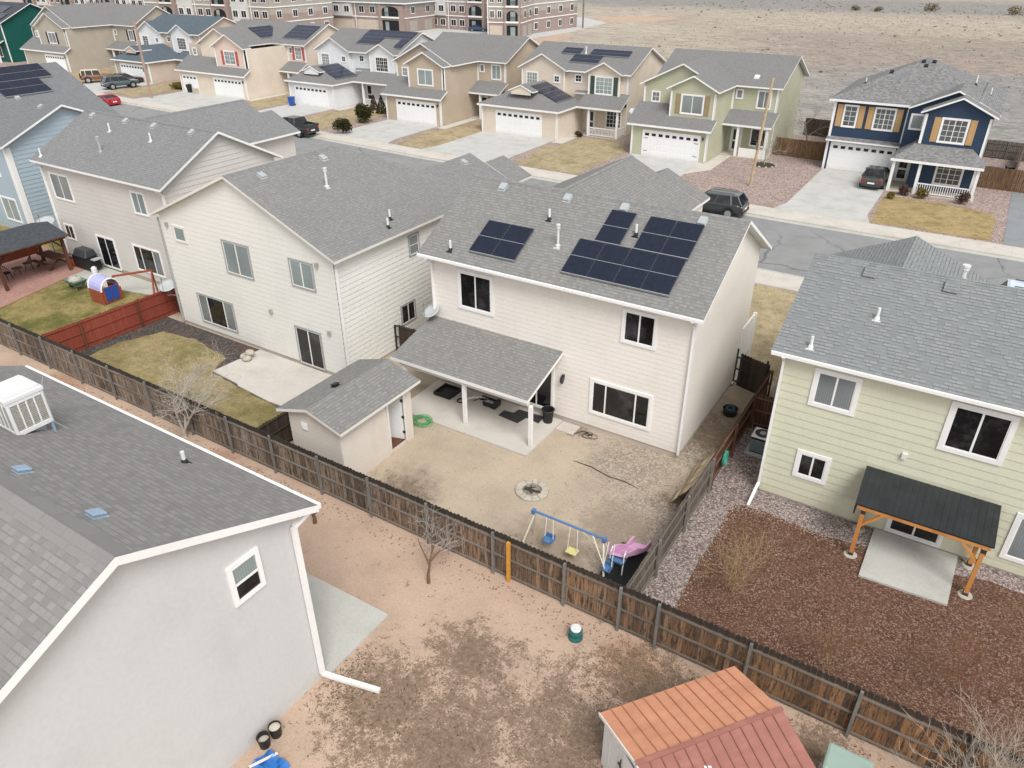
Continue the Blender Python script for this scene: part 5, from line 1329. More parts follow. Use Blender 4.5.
    for k in range(1, len(nL)-1): mb.poly([(nL[k+1][0],nL[k+1][1],.10),(nL[k][0],nL[k][1],.10),(nL[k][0],90,.10),(nL[k+1][0],90,.10)])
    struct(mb.build('gravel_ground', 'gravel_pink'), 'pink gravel between the far houses')
    sheet('bare_ground', rect(-160, 10, 84, 96), .104, 'field', label='back yards of the far houses')
    def yl(x):
        for k in range(len(nL)-1):
            (a, c), (b, d) = nL[k], nL[k+1]
            if b <= x <= a: return c+(d-c)*(a-x)/(a-b)
        return 60
    def drive(x0, x1, y1, mat='concrete_drive', flare=.5):
        sheet('driveway_pavement', [(x0-flare,yl(x0-flare)-.02),(x1+flare,yl(x1+flare)-.02),(x1,yl(x1)+2),(x1,y1),(x0,y1),(x0,yl(x0)+2)], .116, mat)
    def lawn(pts, mat='lawn_dry', lab=None): sheet('lawn', pts, .112, mat, .09, .5, label=lab)
    drive(-28.9, -21.9, 67.4); drive(-46.8, -38.0, 68.5); drive(-59.8, -52.4, 68.1); drive(-77, -69.8, 69.5); drive(-97.3, -84.4, 68.5); drive(-115.8, -106.5, 70.8); drive(-141, -130, 71.2); drive(-12.1, -6.3, 71.1)
    drive(2.45, 14, 72, 'asphalt_grey', 0)
    sheet('path', [(-22.0,62.6),(-20.4,65.3),(-20.5,71.2),(-21.65,71.2),(-21.65,67.2),(-22.0,67.2)], .121, 'concrete', label='front path of the sage green house')
    for x0, y0, x1, y1 in ((-37.9,67.5,-36.6,72.0),(-52.1,67,-50.9,73.4),(-69.5,69,-68.3,73),(-84.1,68,-82.9,74.4)): sheet('path', rect(x0, x1, y0, y1), .121, 'concrete')
    lawn([(-36.2,58.1),(-29.9,57.9),(-29.6,68.0),(-32.6,71.9),(-36.3,71.0),(-36.5,66.3),(-37.8,66.0)])
    lawn([(-50.8,58.7),(-44.6,58.3),(-44.2,60),(-46.9,69),(-48.2,73.4),(-50.7,72.6),(-50.9,66.4),(-52.2,66)])
    lawn([(-67.5,60.2),(-62.5,59.6),(-61.2,66.5),(-62.6,72.6),(-68.2,72.4),(-68.3,68.5),(-69.4,68)]); lawn([(-83.6,61.2),(-78.2,60.8),(-77.6,69),(-81,74),(-82.8,73.8)])
    lawn([(-105.9,62.5),(-99.2,62),(-98,70),(-103,76.5),(-106.2,76)]); lawn([(-129,64.6),(-117,63.5),(-116.3,70),(-122,78),(-129,77)])
    lawn([(-5.8,57.3),(1.75,57.2),(1.7,63.7),(-.5,64.8),(-5.0,65.1),(-6.1,64.3)], 'lawn_blue', 'golden dry lawn in front of the navy house')
    # far parking lot
    sheet('parking_pavement', [(-175,140),(-104,128),(-92.5,150),(-92,170),(-96,200),(-110,214),(-128,190),(-175,168)], .012, 'lot', label='pale concrete parking lot by the apartments')
    sheet('dirt_ground', [(-91.8,150),(-88,146),(-84,150),(-87,163),(-91.5,168)], .014, 'dirt_peach', .8, 2, label='orange earth bank at the parking lot edge')
    sheet('dirt_ground', [(-109,216),(-97,203),(-88,208),(-84,225),(-98,226)], .014, 'dirt_peach', .8, 2)
ground()

# ------------------------------------------------------------------ fences
def fence(label, p0, p1, h=1.55, side=1, bm='fence_old', rm='rail_grey', pm='post_steel', rails=(.22, .85, 1.42), posts=None, step=2.4, cat='fence', group=None, gap=.008, posth=None, name='wooden_fence', jag=.02):
    a, b = V((p0[0],p0[1],0)), V((p1[0],p1[1],0)); d = (b-a).normalized(); n = V((d.y,-d.x,0))*side; L = (b-a).length
    R = thing(name, label, cat, a, 0, group)
    pitch = .146; mb = MB()
    t = V((d.x, d.y, 0)); s0 = a.dot(t); k = math.ceil(s0/pitch)
    while (k+1)*pitch < s0+L:
        q = a+d*(k*pitch-s0); hh = h+random.uniform(-jag, jag); w = pitch-gap; th = -n*.02; j = n*random.uniform(-.004, .004)
        q0, q1 = q+d*gap/2+j, q+d*(w+gap/2)+j
        z0 = V((0,0,.03)); zs = V((0,0,hh-.04)); zt = V((0,0,hh))
        f = [q0+z0, q1+z0, q1+zs, q1-d*.035+zt, q0+d*.035+zt, q0+zs]
        bk = [p+th for p in f]
        if side < 0: f, bk = bk, f
        mb.poly(f); mb.poly(bk[::-1])
        for i in range(6): mb.poly([f[(i+1)%6], f[i], bk[i], bk[(i+1)%6]])
        k += 1
    mb.build('boards', bm, R)
    for z in rails:
        r = MB(); o = n*.022; r.bar(a+o+V((0,0,z)), b+o+V((0,0,z)), .036, .062); r.build('rail', rm, R)
    ps = posts if posts is not None else [i*step for i in range(int(L/step)+1)]
    for s in ps:
        if s < 0 or s > L: continue
        q = a+d*s+n*.082; m = MB(); m.box(q.x-.038, q.x+.038, q.y-.038, q.y+.038, 0, posth or h-.02); m.build('post', pm, R)
    return R
def fences():
    px = lambda *xs: [x+60 for x in xs]
    allx = [-58,-55.4,-52.8,-50.2,-47.6,-45,-42.5,-40,-37.3,-34.7,-32.1,-29.5,-26.9,-24.3,-21.9,-19.5,-17.1,-14.75,-12.25,-9.68,-7.17,-5.39,-4.25,-1.75,.9,3.3,5.7,8.1]
    fence('long weathered brown fence with grey rails along the near peach dirt yard', (-60,14.25), (14,14.25), posts=px(*allx), rails=(.14,.82,1.46), h=1.73)
    o = MB(); o.box(-9.13, -9.03, 14.08, 14.17, 0, 1.62); tag(o.build('fence_post', 'post_orange'), 'new orange cedar post on the long back fence by the swing set', 'post')
    fence('greyed side fence between the swing set yard and the grey gravel strip', (-5.35,14.3), (-5.35,21.75), side=1, bm='fence_grey', rails=(.25,.85,1.4), h=1.55, step=2.45, pm='post_wood')
    fence('red brown side fence with the teal hose between the cream and pale green houses', (-5.35,21.8), (-5.35,29.2), side=1, bm='fence_redbrown', rm='rail_brown', rails=(.25,.85,1.4), h=1.52, step=2.45, pm='timber_brown')
    fence('red stained fence between the playhouse yard and the olive lawn', (-35.25,14.35), (-35.0,21.6), side=1, bm='fence_red', rm='rail_red', pm='timber_brown', rails=(.3,.9,1.42), h=1.52, posts=[0,1.9,4.9,7.1])
    fence('dark fence beside the tan shed and the olive lawn', (-20.55,14.35), (-20.55,19.6), side=1, bm='fence_dark', rm='fence_dark', pm='post_dark', h=1.5, step=2.6)
    fence('dark gate fence between the cream and ivory houses', (-21.9,24.2), (-18.55,24.2), side=1, bm='fence_dark', rm='fence_dark', pm='post_dark', h=1.5)
    fence('dark brown side gate by the side wall of the cream house', (-6.95,29.75), (-5.4,29.25), side=1, bm='fence_dark', rm='fence_dark', pm='post_dark', h=1.65, step=1.5, name='side_gate', cat='gate', posth=1.85)
    fence('red brown side gate by the air conditioner of the pale green house', (-5.3,26.75), (-3.85,26.85), side=1, bm='fence_redbrown', rm='rail_brown', pm='timber_brown', h=1.6, step=1.4, name='side_gate', cat='gate')
    fence('two tone brown fence between the sage green and navy houses', (-17.3,74.1), (-12.3,73.9), side=-1, bm='fence_brown', rm='timber_brown', h=1.75)
    fence('dark brown fence beside the navy house porch corner', (-.2,71.6), (9,71.0), side=-1, bm='fence_brown', rm='timber_brown', h=1.85)
    fence('greyed back fence behind the navy house yard', (-1,83.4), (10,83), side=1, bm='fence_grey', h=1.7)
    fence('brown fence running back from the navy house yard', (2.2,72), (2.6,83), side=1, bm='fence_brown', rm='timber_brown', h=1.7)
    fence('dark back fence behind the sage green house yard', (-17,84.6), (-12.5,84.4), side=1, bm='fence_dark', rm='timber_brown', h=1.8)
fences()

# ------------------------------------------------------------------ yard things
def yard_things():
    # tan garden shed with open door
    R = thing('garden_shed', 'tan lap sided garden shed with grey shingle roof and its side door standing open', 'shed', (-17.88, 16.9, 0))
    x0, x1, y0, y1 = -19.15, -16.6, 14.95, 18.82; zE, zR, xc = 2.62, 3.10, -17.87
    w = MB(); lap = .2
    gable_end(w, FY(y0), x0, x1, 0, 2.5, xc, 2.96, lap)
    E = FXp(x1); d0, d1 = 17.45, 18.3
    w.wall([E.p(y0,0),E.p(d0,0),E.p(d0,2.5),E.p(y0,2.5)], lap); w.wall([E.p(d1,0),E.p(y1,0),E.p(y1,2.5),E.p(d1,2.5)], lap); w.wall([E.p(d0,0),E.p(d1,0),E.p(d1,.18),E.p(d0,.18)]); w.wall([E.p(d0,2.28),E.p(d1,2.28),E.p(d1,2.5),E.p(d0,2.5)])
    w.wall([(x0,y1,0),(x0,y0,0),(x0,y0,2.5),(x0,y1,2.5)]); w.wall([(x1,y1,0),(x0,y1,0),(x0,y1,2.5),(xc,y1,2.96),(x1,y1,2.5)])
    w.build('wall', 'shed_wall', R)
    f = MB(); f.box(x0+.05, x1-.05, y0+.05, y1-.05, .1, .18); f.build('floor_boards', 'timber_brown', R)
    f = MB(); f.poly([(x0+.06,y0+.06,.2),(x0+.06,y1-.06,.2),(x0+.06,y1-.06,2.5),(x0+.06,y0+.06,2.5)]); f.poly([(x1-.06,d0-.02,.2),(x0+.07,d0-.02,.2),(x0+.07,d0-.02,2.5),(x1-.06,d0-.02,2.5)]); f.build('lining', 'shed_wall', R)
    r = MB(); gable(r, 'Y', 14.68, 19.1, xc, 1.59, zE, zR, .12); rf = r.build('roof', ['roof_main', 'trim_cream'], R)
    ridge_cap(rf, (xc,14.68,zR), (xc,19.1,zR), 'roof_main'); roof_vent(R, (-18.3,16.6,2.98), 'X', .3, 'black', .26)
    c = MB(); c.box(-16.6, -16.55, d0-.1, d0-.002, .1, 2.35); c.box(-16.6, -16.55, d1+.002, d1+.1, .1, 2.35); c.box(-16.6, -16.55, d0, d1, 2.29, 2.37); c.box(x1-.08, x1+.03, y0-.03, y0-.003, 0, 2.45); build_each(c, 'door_frame', 'trim_cream', R)
    d = MB(); d.hex([(-16.62,18.28,.2),(-17.42,18.02,.2),(-17.44,18.06,.2),(-16.64,18.32,.2),(-16.62,18.28,2.26),(-17.42,18.02,2.26),(-17.44,18.06,2.26),(-16.64,18.32,2.26)]); dd = d.build('door', 'door_white', R)
    h = MB(); [h.box(-16.66, -16.56, 18.25, 18.31, z, z+.1) for z in (.5, 1.2, 1.95)]; build_each(h, 'hinge', 'dark_metal', dd)
    v = MB(); v.box(-18.5, -18.2, y0-.045, y0-.022, 1.95, 2.25); [v.box(-18.48, -18.22, y0-.06, y0-.046, 1.98+k*.05, 2.0+k*.05) for k in range(5)]; v.build('gable_vent', 'trim', R)
    # metal patio cover on cedar posts
    R = thing('patio_cover', 'dark metal patio cover on orange timber posts behind the pale green house', 'patio cover', (1.3, 21.8, 0))
    r = MB(); r.slab([(-.58,20.98,2.06),(3.22,20.98,2.06),(3.20,22.62,2.46),(-.62,22.62,2.46)], .05, 0, 0)
    for k in range(20):
        x = -.55+3.7*(k+.5)/20; r.bar((x,20.98,2.062),(x,22.62,2.462), .02, .012)
    r.build('roof_sheet', m_plain('dark_metal_sheet', (.020,.024,.026), .42, .45, .3, 2), R)
    b = MB(); b.box(-.5, 3.15, 20.99, 21.08, 1.88, 2.0); b.box(-.5, 3.15, 22.45, 22.55, 2.24, 2.36)
    for x in (-.48, .72, 1.92, 3.04): b.bar((x+.04,21.0,1.99),(x+.04,22.5,2.35), .07, .09)
    b.build('beam', 'cedar', R)
    for x, y, h in ((-.3,21.03,1.88),(3.0,21.03,1.88),(-.3,22.5,2.24),(3.0,22.5,2.24)):
        q = MB(); q.box(x-.06, x+.06, y-.06, y+.06, .12, h); p = q.build('post', 'cedar', R)
        q = MB(); q.box(x-.075, x+.075, y-.075, y+.075, .0, .13); q.build('post_base', 'dark_metal', p); q = MB(); q.box(x-.068, x+.068, y-.068, y+.068, h-.14, h-.002); q.build('bracket', 'dark_metal', p)
        q = MB(); q.lathe((x,y,0), [(.22, 0), (.20, .03), (.1, .035)], 14); q.build('footing', 'stone', p)
    for x, s in ((-.3, 1), (3.0, -1)):
        q = MB(); q.bar((x,21.03,1.25),(x+s*.55,21.03,1.88), .08, .09, up=(0,1,0)); q.build('brace', 'cedar', R)
    # faded orange metal shed, turned on its plot
    for x in (-.58, 3.2):
        q = MB(); q.box(x-.025, x+.025, 21.95, 22.55, .95, 2.2); q.build('side_panel', 'dark_metal', R)
    # faded orange metal shed, turned on its plot
    R = thing('metal_shed', 'white metal shed with faded orange ribbed roof on the peach dirt', 'shed', (-2.0, 10.2, 0))
    dv, pv = V((.605,.796,0)), V((.796,-.605,0)); o = V((-4.13,10.27,0)); L = 3.68; hw = 1.66
    q = lambda a, b, z: tuple(o+dv*a+pv*b+V((0,0,z)))
    w = MB(); e = .10
    w.poly([q(e,e,0),q(e,2*hw-e,0),q(e,2*hw-e,1.72),q(e,hw,2.2),q(e,e,1.72)][::1]); w.poly([q(e,e,0),q(e,e,1.72),q(L-e,e,1.72),q(L-e,e,0)]); w.poly([q(L-e,e,0),q(L-e,e,1.72),q(L-e,hw,2.2),q(L-e,2*hw-e,1.72),q(L-e,2*hw-e,0)]); w.poly([q(L-e,2*hw-e,0),q(L-e,2*hw-e,1.72),q(e,2*hw-e,1.72),q(e,2*hw-e,0)])
    for k in range(1, 9):
        b_ = e+(2*hw-2*e)*k/9; w.bar(q(e-.008,b_,.02), q(e-.008,b_,1.7), .03, .016)
    w.build('wall', 'white_metal', R)
    for a, b, mt, z0, z1 in ((0, hw, 'orange_roof', 1.8, 2.3), (2*hw, hw, 'pink_roof', 1.8, 2.3)):
        r = MB(); pts = [q(0,a,z0),q(0,b,z1),q(L,b,z1),q(L,a,z0)]
        if a < b: pts = pts[::-1]
        r.slab(pts, .035, 0, 1)
        n = 13
        for k in range(1, n):
            s = L*k/n; r.bar(q(s,a,z0+.012), q(s,b,z1+.012), .02, .03, 3)
        if a > b: r.bar(q(1.35,2.15,2.16), q(1.5,2.2,2.15), .05, .01, 2)
        r.build('roof_panel', [mt, 'trim_cream', 'white_metal', 'seam_'+mt], R)
    c = MB(); c.bar(q(-.02,hw,2.312), q(L+.02,hw,2.312), .11, .03); c.build('ridge_strip', 'pink_roof', R)
    c = MB(); c.bar(q(-.012,0,1.77), q(-.012,hw,2.27), .03, .09); c.bar(q(-.012,2*hw,1.77), q(-.012,hw+.02,2.27), .03, .09); c.build('verge_trim', 'trim_cream', R)
    d = MB(); d.bar(q(e-.05,hw-.55,.95), q(e-.05,hw-.02,.95), .03, 1.8, up=(0,0,1)); d.bar(q(e-.05,hw+.02,.95), q(e-.05,hw+.55,.95), .03, 1.8, up=(0,0,1)); dr = d.build('door', 'white_metal', R)
    h = MB(); h.bar(q(e-.08,hw-.62,.5), q(e-.08,hw-.62,1.5), .05, .02); [h.bar(q(e-.1,hw-.68,z), q(e-.1,hw-.56,z), .025, .06) for z in (.6,.85,1.1,1.35)]; h.build('hinge_chain', 'dark_metal', dr)
    # utility transformer box
    R = thing('utility_box', 'pale green steel utility box between the orange roofed shed and the long fence', 'utility box', (1.03, 12.7, 0))
    m = MB(); m.box(.56, 1.50, 12.28, 13.0, .0, .82); m.build('base', 'util_green_dark', R, bevel=.03)
    m = MB(); m.box(.53, 1.53, 12.25, 13.03, .83, 1.0); m.build('lid', 'util_green', R, bevel=.07)
    m = MB(); m.box(.50, 1.56, 12.2, 13.06, 0, .05); m.build('plinth', 'concrete_grey', R)
    m = MB(); m.box(.95, 1.10, 12.245, 12.279, .45, .6); m.build('lock_plate', 'dark_metal', R)
    # air conditioner
    R = thing('air_conditioner', 'grey outdoor air conditioning unit on a concrete pad beside the green house', 'air conditioner', (-4.5, 25.2, 0))
    m = MB(); m.box(-4.95, -4.1, 24.75, 25.7, 0, .08); m.build('pad', 'concrete_grey', R)
    m = MB(); m.box(-4.8, -4.12, 24.9, 25.58, .08, .75); m.build('coil_core', 'black', R); m = MB()
    for k in range(11):
        z = .14+k*.05; m.box(-4.82, -4.1, 24.88, 25.6, z, z+.018)
    m.build('casing', 'ac_slat', R)
    m = MB(); m.box(-4.83, -4.09, 24.87, 25.61, .76, .82); m.build('top_cover', 'white_metal', R, bevel=.03)
    m = MB(); m.lathe((-4.46,25.24,.821), [(.30, 0), (.30, .015)], 20); fg = m.build('fan_grille', 'black', R); m = MB(); m.lathe((-4.46,25.24,.838), [(.13, 0), (.11, .03)], 12); m.build('fan_hub', 'ac_slat', fg)
    # coiled hoses
    def coil(label, c, r, mat, n=7, name='garden_hose', vert=None, flat=.06, jit=.3):
        t = thing(name, label, 'hose', c); mb = MB()
        for k in range(n):
            rr = r*random.uniform(.55, 1.0); pts = []; ph = random.uniform(0, 6); ox, oy = random.uniform(-jit, jit)*r, random.uniform(-jit, jit)*r
            for i in range(19):
                a = 2*math.pi*i/18+ph
                if vert: pts.append((c[0]+vert*(.02+.01*k), c[1]+ox+rr*math.cos(a), c[2]+rr*math.sin(a)*1.25))
                else: pts.append((c[0]+ox+rr*math.cos(a), c[1]+oy+rr*math.sin(a)*random.uniform(.75, .9), c[2]+.02+flat*k/n+random.uniform(0, .02)))
            mb.tube(pts, .016 if vert else .011, 6)
        mb.build('coil', mat, t)
        return t
    coil('teal hose coiled on the side fence beside the gravel strip', (-5.27,23.0,.75), .26, 'green_hose', 9, vert=1)
    t = coil('bright green tangle of hose on the patio corner by the tan shed', (-17.0,19.85,.03), .42, 'green_net', 9, flat=.16)
    coil('thin black cable coiled on the dirt by the cream house wall', (-10.55,22.55,.01), .28, 'black', 3, 'cable', jit=.5)
    m = MB(); m.tube([(-11.25,22.35,.02),(-11.0,22.75,.02),(-10.8,22.8,.02),(-10.6,22.6,.02)], .02, 6); tag(m.build('ground_cable', 'dark_metal'), 'short dark cable running from the patio corner along the cream house wall', 'cable')
    m = MB(); m.tube([(-10.34,20.78,.015),(-9.6,20.78,.03),(-8.8,20.6,.02),(-8.1,20.62,.03),(-7.5,20.52,.0)], [.014,.02,.018,.02,.012], 6)
    tag(m.build('drip_pipe', 'char_brown'), 'thin black pipe half buried along the bare dirt', 'pipe')
    # fire pit
    R = thing('fire_pit', 'round stone fire pit full of ash in the middle of the bare yard', 'fire pit', (-10.76, 18.36, 0))
    for ring, n, r0, r1, h in ((0, 12, .36, .63, .09),):
        for k in range(n):
            a0, a1 = 2*math.pi*(k+.015)/n, 2*math.pi*(k+.985)/n; m = MB(); hh = h+random.uniform(-.02, .02)
            f = lambda r_, a, z: (-10.76+r_*math.cos(a), 18.36+r_*math.sin(a), z)
            m.hex([f(r0,a0,0),f(r1,a0,0),f(r1,a1,0),f(r0,a1,0),f(r0,a0,hh),f(r1,a0,hh),f(r1,a1,hh),f(r0,a1,hh)]); m.build('ring_stone', 'stone', R, bevel=.02)
    m = MB(); m.lathe((-10.76,18.36,0), [(.36,.01),(.3,.03),(.05,.05)], 14); m.build('ash_bed', 'ash', R)
    m = MB()
    for k in range(9):
        a = random.uniform(0, 6.3); x, y = -10.76+random.uniform(-.12,.12), 18.36+random.uniform(-.12,.12); l = random.uniform(.12,.26)
        m.tube([(x-l*math.cos(a), y-l*math.sin(a), .07), (x+l*math.cos(a), y+l*math.sin(a), .09+.01*k/3)], .02, 6)
    m.build('charred_log', 'char', R)
    # swing set
    R = thing('swing_set', 'small blue and cream swing set against the back fence', 'swing set', (-8, 16.05, 0))
    A, B = V((-9.33,16.08,1.34)), V((-6.80,16.08,1.34))
    m = MB(); m.tube([A, B], .042, 10); m.build('top_bar', 'blue_bar', R)
    for p, sg in ((A, -1), (B, 1)):
        for y in (15.66, 16.48):
            m = MB(); m.tube([p+V((-sg*.05,0,0)), (p.x+sg*.24, y, 0)], .034, 8); m.build('leg', 'cream_pole', R)
        m = MB(); m.box(p.x-.06, p.x+.06, 15.98, 16.12, 1.26, 1.42); m.build('corner_joint', 'blue_bar', R)
    m = MB(); m.tube([(-7.55,16.05,1.32),(-6.95,16.35,.55)], .022, 8); m.tube([(-7.2,16.05,1.32),(-6.6,15.75,.5)], .022, 8); m.build('brace', 'cream_pole', R)
    for x, z, mt, sz in ((-8.72,.42,'blue_bar',.17), (-7.86,.36,'yellow_seat',.19), (-6.55,.42,'blue_bar',.14)):
        m = MB(); y = 15.85 if x > -7 else 16.0
        m.hex([(x-sz,y-.15,z),(x+sz,y-.15,z),(x+sz,y+.15,z),(x-sz,y+.15,z),(x-sz,y-.15,z+.05),(x+sz,y-.15,z+.05),(x+sz,y+.15,z+.05),(x-sz,y+.15,z+.05)])
        if mt == 'blue_bar': m.box(x-sz, x+sz, y+.12, y+.16, z+.05, z+.2); m.box(x-sz, x-sz+.03, y-.15, y+.12, z+.05, z+.14); m.box(x+sz-.03, x+sz, y-.15, y+.12, z+.05, z+.14)
        s = m.build('swing_seat', mt, R, bevel=.02)
        m = MB(); m.tube([(x-sz*.9,y,z+.05),(x-sz*.7,16.05,1.32)], .014, 6); m.tube([(x+sz*.9,y,z+.05),(x+sz*.7,16.05,1.32)], .014, 6); m.build('swing_rope', 'trim', s)
    # pink toddler slide on a low trampoline frame
    R = thing('slide', 'pink plastic toddler slide beside the swing set in the fence corner', 'slide', (-6.25, 16.6, 0))
    m = MB(); P0, P1 = V((-6.38,16.25,.78)), V((-6.12,17.55,.30)); dx = V((.25,.05,0))
    prof = [P0+V((0,-.12,.02)), P0, P0.lerp(P1,.35)+V((0,0,-.08)), P0.lerp(P1,.7)+V((0,0,-.10)), P1]
    for a, b in zip(prof[:-1], prof[1:]): m.hex([a-dx, a+dx, b+dx, b-dx, a-dx+V((0,0,.04)), a+dx+V((0,0,.04)), b+dx+V((0,0,.04)), b-dx+V((0,0,.04))])
    m.build('chute', 'pink', R, bevel=.015)
    for sg in (-1, 1):
        m = MB()
        for k, (a, b) in enumerate(zip(prof[:-1], prof[1:])):
            o = dx*sg; up = V((0,0,.30 if k % 2 == 0 else .17)); up2 = V((0,0,.17 if k % 2 == 0 else .30)); th = dx*.22*sg
            m.hex([a+o, a+o+th, b+o+th, b+o, a+o+up, a+o+th+up, b+o+th+up2, b+o+up2])
        m.build('side_rail', 'pink', R, bevel=.02)
    for x in (-6.6, -6.15):
        m = MB(); m.tube([(x,16.05,0),(x+.02,16.1,.95),(x+.02,16.22,1.05),(x+.02,16.32,.9)], .022, 8); m.build('leg', 'trim', R)
    m = MB(); m.box(-6.62, -6.12, 16.02, 16.26, .64, .70); m.build('platform', 'blue_bar', R)
    R = thing('trampoline', 'black trampoline mat low in the fence corner under the pink slide', 'trampoline', (-6.2, 16.3, 0))
    m = MB(); m.box(-6.75, -5.62, 15.3, 17.45, .16, .2); m.build('mat', 'black', R)
    for x, y in ((-6.7,15.35),(-5.67,15.35),(-6.7,17.4),(-5.67,17.4)):
        q = MB(); q.tube([(x,y,0),(x,y,.16)], .025, 6); q.build('leg', 'dark_metal', R)
    # carpet hung over the fence
    m = MB(); ys = [20.2, 20.8, 21.4, 22.0, 22.55]
    for a, b in zip(ys[:-1], ys[1:]):
        pr = lambda y: [(-6.15+.06*math.sin(y*3),y,.12),(-5.95,y,.55+.05*math.sin(y*4)),(-5.62,y,.95),(-5.46,y,1.22+.03*math.sin(y*5))]
        A_, B_ = pr(a), pr(b)
        for k in range(3):
            m.hex([A_[k],A_[k+1],B_[k+1],B_[k]]+[tuple(V(p)+V((-.02,0,.03))) for p in (A_[k],A_[k+1],B_[k+1],B_[k])])
    tag(m.build('carpet', 'carpet', smooth=True), 'beige carpet sheet leaning on the side fence', 'carpet')
    # things on the covered patio
    R = thing('waste_bin', 'black open waste bin by the patio door of the cream house', 'bin', (-12.5, 22.55, .09))
    m = MB(); m.lathe((-12.5,22.55,.09), [(.19,0),(.24,.55),(.26,.56),(.26,.60),(.22,.60),(.20,.3),(.02,.28)], 16); m.build('bucket', 'black', R)
    m = MB(); m.tube([(-12.5+.27*math.cos(a), 22.55+.27*math.sin(a), .68) for a in [i*math.pi/8 for i in range(17)]], .02, 6); m.build('rim', 'dark_metal', R)
    for lab, pts in (('black doormat in front of the patio sliding door', [(-14.5,21.85),(-13.5,21.75),(-13.4,22.3),(-12.75,22.2),(-12.8,22.75),(-14.0,22.7),(-14.05,22.35),(-14.5,22.3)]),):
        m = MB(); m.slab([(x,y,.105) for x, y in pts], .014, 0, 0); tag(m.build('doormat', 'dark_metal'), lab, 'doormat')
    R = thing('storage_tray', 'black plastic tray lying flat on the covered patio', 'tray', (-17.35, 22.2, .09))
    m = MB(); m.box(-17.85, -16.95, 21.75, 22.65, .09, .14); m.box(-17.85, -17.8, 21.75, 22.65, .14, .26); m.box(-17.0, -16.95, 21.75, 22.65, .14, .26); m.box(-17.8, -17.0, 21.75, 21.8, .14, .26); m.box(-17.8, -17.0, 22.6, 22.65, .14, .26); m.build('tray', 'black', R, bevel=.02)
    R = thing('toy_bike', 'white and grey toy bike lying on the covered patio', 'toy bike', (-16.1, 22.35, .09))
    m = MB(); m.tube([(-16.45,22.0,.14),(-16.1,22.35,.2),(-15.85,22.6,.16)], .05, 8); m.build('frame', 'trim', R)
    for x, y in ((-16.5,21.95),(-15.8,22.65)):
        m = MB(); m.tube([(x+.16*math.cos(a), y+.16*math.sin(a), .12) for a in [i*math.pi/7 for i in range(15)]], .03, 6); m.build('wheel', 'rubber', R)
    m = MB(); m.tube([(-16.0,22.2,.14),(-15.75,22.3,.3),(-15.6,22.5,.2)], .02, 6); m.build('handlebar', 'dark_metal', R)
    R = thing('car_seat', 'black child seat tipped over on the covered patio by the middle post', 'child seat', (-15.15, 22.35, .09))
    m = MB(); m.box(-15.5, -14.95, 22.15, 22.55, .09, .2); m.hex([(-15.1,22.1,.1),(-14.85,22.1,.1),(-14.85,22.6,.1),(-15.1,22.6,.1),(-14.95,22.15,.42),(-14.78,22.15,.42),(-14.78,22.55,.42),(-14.95,22.55,.42)]); m.box(-15.5, -14.95, 22.12, 22.18, .2, .32); m.box(-15.5, -14.95, 22.52, 22.58, .2, .32); m.build('shell', 'black', R, bevel=.03)
    m = MB(); m.box(-15.45, -15.1, 22.22, 22.48, .2, .23); m.build('cushion', 'vent_grey', R)
    # near yard: drum, buckets, tarp
    R = thing('septic_riser', 'round teal plastic riser with white lid standing in the peach dirt near the back fence', 'riser', (-6.29, 13.3, 0))
    m = MB(); m.lathe((-6.29,13.3,0), [(.21,0),(.21,.1),(.17,.11),(.17,.24),(.20,.25),(.20,.31),(.16,.32),(.16,.36)], 20); m.build('body', 'teal_can', R)
    m = MB(); m.lathe((-6.29,13.3,.362), [(.155,0),(.155,.05),(.13,.065)], 20); m.build('lid', 'white_metal', R)
    for lab, x, y, f in (('black bucket filled with pale sand by the stucco wall, the fuller one', -11.22, 6.62, .30), ('half empty black bucket of pale sand by the stucco wall, nearer the blue tarp', -11.24, 6.27, .2)):
        R = thing('bucket', lab, 'bucket', (x, y, 0), group='buckets by the stucco wall')
        m = MB(); m.lathe((x,y,0), [(.13,0),(.155,.32),(.165,.32),(.165,.35),(.15,.35),(.145,f),(.02,f-.002)], 18); m.build('pail', 'black', R)
        m = MB(); m.lathe((x,y,f), [(.143,0),(.1,.015),(.01,.02)], 16); m.build('sand', 'sand', R)
    m = MB()
    for i in range(6):
        for j in range(5):
            f = lambda a, b: (-11.05+a*.13, 5.55+b*.13, .10+.07*math.sin(a*2.1+b)+.05*math.cos(b*2.7))
            m.poly([f(i,j),f(i+1,j),f(i+1,j+1),f(i,j+1)]); m.poly([(x_,y_,0) for x_,y_,_ in (f(i,j),f(i,j+1),f(i+1,j+1),f(i+1,j))])
    tag(m.build('tarp', 'tarp_blue', smooth=True), 'crumpled blue tarp on the ground by the stucco wall', 'tarp')
    m = MB(); m.bar((-11.0,5.6,.2),(-10.75,6.25,.12), .07, .02); m.bar((-10.5,5.75,.2),(-10.2,6.05,.16), .03, .03); tag(m.build('plank', 'trim_cream'), 'pale wooden plank lying on the blue tarp', 'plank')
    # ivory house patio sacks
    R = thing('sack_pile', 'pile of pale sacks on the ivory house patio corner', 'sacks', (-27.4, 19.6, .06))
    for dx_, dy_, dz_ in ((0,0,.13),(-.28,.1,.11),(-.05,.25,.30)):
        m = MB(); m.lathe((-27.4+dx_,19.6+dy_,.06), [(.05,dz_-.12),(.2,dz_-.09),(.24,dz_),(.17,dz_+.09),(.04,dz_+.12)], 10); m.build('sack', 'stone', R, smooth=True)
    # playhouse yard
    R = thing('pergola', 'dark shingled pergola on brown posts over the red paver patio', 'pergola', (-47.4, 20, 0))
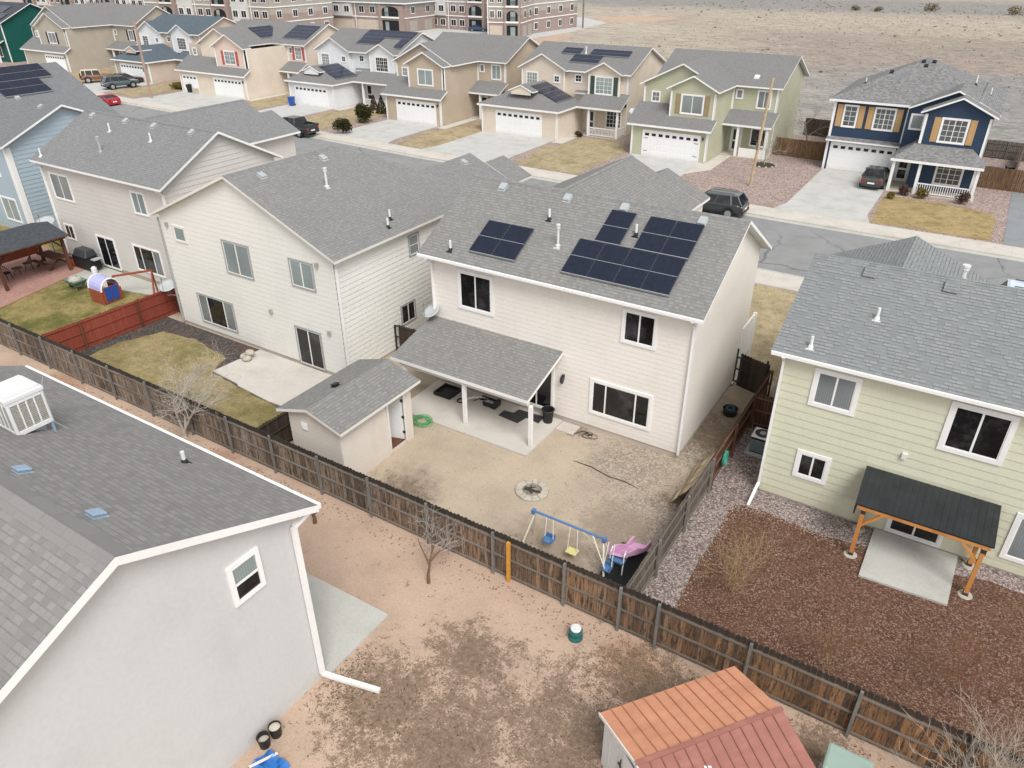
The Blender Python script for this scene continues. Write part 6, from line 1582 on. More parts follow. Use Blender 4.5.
    r = MB(); r.slab([(-45.3,16.9,2.38),(-45.3,22.0,2.38),(-47.3,22.0,2.85),(-47.3,16.9,2.85)], .08); r.slab([(-49.4,22.0,2.38),(-49.4,16.9,2.38),(-47.3,16.9,2.85),(-47.3,22.0,2.85)], .08); r.build('roof', ['roof_teal', 'timber_brown'], R)
    for x in (-45.7, -49.0):
        b = MB(); b.box(x-.06, x+.06, 16.95, 21.95, 2.1, 2.28); b.build('beam', 'timber_red' if x < -47 else 'timber_brown', R)
    for k in range(14):
        y = 17.1+k*.37; b = MB(); b.bar((-45.35,y,2.30),(-47.3,y,2.74), .05, .09); b.build('rafter', 'timber_brown', R)
    for x in (-45.9, -48.9):
        for y in (18.0, 21.8):
            q = MB(); q.box(x-.08, x+.08, y-.08, y+.08, .06, 2.1); q.build('post', 'timber_brown', R)
            sg = 1 if y < 20 else -1
            q = MB(); q.bar((x,y,1.5),(x,y+sg*.6,2.12), .09, .11, up=(1,0,0)); q.build('brace', 'timber_brown', R)
    q = MB(); q.box(-49.05, -48.95, 18.1, 21.7, .62, 1.5); q.build('privacy_screen', 'timber_red', R)
    R = thing('gas_grill', 'black covered gas grill by the greige house wall', 'grill', (-45.1, 22.6, .06))
    m = MB(); m.box(-46.1, -44.3, 22.2, 22.9, .2, .9); m.build('cabinet', 'black', R)
    m = MB(); m.hex([(-45.9,22.1,.92),(-44.5,22.1,.92),(-44.5,22.95,.92),(-45.9,22.95,.92),(-45.75,22.3,1.35),(-44.65,22.3,1.35),(-44.65,22.85,1.35),(-45.75,22.85,1.35)]); m.build('lid', 'dark_metal', R, bevel=.06)
    m = MB(); m.box(-46.6, -46.12, 22.3, 22.85, .86, .92); m.box(-44.28, -43.9, 22.3, 22.85, .86, .92); m.build('side_shelf', 'vent_grey', R)
    m = MB(); m.lathe((-46.35,22.3,.06), [(.15,0),(.17,.1),(.17,.35),(.08,.45)], 12); m.build('gas_bottle', 'red_metal', R)
    m = MB(); m.lathe((-44.1,22.25,.06), [(.15,0),(.17,.1),(.17,.35),(.08,.45)], 12); m.build('gas_bottle', 'white_metal', R)
    for x in (-45.6,-44.6):
        m = MB(); m.tube([(x-.03,22.4,.12),(x+.03,22.4,.12)], .08, 10); m.build('wheel', 'rubber', R)
    R = thing('picnic_bench', 'brown timber picnic bench under the pergola', 'bench', (-47.8, 21.6, .06))
    m = MB(); [m.box(-48.5, -46.5, 21.3+k*.16, 21.44+k*.16, .72, .77) for k in range(5)]; m.build('tabletop', 'timber_brown', R)
    for y in (20.85, 22.3):
        m = MB(); m.box(-48.5, -46.5, y, y+.26, .42, .47); m.build('seat', 'timber_brown', R)
    for x in (-48.2, -46.8):
        m = MB(); m.bar((x,21.0,.06),(x,21.8,.72), .09, .09, up=(1,0,0)); m.bar((x,22.4,.06),(x,21.6,.72), .09, .09, up=(1,0,0)); m.build('leg', 'timber_brown', R)
    def chair(label, x, y, rz, mat):
        R = thing('patio_chair', label, 'chair', (x, y, .06), rz); z0 = (0,0,0)
        m = MB(); m.lathe((0,0,.40), [(.26,0),(.28,.04),(.2,.06)], 12); m.build('seat', mat, R, off=z0)
        m = MB(); pts = [(.27*math.cos(a), .27*math.sin(a), .46+.42*max(0, math.sin(a))) for a in [math.pi*i/10 for i in range(11)]]; m.tube(pts, .025, 6)
        for i in range(2, 9): m.tube([(.25*math.cos(math.pi*i/10), .25*math.sin(math.pi*i/10), .44), pts[i]], .012, 5)
        m.build('backrest', mat, R, off=z0)
        for a in (.8, 2.3, 3.9, 5.5):
            m = MB(); m.tube([(.2*math.cos(a), .2*math.sin(a), .4), (.28*math.cos(a), .28*math.sin(a), 0)], .022, 6); m.build('leg', mat, R, off=z0)
    chair('brown wicker patio chair under the pergola', -48.2, 20.5, -.5, 'wicker'); chair('dark patio chair under the pergola', -47.6, 18.9, 2.0, 'black')
    R = thing('patio_table', 'small brown patio table between two chairs under the pergola', 'table', (-47.9, 19.7, .06))
    m = MB(); m.lathe((-47.9,19.7,.45), [(.3,0),(.3,.03)], 14); m.build('tabletop', 'wicker', R)
    for a in (0, 2.1, 4.2):
        m = MB(); m.tube([(-47.9+.1*math.cos(a),19.7+.1*math.sin(a),.45),(-47.9+.25*math.cos(a),19.7+.25*math.sin(a),.06)], .02, 6); m.build('leg', 'wicker', R)
    R = thing('playhouse', 'red and blue toddler playhouse with curved lavender canopy behind the red fence', 'playhouse', (-39.8, 20.4, 0))
    for sg, y in ((-1, 19.85), (1, 20.95)):
        m = MB(); m.box(-40.5, -39.3, y-.04, y+.04, 0, .75); m.build('side_panel', 'timber_red', R)
    m = MB(); m.box(-39.34, -39.28, 19.9, 20.9, .05, .95); m.build('front_panel', 'timber_red', R)
    m = MB(); m.box(-39.27, -39.24, 20.02, 20.38, .18, .95); m.box(-39.27, -39.24, 20.42, 20.78, .18, .95); m.build('door', 'blue_plastic', R)
    m = MB(); n = 10
    pt = lambda k, x: (x, 20.4-.55*math.cos(math.pi*k/n), .78+.62*math.sin(math.pi*k/n))
    for k in range(n):
        for a, b in ((-40.5,-39.9),(-39.9,-39.3)): m.hex([pt(k,a),pt(k,b),pt(k+1,b),pt(k+1,a)]+[tuple(V(p)+V((0,0,.03))) for p in (pt(k,a),pt(k,b),pt(k+1,b),pt(k+1,a))])
    m.build('canopy', 'lavender', R)
    for x in (-40.52, -39.28):
        m = MB(); m.tube([pt(k, x) for k in range(n+1)], .045, 8); m.build('canopy_hoop', 'trim', R)
    R = thing('toy_swing_frame', 'red timber swing frame behind the red fence near the slider', 'swing frame', (-39, 22, 0))
    m = MB(); m.bar((-39.9,21.0,1.2),(-38.1,22.3,1.5), .1, .1); m.build('top_bar', 'timber_red', R)
    for a, b in (((-38.1,22.3,1.5),(-38.5,22.6,0)),((-38.1,22.3,1.5),(-37.8,21.9,0)),((-39.9,21.0,1.2),(-40.0,21.2,0))):
        m = MB(); m.bar(a, b, .08, .08); m.build('leg', 'timber_red', R)
    R = thing('wheelbarrow', 'dark blue wheelbarrow heaped with pale sacks on the playhouse lawn', 'wheelbarrow', (-42.7, 20.4, 0))
    m = MB(); m.hex([(-43.1,20.1,.3),(-42.4,20.1,.3),(-42.4,20.6,.3),(-43.1,20.6,.3),(-43.35,19.95,.62),(-42.2,19.95,.62),(-42.2,20.75,.62),(-43.35,20.75,.62)]); m.build('tray', 'util_green_dark', R)
    m = MB(); m.lathe((-42.8,20.35,.55), [(.05,-.1),(.4,0),(.32,.16),(.05,.24)], 9); m.build('load', 'stone', R)
    m = MB(); m.tube([(-43.45,20.3,.17),(-43.45,20.42,.17)], .17, 12); m.build('wheel', 'rubber', R)
    for y in (20.12, 20.58):
        m = MB(); m.tube([(-43.4,20.36,.2),(-42.4,y,.35),(-41.7,y,.55)], .02, 6); m.tube([(-42.5,y,.33),(-42.45,y,.0)], .02, 6); m.build('handle', 'post_steel', R)
    m = MB(); [m.lathe((-43.9+random.uniform(-.3,.3), 21.0+random.uniform(-.3,.3), 0), [(.05,0),(.22,.06),(.16,.2),(.03,.24)], 8) for k in range(4)]; tag(m.build('toy_heap', 'util_green'), 'heap of pale green and grey toys at the paver patio edge', 'toys')
    # satellite dishes
    sat_dish('white satellite dish on the corner of the shingled patio roof', (-18.5,22.75,3.2), (-.25,-.5,.95), .42, .45)
    sat_dish('grey satellite dish on a post where the red fence meets the ivory house', (-34.1,20.62,1.55), (.1,-.42,.95), .55, .50, wall=(-33.5,20.75,1.6))
    sat_dish('pale satellite dish standing beyond the pergola roof by the light blue house', (-48.9,22.6,1.9), (.2,-.4,.95), .5, .6, wall=(-48.9,22.6,0))
yard_things()

# ------------------------------------------------------------------ trees and shrubs
def rvec(s): return V((random.gauss(0, s), random.gauss(0, s), random.gauss(0, s)))
def limb(trunk, twig, p, d, L, r, lvl, maxl, spread, up, kids):
    n = 4; pts = [p]; rs = [r]; q = p.copy(); dd = d.copy()
    for i in range(n):
        dd = (dd+rvec(.13)+V((0,0,up))).normalized(); q = q+dd*(L/n); pts.append(q.copy()); rs.append(r*(1-.62*(i+1)/n))
    (trunk if lvl < 2 else twig).tube(pts, rs, 6 if lvl < 2 else 3, cap=False)
    if lvl >= maxl: return
    for k in range(kids[min(lvl, len(kids)-1)]):
        f = random.uniform(.35, 1.0) if lvl else random.uniform(.45, 1.0)
        i = min(int(f*n), n-1); b = pts[i].lerp(pts[i+1], f*n-i)
        side = d.cross(rvec(1)).normalized()
        nd_ = (dd*random.uniform(.5, 1.0)+side*spread*random.uniform(.5, 1.2)).normalized()
        limb(trunk, twig, b, nd_, L*random.uniform(.5, .78), max(rs[i]*.62, .004), lvl+1, maxl, spread, up, kids)
def bare_tree(label, loc, h, mat='bark_pale', maxl=4, kids=(5,4,3,2), spread=.8, up=.05, r=.06, stems=1, name='bare_tree', cat='tree', lean=(0,0), group=None, seed=1, twm=None):
    random.seed(seed)
    R = thing(name, label, cat, loc, 0, group)
    t, w = MB(), MB()
    for s in range(stems):
        d = V((lean[0]+random.uniform(-.5,.5)*(stems > 1), lean[1]+random.uniform(-.5,.5)*(stems > 1), 1)).normalized()
        limb(t, w, V(loc)+V((random.uniform(-.08,.08)*(stems > 1), random.uniform(-.08,.08)*(stems > 1), -.03)), d, h*.55, r, 0, maxl, spread, up, kids)
    t.build('trunk', mat, R); w.build('crown', twm or mat, R)
    return R
def leafy(label, loc, rx, rz_, mat, n=900, leaf=.09, name='shrub', seed=3, cat='shrub', cone=False, group=None):
    random.seed(seed)
    R = thing(name, label, cat, loc, 0, group); m = MB(); c = V(loc)
    lumps = [(V((random.uniform(-.45,.45)*rx, random.uniform(-.45,.45)*rx, rz_*random.uniform(.6,1.25))), random.uniform(.5,.75)) for _ in range(7)]
    k = 0
    while k < n:
        if cone:
            z = random.random()**1.3; a = random.uniform(0, 6.283); rr = rx*(1-z)*(.75+.25*random.random())+.03; p = c+V((rr*math.cos(a), rr*math.sin(a), z*rz_*2))
        else:
            o, s = random.choice(lumps); d = rvec(1).normalized()*(random.random()**.35); p = c+o+V((d.x*rx*s, d.y*rx*s, d.z*rz_*s))
            if p.z < c.z+.02: continue
        u = rvec(1).normalized()*leaf*random.uniform(.6,1.3); v = u.cross(rvec(1)).normalized()*leaf*.55
        m.poly([p-u, p+v*.8, p+u, p-v]); k += 1
    t = MB()
    for i in range(6):
        a = i*1.05; t.tube([c, c+V((rx*.25*math.cos(a), rx*.25*math.sin(a), rz_*.8)), c+V((rx*.5*math.cos(a), rx*.5*math.sin(a), rz_*1.3))], [.03, .02, .008], 5, cap=False)
    t.build('trunk', 'bark_brown', R); m.build('crown', mat, R)
    return R
def plants():
    bare_tree('pale bare many stemmed tree against the back fence beside the charcoal roof', (-24.5,13.9,0), 3.3, 'bark_white', maxl=4, kids=(6,5,4,2), r=.065, stems=3, spread=.8, seed=11)
    bare_tree('small bare tree alone in the peach dirt', (-11.15,12.75,0), 2.5, 'bark_brown', maxl=4, kids=(6,5,3,2), r=.06, stems=1, spread=.9, seed=16, lean=(.05,.03), twm='bark_pale')
    bare_tree('short brown stump with thin shoots at the stucco house roof corner', (-16.2,12.9,0), 1.0, 'bark_brown', maxl=2, kids=(4,2), r=.08, spread=.9, seed=8, twm='twig_tan')
    bare_tree('tangled pale bare bush at the long fence beyond the green utility box', (3.75,13.2,0), 3.0, 'bark_tan', maxl=4, kids=(5,4,3,2), r=.034, stems=7, spread=.55, up=.1, seed=23, name='bare_bush', cat='bush')
    bare_tree('thin tan twiggy bush in the red gravel close to the grey gravel strip', (-3.1,17.3,0), 2.1, 'twig_tan', maxl=3, kids=(4,4,3), r=.009, stems=7, spread=.6, up=.1, seed=31, name='bare_bush', cat='bush')
    bare_tree('low rusty twiggy bush in the red gravel close to the back fence', (.05,15.9,0), 1.7, 'twig_tan', maxl=3, kids=(4,4,3), r=.009, stems=6, spread=.7, up=.1, seed=32, name='bare_bush', cat='bush', twm='twig_rust')
    bare_tree('rust brown twiggy bush in the red gravel above the tangled pale bush', (3.2,17.0,0), 2.0, 'twig_rust', maxl=3, kids=(4,4,3), r=.009, stems=6, spread=.55, up=.12, seed=33, name='bare_bush', cat='bush')
    bare_tree('bare grey tree between the sage green and navy houses', (-14.9,77.5,0), 5.5, 'bark_pale', maxl=4, kids=(6,4,3,2), r=.10, spread=.7, seed=41)
    bare_tree('slim bare tree in front of the sage green house porch', (-16.9,69.6,.1), 4.2, 'bark_pale', maxl=4, kids=(5,4,3,2), r=.05, spread=.6, seed=44)
    leafy('round dark shrub nearer the street on the white house lawn', (-58.9,59.6,.1), .95, .95, 'leaf_dark', 1600, .12, seed=2)
    leafy('taller round dark shrub nearer the tan house garage on the white house lawn', (-61.0,65.4,.1), 1.1, 1.15, 'leaf_dark', 2000, .13, seed=3)
    leafy('small dark cone shaped conifer by the white house porch', (-63.0,70.6,.1), .75, 1.0, 'leaf_dark', 900, .10, seed=4, cone=True, name='conifer', cat='conifer')
    leafy('bronze cone shaped conifer beside the white house door', (-65.3,71.8,.1), .6, .85, 'leaf_bronze', 700, .10, seed=6, cone=True, name='conifer', cat='conifer')
    leafy('yellow green spreading shrub in front of the slate roofed house', (-99.5,69.6,.1), 1.3, .6, 'leaf_yellow', 1100, .14, seed=7)
    leafy('brown dry shrub by the cream two-gabled house porch', (-36.6,71.2,.1), .5, .35, 'leaf_bronze', 350, .09, seed=9)
    for i, (lab, x, y, mt, rx) in enumerate((('plum coloured twiggy shrub at the driveway end of the navy house porch rail', -4.9, 65.9, 'plum', .5), ('yellowish shrub in the middle before the navy house porch rail', -3.55, 65.5, 'leaf_yellow', .5), ('plum coloured twiggy shrub at the white corner post of the navy house porch', -.75, 65.7, 'plum', .55), ('small green tuft at the driveway corner of the golden lawn', -5.6, 64.3, 'leaf_yellow', .35))):
        leafy(lab, (x,y,.1), rx, rx*.95, mt, 500, .09, seed=50+i)
    for i, (lab, x, y, s) in enumerate((('grey scrub bush far out in the dirt field, the widest one', -27, 290, 2.6), ('grey scrub bush far out in the dirt field between two others', -41, 280, 1.6), ('small grey scrub bush far out in the dirt field, the last of the row', -48, 282, 1.5), ('tall upright scrub bush far out in the dirt field apart from the row', -4, 284, 2.6))):
        leafy(lab, (x,y,0), s, s*.5, 'scrub', 350, .35, seed=60+i, name='scrub_bush', cat='bush')
    # uncountable low dry growth
    random.seed(99)
    m = MB()
    for k in range(2600):
        x = random.uniform(-75, 40); y = random.uniform(104, 330)
        if x < -60-(y-100)*.12+20 and y < 215 and x < -80: continue
        s = random.uniform(.08, .30); c = V((x, y, 0))
        for j in range(4):
            d = V((random.gauss(0,.6), random.gauss(0,.6), random.uniform(.3,1))).normalized()*s; w = d.cross(V((random.random()-.5, random.random()-.5, 0.2))).normalized()*s*.3
            m.poly([c-w, c+w, c+d])
    for k in range(260):
        x = random.uniform(-110, 30); y = random.choice((random.gauss(290, 22), random.uniform(120, 330)))
        if y < 105 or y > 345 or (x < -70 and y < 235): continue
        s = random.uniform(.25, .8); c = V((x, y, 0))
        for j in range(16):
            d = V((random.gauss(0,.8), random.gauss(0,.8), random.uniform(.2,.9))).normalized()*s*random.uniform(.5, 1); w = d.cross(V((random.random()-.5, random.random()-.5, .2))).normalized()*s*.14
            m.poly([c-w, c+w, c+d])
    struct(m.build('scrub', 'scrub'), 'low grey scrub dotted over the dirt field', 'stuff')
    m = MB(); spots = [(-7.2,9.2,2.2),(-4.6,10.6,2.2),(-4.2,12.9,1.2),(-9.2,8.6,1.2),(-2.2,12.6,1.1),(-6.4,6.6,2.2),(-11.0,9.0,.8),(-12.4,11.7,.5),(-10.6,8.2,.9)]
    for k in range(2600):
        sx, sy, sr = random.choice(spots); x, y = random.gauss(sx, sr*.6), random.gauss(sy, sr*.6)
        if y > 14.05 or x < -11.3: continue
        u, v = (V((x,y,0))-V((-4.13,10.27,0))).dot(V((.605,.796,0))), (V((x,y,0))-V((-4.13,10.27,0))).dot(V((.796,-.605,0)))
        if 0 < u < 3.7 and 0 < v < 3.4: continue
        s = random.uniform(.02, .07); c = V((x, y, 0))
        for j in range(3):
            d = V((random.gauss(0,.9), random.gauss(0,.9), random.uniform(.15,.7))).normalized()*s; w = d.cross(V((0,0,1))).normalized()*s*.25
            m.poly([c-w, c+w, c+d])
    for k in range(700):
        r_ = random.random()
        if r_ < .35: x, y = random.uniform(-16.4, -13.2), 14.5+abs(random.gauss(0, .5))
        elif r_ < .6: x, y = random.uniform(-13, -6), 14.5+abs(random.gauss(0, .3))
        elif r_ < .8: x, y = -6.9+random.uniform(0, 1.4), random.uniform(22.5, 29)
        else: x, y = -5.5-abs(random.gauss(0, .25)), random.uniform(17.6, 22)
        s = random.uniform(.02, .06); c = V((x, y, 0))
        for j in range(3):
            d = V((random.gauss(0,.9), random.gauss(0,.9), random.uniform(.15,.7))).normalized()*s; w = d.cross(V((0,0,1))).normalized()*s*.25
            m.poly([c-w, c+w, c+d])
    struct(m.build('weeds', 'weed'), 'dry weeds matted over the peach dirt', 'stuff')
    m = MB()
    for k in range(1500):
        x = random.uniform(-16.3, -5.6); y = random.uniform(14.6, 22.8); keep = .12+.88*max(0, 1-math.hypot(x+6.6, y-19.5)/4.5)
        if random.random() > keep or (x < -12 and y > 19.9): continue
        s = random.uniform(.012, .04); c = V((x, y, .012)); a = random.uniform(0, 6.28); u = V((math.cos(a), math.sin(a), 0))*s; v = V((-math.sin(a), math.cos(a), 0))*s*.7; t = V((0, 0, s*.8))
        for p, q in ((u, v), (v, -u), (-u, -v), (-v, u)): m.poly([c+p, c+q, c+t])
    for k in range(900):
        x = random.uniform(-11.2, 5); y = random.uniform(4, 14.0); s = random.uniform(.01, .03); c = V((x, y, .008)); a = random.uniform(0, 6.28); u = V((math.cos(a), math.sin(a), 0))*s; v = V((-math.sin(a), math.cos(a), 0))*s*.7; t = V((0, 0, s*.8))
        for p, q in ((u, v), (v, -u), (-u, -v), (-v, u)): m.poly([c+p, c+q, c+t])
    pts_ = [(-4.2,14.4),(-4.33,16.7),(-4.35,18.2),(-4.3,19.9),(-4.35,21.2),(-4.1,21.6),(-3.3,21.7),(-2.0,21.58),(-1.1,21.5),(.1,21.7)]
    for k in range(700):
        i = random.randrange(len(pts_)-1); f = random.random(); x = pts_[i][0]+(pts_[i+1][0]-pts_[i][0])*f+random.gauss(0, .16); y = pts_[i][1]+(pts_[i+1][1]-pts_[i][1])*f+random.gauss(0, .16)
        s = random.uniform(.015, .035); c = V((x, y, .012)); a = random.uniform(0, 6.28); u = V((math.cos(a), math.sin(a), 0))*s; v = V((-math.sin(a), math.cos(a), 0))*s*.8; t = V((0, 0, s*.8))
        for p, q in ((u, v), (v, -u), (-u, -v), (-v, u)): m.poly([c+p, c+q, c+t])
    struct(m.build('pebbles', 'pebble'), 'small stones and clods scattered over the bare yards', 'stuff')
    # loose leaf litter and clods along the back fence
    m = MB()
    for k in range(900):
        x = random.uniform(-34, 9); y = 14.0-abs(random.gauss(0, .3)); s = random.uniform(.015, .05); a = random.uniform(0, 6.28)
        p = V((x, y, .01)); u = V((math.cos(a), math.sin(a), random.uniform(-.3,.3)))*s; v = V((-math.sin(a), math.cos(a), random.uniform(0,.5)))*s*.6
        m.poly([p-u, p-v, p+u, p+v])
    struct(m.build('leaf_litter', 'twig_rust'), 'dead leaves blown along the foot of the back fence', 'stuff')
plants()

# ------------------------------------------------------------------ vehicles
KINDS = dict(
 suv=dict(L=4.75, W=1.9, top=[(2.37,.62),(2.33,.92),(1.25,1.04),(1.1,1.06),(-2.2,1.10),(-2.36,.95),(-2.37,.6)], gh=[(1.2,1.04,.45,1.60),(-2.25,1.10,-1.85,1.66)], wb=(1.42,-1.36), wr=.40, zb=.42, roof=1.71),
 pickup=dict(L=5.8, W=1.98, top=[(2.9,.68),(2.86,1.05),(1.55,1.16),(1.4,1.18),(-2.85,1.14),(-2.9,1.05),(-2.9,.62)], gh=[(1.4,1.16,.75,1.74),(-1.15,1.16,-.95,1.78)], wb=(1.85,-1.75), wr=.41, zb=.46, roof=1.82),
 sedan=dict(L=4.7, W=1.82, top=[(2.35,.48),(2.30,.72),(1.25,.88),(1.1,.92),(-1.6,.98),(-2.3,.94),(-2.35,.55)], gh=[(1.1,.90,.25,1.36),(-1.85,.98,-1.05,1.40)], wb=(1.4,-1.35), wr=.33, zb=.26, roof=1.43),
 sports=dict(L=4.4, W=1.9, top=[(2.2,.40),(2.1,.62),(1.0,.78),(.85,.80),(-1.4,.90),(-2.1,.88),(-2.2,.5)], gh=[(.85,.78,.05,1.14),(-1.75,.90,-.75,1.17)], wb=(1.3,-1.3), wr=.34, zb=.18, roof=1.2),
 jeep=dict(L=4.2, W=1.85, top=[(2.1,.65),(2.08,1.0),(.75,1.10),(.65,1.12),(-2.0,1.12),(-2.1,1.0),(-2.1,.6)], gh=[(.65,1.12,.4,1.72),(-2.02,1.12,-1.95,1.74)], wb=(1.3,-1.25), wr=.42, zb=.45, roof=1.8),
 van=dict(L=5.6, W=2.1, top=[(2.8,.6),(2.75,1.1),(2.1,1.3),(2.0,1.32),(-2.75,1.3),(-2.8,1.1),(-2.8,.5)], gh=[(2.0,1.3,1.3,2.2),(-2.76,1.3,-2.74,2.25)], wb=(1.9,-1.8), wr=.36, zb=.35, roof=2.32))
def vehicle(label, cat, kind, loc, rz, paint, roofmat=None, group=None):
    K = KINDS[kind]; R = thing({'suv':'parked_suv','pickup':'pickup_truck','van':'parked_van'}.get(kind, 'parked_car'), label, cat, loc, rz, group); z0 = (0,0,0)
    L, W, hw = K['L'], K['W'], K['W']/2
    # body shell: lofted sections
    prof = K['top']; xs = [L/2, L/2-.06, L/2-.5, prof[2][0], prof[3][0], 0, -L/2+.9, -L/2+.45, -L/2+.06, -L/2]
    def ztop(x):
        p = sorted(prof); 
        for (a, za), (b, zb_) in zip(p[:-1], p[1:]):
            if a <= x <= b and b > a: return za+(zb_-za)*(x-a)/(b-a)
        return p[0][1] if x < p[0][0] else p[-1][1]
    m = MB(); rings = []
    for i, x in enumerate(xs):
        e = abs(x)/(L/2); w = hw*(1-.14*max(0, (e-.72)/.28)**1.5); zt = ztop(x if abs(x) < L/2-.01 else math.copysign(L/2-.03, x)); zb = K['zb']+.10*max(0, (e-.8)/.2)
        zm = zb+(zt-zb)*.62
        sec = [(-w*.86,zb),(-w,zb+.12),(-w,zm),(-w*.965,zt-.05),(-w*.88,zt),(w*.88,zt),(w*.965,zt-.05),(w,zm),(w,zb+.12),(w*.86,zb)]
        k0 = len(m.v); rings.append(k0); m.v += [(x, y, z) for y, z in sec]
    n = 10
    for a, b in zip(rings[:-1], rings[1:]):
        for j in range(n):
            m.f.append((a+j, a+(j+1)%n, b+(j+1)%n, b+j)); m.mi.append(0)
    m.f.append(tuple(rings[0]+j for j in range(n))[::-1]); m.mi.append(0); m.f.append(tuple(rings[-1]+j for j in range(n))); m.mi.append(0)
    # roof skin and pillars
    (xf0, zf0, xf1, zf1), (xr0, zr0, xr1, zr1) = K['gh']; tw = hw*.72; bw = hw*.93; zr = K['roof']
    b = MB()
    b.hex([(xr1-.04,-tw,zr1-.02),(xf1+.04,-tw,zf1-.02),(xf1+.04,tw,zf1-.02),(xr1-.04,tw,zr1-.02),(xr1+.1,-tw*.86,zr),(xf1-.12,-tw*.86,zr-.02),(xf1-.12,tw*.86,zr-.02),(xr1+.1,tw*.86,zr)])
    mids = [(.5, .5)] if kind in ('sedan','sports') else [(.42, .4), (.78, .78)]
    for sg in (-1, 1):
        for (x0, a0, x1, a1) in ((xf0,zf0,xf1,zf1),(xr0,zr0,xr1,zr1)): b.bar((x0,sg*bw*.985,a0-.02),(x1,sg*tw*.99,a1), .10, .07)
        for f0, f1 in mids: b.bar((xf0+(xr0-xf0)*f0,sg*bw*.99,zf0-.02),(xf1+(xr1-xf1)*f1,sg*tw*.995,zr1), .11, .05)
    me = m.build('body', paint, R, off=z0, bevel=.03)
    for p in me.data.polygons: p.use_smooth = False
    b.build('roof', roofmat or paint, R, off=z0, bevel=.02)
    g = MB(); g.hex([(xr0,-bw*.97,zr0-.06),(xf0,-bw*.97,zf0-.06),(xf0,bw*.97,zf0-.06),(xr0,bw*.97,zr0-.06),(xr1,-tw*.97,zr1-.015),(xf1,-tw*.97,zf1-.015),(xf1,tw*.97,zf1-.015),(xr1,tw*.97,zr1-.015)]); g.build('window', 'glass', R, off=z0)
    if kind == 'pickup':
        c = MB(); c.box(-2.78, -1.2, -.82, .82, 1.142, 1.155); c.build('cargo_bed', 'black', R, off=z0)
        for b4 in ((-2.86,-1.12,-.93,-.80),(-2.86,-1.12,.80,.93),(-2.88,-2.76,-.80,.80)):
            c = MB(); c.box(b4[0], b4[1], b4[2], b4[3], 1.10, 1.32); c.build('bed_wall', paint, R, off=z0, bevel=.02)
    if kind == 'suv':
        for sg in (-1, 1):
            c = MB(); c.bar((xf1-.1,sg*tw*.8,zr+.05),(xr1+.3,sg*tw*.8,zr+.05), .05, .03); c.build('roof_rail', 'dark_metal', R, off=z0)
    for x in K['wb']:
        for sg in (-1, 1):
            r = K['wr']; y = sg*(hw-.10)
            a = MB(); a.tube([(x,sg*(hw-.32),r+.02),(x,sg*(hw+.004),r+.02)], r*1.16, 18); a.build('wheel_arch', 'rubber', R, off=z0)
            t = MB(); t.tube([(x,y-.11,r),(x,y+.115,r)], r, 18); w = t.build('wheel', 'rubber', R, off=z0)
            q = MB(); q.tube([(x,y+sg*.10,r),(x,y+sg*.125,r)], r*.62, 14); q.build('rim', 'rim', w, off=z0)
    for sg in (-1, 1):
        h = MB(); zf = ztop(L/2-.1); h.box(L/2-.16, L/2-.02, sg*hw*.62-.16, sg*hw*.62+.16, zf-.22, zf-.06); h.build('headlight', 'lamp_clear', R, off=z0)
        zb_ = ztop(-L/2+.1); h = MB(); h.box(-L/2-.012, -L/2+.12, sg*hw*.70-.12, sg*hw*.70+.12, zb_-.30, zb_-.07); h.build('tail_light', 'lamp_red', R, off=z0)
        h = MB(); h.box(xf0-.35, xf0-.18, sg*(hw+.02)-.07, sg*(hw+.02)+.07, zf0+.0, zf0+.13); h.build('wing_mirror', paint, R, off=z0)
    h = MB(); h.box(-L/2-.014, -L/2+.05, -.26, .26, K['zb']+.24, K['zb']+.36); h.build('number_plate', 'trim', R, off=z0)
    h = MB(); h.box(-L/2-.05, -L/2+.2, -hw*.82, hw*.82, K['zb']+.02, K['zb']+.20); h.box(L/2-.2, L/2+.04, -hw*.8, hw*.8, K['zb']+.02, K['zb']+.2); h.build('bumper', 'dark_metal' if kind != 'sports' else paint, R, off=z0)
    if kind == 'jeep':
        h = MB(); h.tube([(-L/2-.18,.1,.95),(-L/2-.0,.1,.95)], .38, 16); h.build('spare_wheel', 'rubber', R, off=z0)
    return R
vehicle('black SUV parked at the far kerb beyond the solar panel roof', 'SUV', 'suv', (-16.2,53.75,.01), rad(181), 'car_black', 'car_roof')
vehicle('dark pickup truck parked on the street by the round shrubs', 'pickup truck', 'pickup', (-63.4,57.0,.02), rad(177), 'car_pickup')
vehicle('red sports car parked on the street', 'car', 'sports', (-97.9,57.2,.01), rad(178), 'car_red')
vehicle('blue grey hatchback parked on the drive in front of the slate roofed house', 'car', 'suv', (-107.4,65.6,.12), rad(75), 'car_slate')
vehicle('tan topped brown off-road car with spare wheel by the taupe house lawn', 'off-road car', 'jeep', (-115.6,67.2,.12), rad(60), 'car_jeep', 'jeep_top')
vehicle('dark maroon car half hidden behind the blue grey hatchback', 'car', 'sedan', (-110.8,68.6,.12), rad(70), 'car_dark')
vehicle('dark grey green sedan with red tail lights on the navy house drive', 'car', 'sedan', (-7.35,68.2,.12), rad(90), 'car_green')
vehicle('crimson car parked by the apartments', 'car', 'sedan', (-128.6,165.2,.02), rad(10), 'car_crimson')
vehicle('blue car parked by the apartments', 'car', 'sedan', (-112.3,163.0,.02), rad(20), 'car_blue')
vehicle('pale blue car parked on the street behind the green house roof', 'car', 'suv', (4.6,44.9,.01), rad(0), 'van_pale')

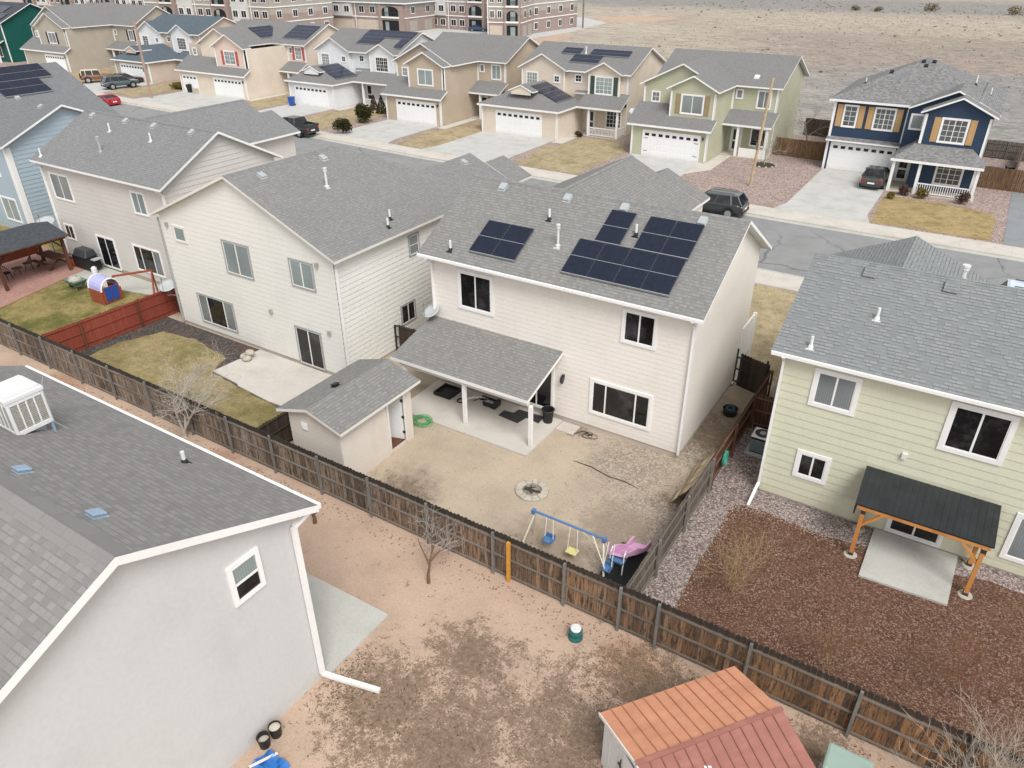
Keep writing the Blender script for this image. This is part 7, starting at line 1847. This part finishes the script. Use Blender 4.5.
def bins_and_poles():
    def wheelie(label, x, y, rz, mat):
        R = thing('wheelie_bin', label, 'wheelie bin', (x,y,.11), rz); z0 = (0,0,0)
        m = MB(); m.hex([(-.24,-.26,.06),(.24,-.26,.06),(.24,.26,.06),(-.24,.26,.06),(-.3,-.36,1.0),(.3,-.36,1.0),(.3,.36,1.0),(-.3,.36,1.0)]); m.build('bin_body', mat, R, off=z0)
        m = MB(); m.box(-.32, .32, -.40, .40, 1.005, 1.08); m.build('lid', mat, R, off=z0, bevel=.03)
        for s in (-1, 1):
            m = MB(); m.tube([(s*.25,.26,.12),(s*.30,.26,.12)], .12, 10); m.build('wheel', 'rubber', R, off=z0)
        m = MB(); m.tube([(-.22,.42,.98),(.22,.42,.98)], .02, 6); m.build('handle', 'black', R, off=z0)
    wheelie('blue wheelie bin by the white house garage', -75.9, 68.4, .3, 'blue_plastic')
    wheelie('black wheelie bin by the pinkish house garage', -95.6, 69.9-1.6, .1, 'black')
    R = thing('plant_tub', 'low black tub holding a coiled teal hose in the dim side yard', 'tub', (-6.3,27.2,0)); m = MB(); m.lathe((-6.3,27.2,0), [(.26,0),(.31,.3),(.33,.32),(.29,.33),(.26,.2),(.05,.18)], 16); m.build('tub', 'black', R); m = MB(); m.tube([(-6.3+.17*math.cos(a),27.2+.17*math.sin(a),.32) for a in [i*math.pi/8 for i in range(17)]], .03, 6); m.build('hose_coil', 'teal_can', R)
    wheelie('dark blue wheelie bin behind the fence beside the navy house', 1.2, 74.2, .4, 'blue_plastic'); wheelie('black wheelie bin behind the fence beside the navy house', 1.9, 75.5, .2, 'black')
    R = thing('cardboard_box', 'pale box standing beside the black bin at the pinkish house', 'box', (-94.3,68.3,.11)); m = MB(); m.box(-94.75,-93.9,68.0,68.6,.12,.75); m.build('carton','stone',R); m = MB(); m.box(-94.7,-93.95,68.02,68.3,.752,.77); m.build('flap','sand',R)
    def pole(label, base, top, r0, r1, mat, arm=None, lamp=False):
        R = thing('utility_pole', label, 'utility pole', base); m = MB(); m.tube([base, top], [r0, r1], 10); m.build('shaft', mat, R)
        c = MB(); t = V(top); c.tube([t-V((0,0,.02)), t+V((0,0,.05))], r1*.7, 10); c.build('cap', 'post_steel', R)
        if lamp:
            q = MB(); q.tube([t-V((0,0,.35)), t+V((-.7,0,.05)), t+V((-1.5,0,.12))], .04, 6); a_ = q.build('lamp_arm', 'post_steel', R)
            q = MB(); q.hex([tuple(t+V(o)) for o in ((-2.1,-.13,.06),(-1.45,-.1,.06),(-1.45,.1,.06),(-2.1,.13,.06),(-2.0,-.08,.2),(-1.5,-.06,.18),(-1.5,.06,.18),(-2.0,.08,.2))]); q.build('lamp_head', 'vent_grey', a_)
        s = MB(); b = V(base).lerp(V(top), .35); s.box(b.x-r0-.02, b.x+r0*.4, b.y-r0-.03, b.y-r0+.02, b.z, b.z+.5); s.build('cable_guard', 'post_steel', R)
        if arm: s = MB(); s.tube([V(base).lerp(t, .5)+V((r0,0,0)), V(base).lerp(t, .98)+V((r1,0,0))], .03, 6); s.build('conduit', mat, R)
    pole('tan utility pole leaning in the pink gravel in front of the sage green house', (-15.95,62.2,.1), (-15.5,62.2,8.5), .13, .10, 'pole')
    pole('weathered utility pole in front of the slate roofed house', (-96.4,62.7,.1), (-96.2,62.7,9.4), .17, .13, 'pole_pink')
    pole('thin dark pole by the far parking lot edge', (-94.6,183.5,0), (-94.6,183.5,14), .22, .15, 'post_steel')
    # stones round the tree in the pink gravel
    R = thing('tree_ring', 'dark mulch ring with edging stones below the sage green house porch', 'tree ring', (-16.9,69.6,.1))
    m = MB(); m.lathe((-16.9,69.6,.1), [(.95,.005),(.9,.05),(.1,.08)], 18); m.build('mulch', 'char', R)
    random.seed(4)
    for k in range(11):
        a = 2*math.pi*k/11; m = MB(); m.lathe((-16.9+1.05*math.cos(a),69.6+1.05*math.sin(a),.1), [(.08,0),(.14,.05),(.05,.12)], 7); m.build('edging_stone', 'stone', R)
bins_and_poles()

# ------------------------------------------------------------------ light, sky, camera
SUN_EL, SUN_AZ = rad(53), rad(130)     # azimuth: direction the light comes from, clockwise from +Y
w = bpy.data.worlds.new('World'); S.world = w; w.use_nodes = True
nt = w.node_tree; bg = nt.nodes['Background']
sky = nd(nt, 'ShaderNodeTexSky', sky_type='NISHITA', sun_disc=False, sun_elevation=SUN_EL, sun_rotation=SUN_AZ, altitude=1600, air_density=1.0, dust_density=6.0, ozone_density=1.0)
hs = nd(nt, 'ShaderNodeHueSaturation', {'Saturation': .12, 'Value': 1.0, 'Color': sky.outputs[0]})
nt.links.new(hs.outputs[0], bg.inputs[0]); bg.inputs[1].default_value = .134
ld = bpy.data.lights.new('Sun', 'SUN'); ld.energy = 1.35; ld.angle = rad(25); ld.color = (1.0, .98, .95)
lo = bpy.data.objects.new('Sun', ld); COL.objects.link(lo)
sd = V((math.sin(SUN_AZ)*math.cos(SUN_EL), math.cos(SUN_AZ)*math.cos(SUN_EL), math.sin(SUN_EL)))
lo.rotation_euler = sd.to_track_quat('Z', 'Y').to_euler()

cam = bpy.data.cameras.new('Camera'); co = bpy.data.objects.new('Camera', cam); COL.objects.link(co)
yaw, pitch, roll = rad(32.3), rad(30.4), rad(.2)
fw = V((-math.sin(yaw)*math.cos(pitch), math.cos(yaw)*math.cos(pitch), -math.sin(pitch)))
rt = V((math.cos(yaw), math.sin(yaw), 0)); dn = fw.cross(rt)
r2 = rt*math.cos(roll)+dn*math.sin(roll); d2 = dn*math.cos(roll)-rt*math.sin(roll)
mat = Matrix((r2, -d2, -fw)).transposed().to_4x4(); mat.translation = V((0, 0, 17))
co.matrix_world = mat
cam.sensor_fit = 'HORIZONTAL'; cam.sensor_width = 36; cam.lens = 36*740/1024; cam.clip_end = 5000; cam.clip_start = .1
S.camera = co
S.view_settings.view_transform = 'Standard'; S.view_settings.look = 'None'; S.view_settings.exposure = 0.82; S.view_settings.gamma = 1.0
S.view_settings.use_curve_mapping = False
S.render.engine = 'CYCLES'; S.cycles.max_bounces = 6; S.cycles.diffuse_bounces = 3; S.cycles.glossy_bounces = 3; S.cycles.use_denoising = True
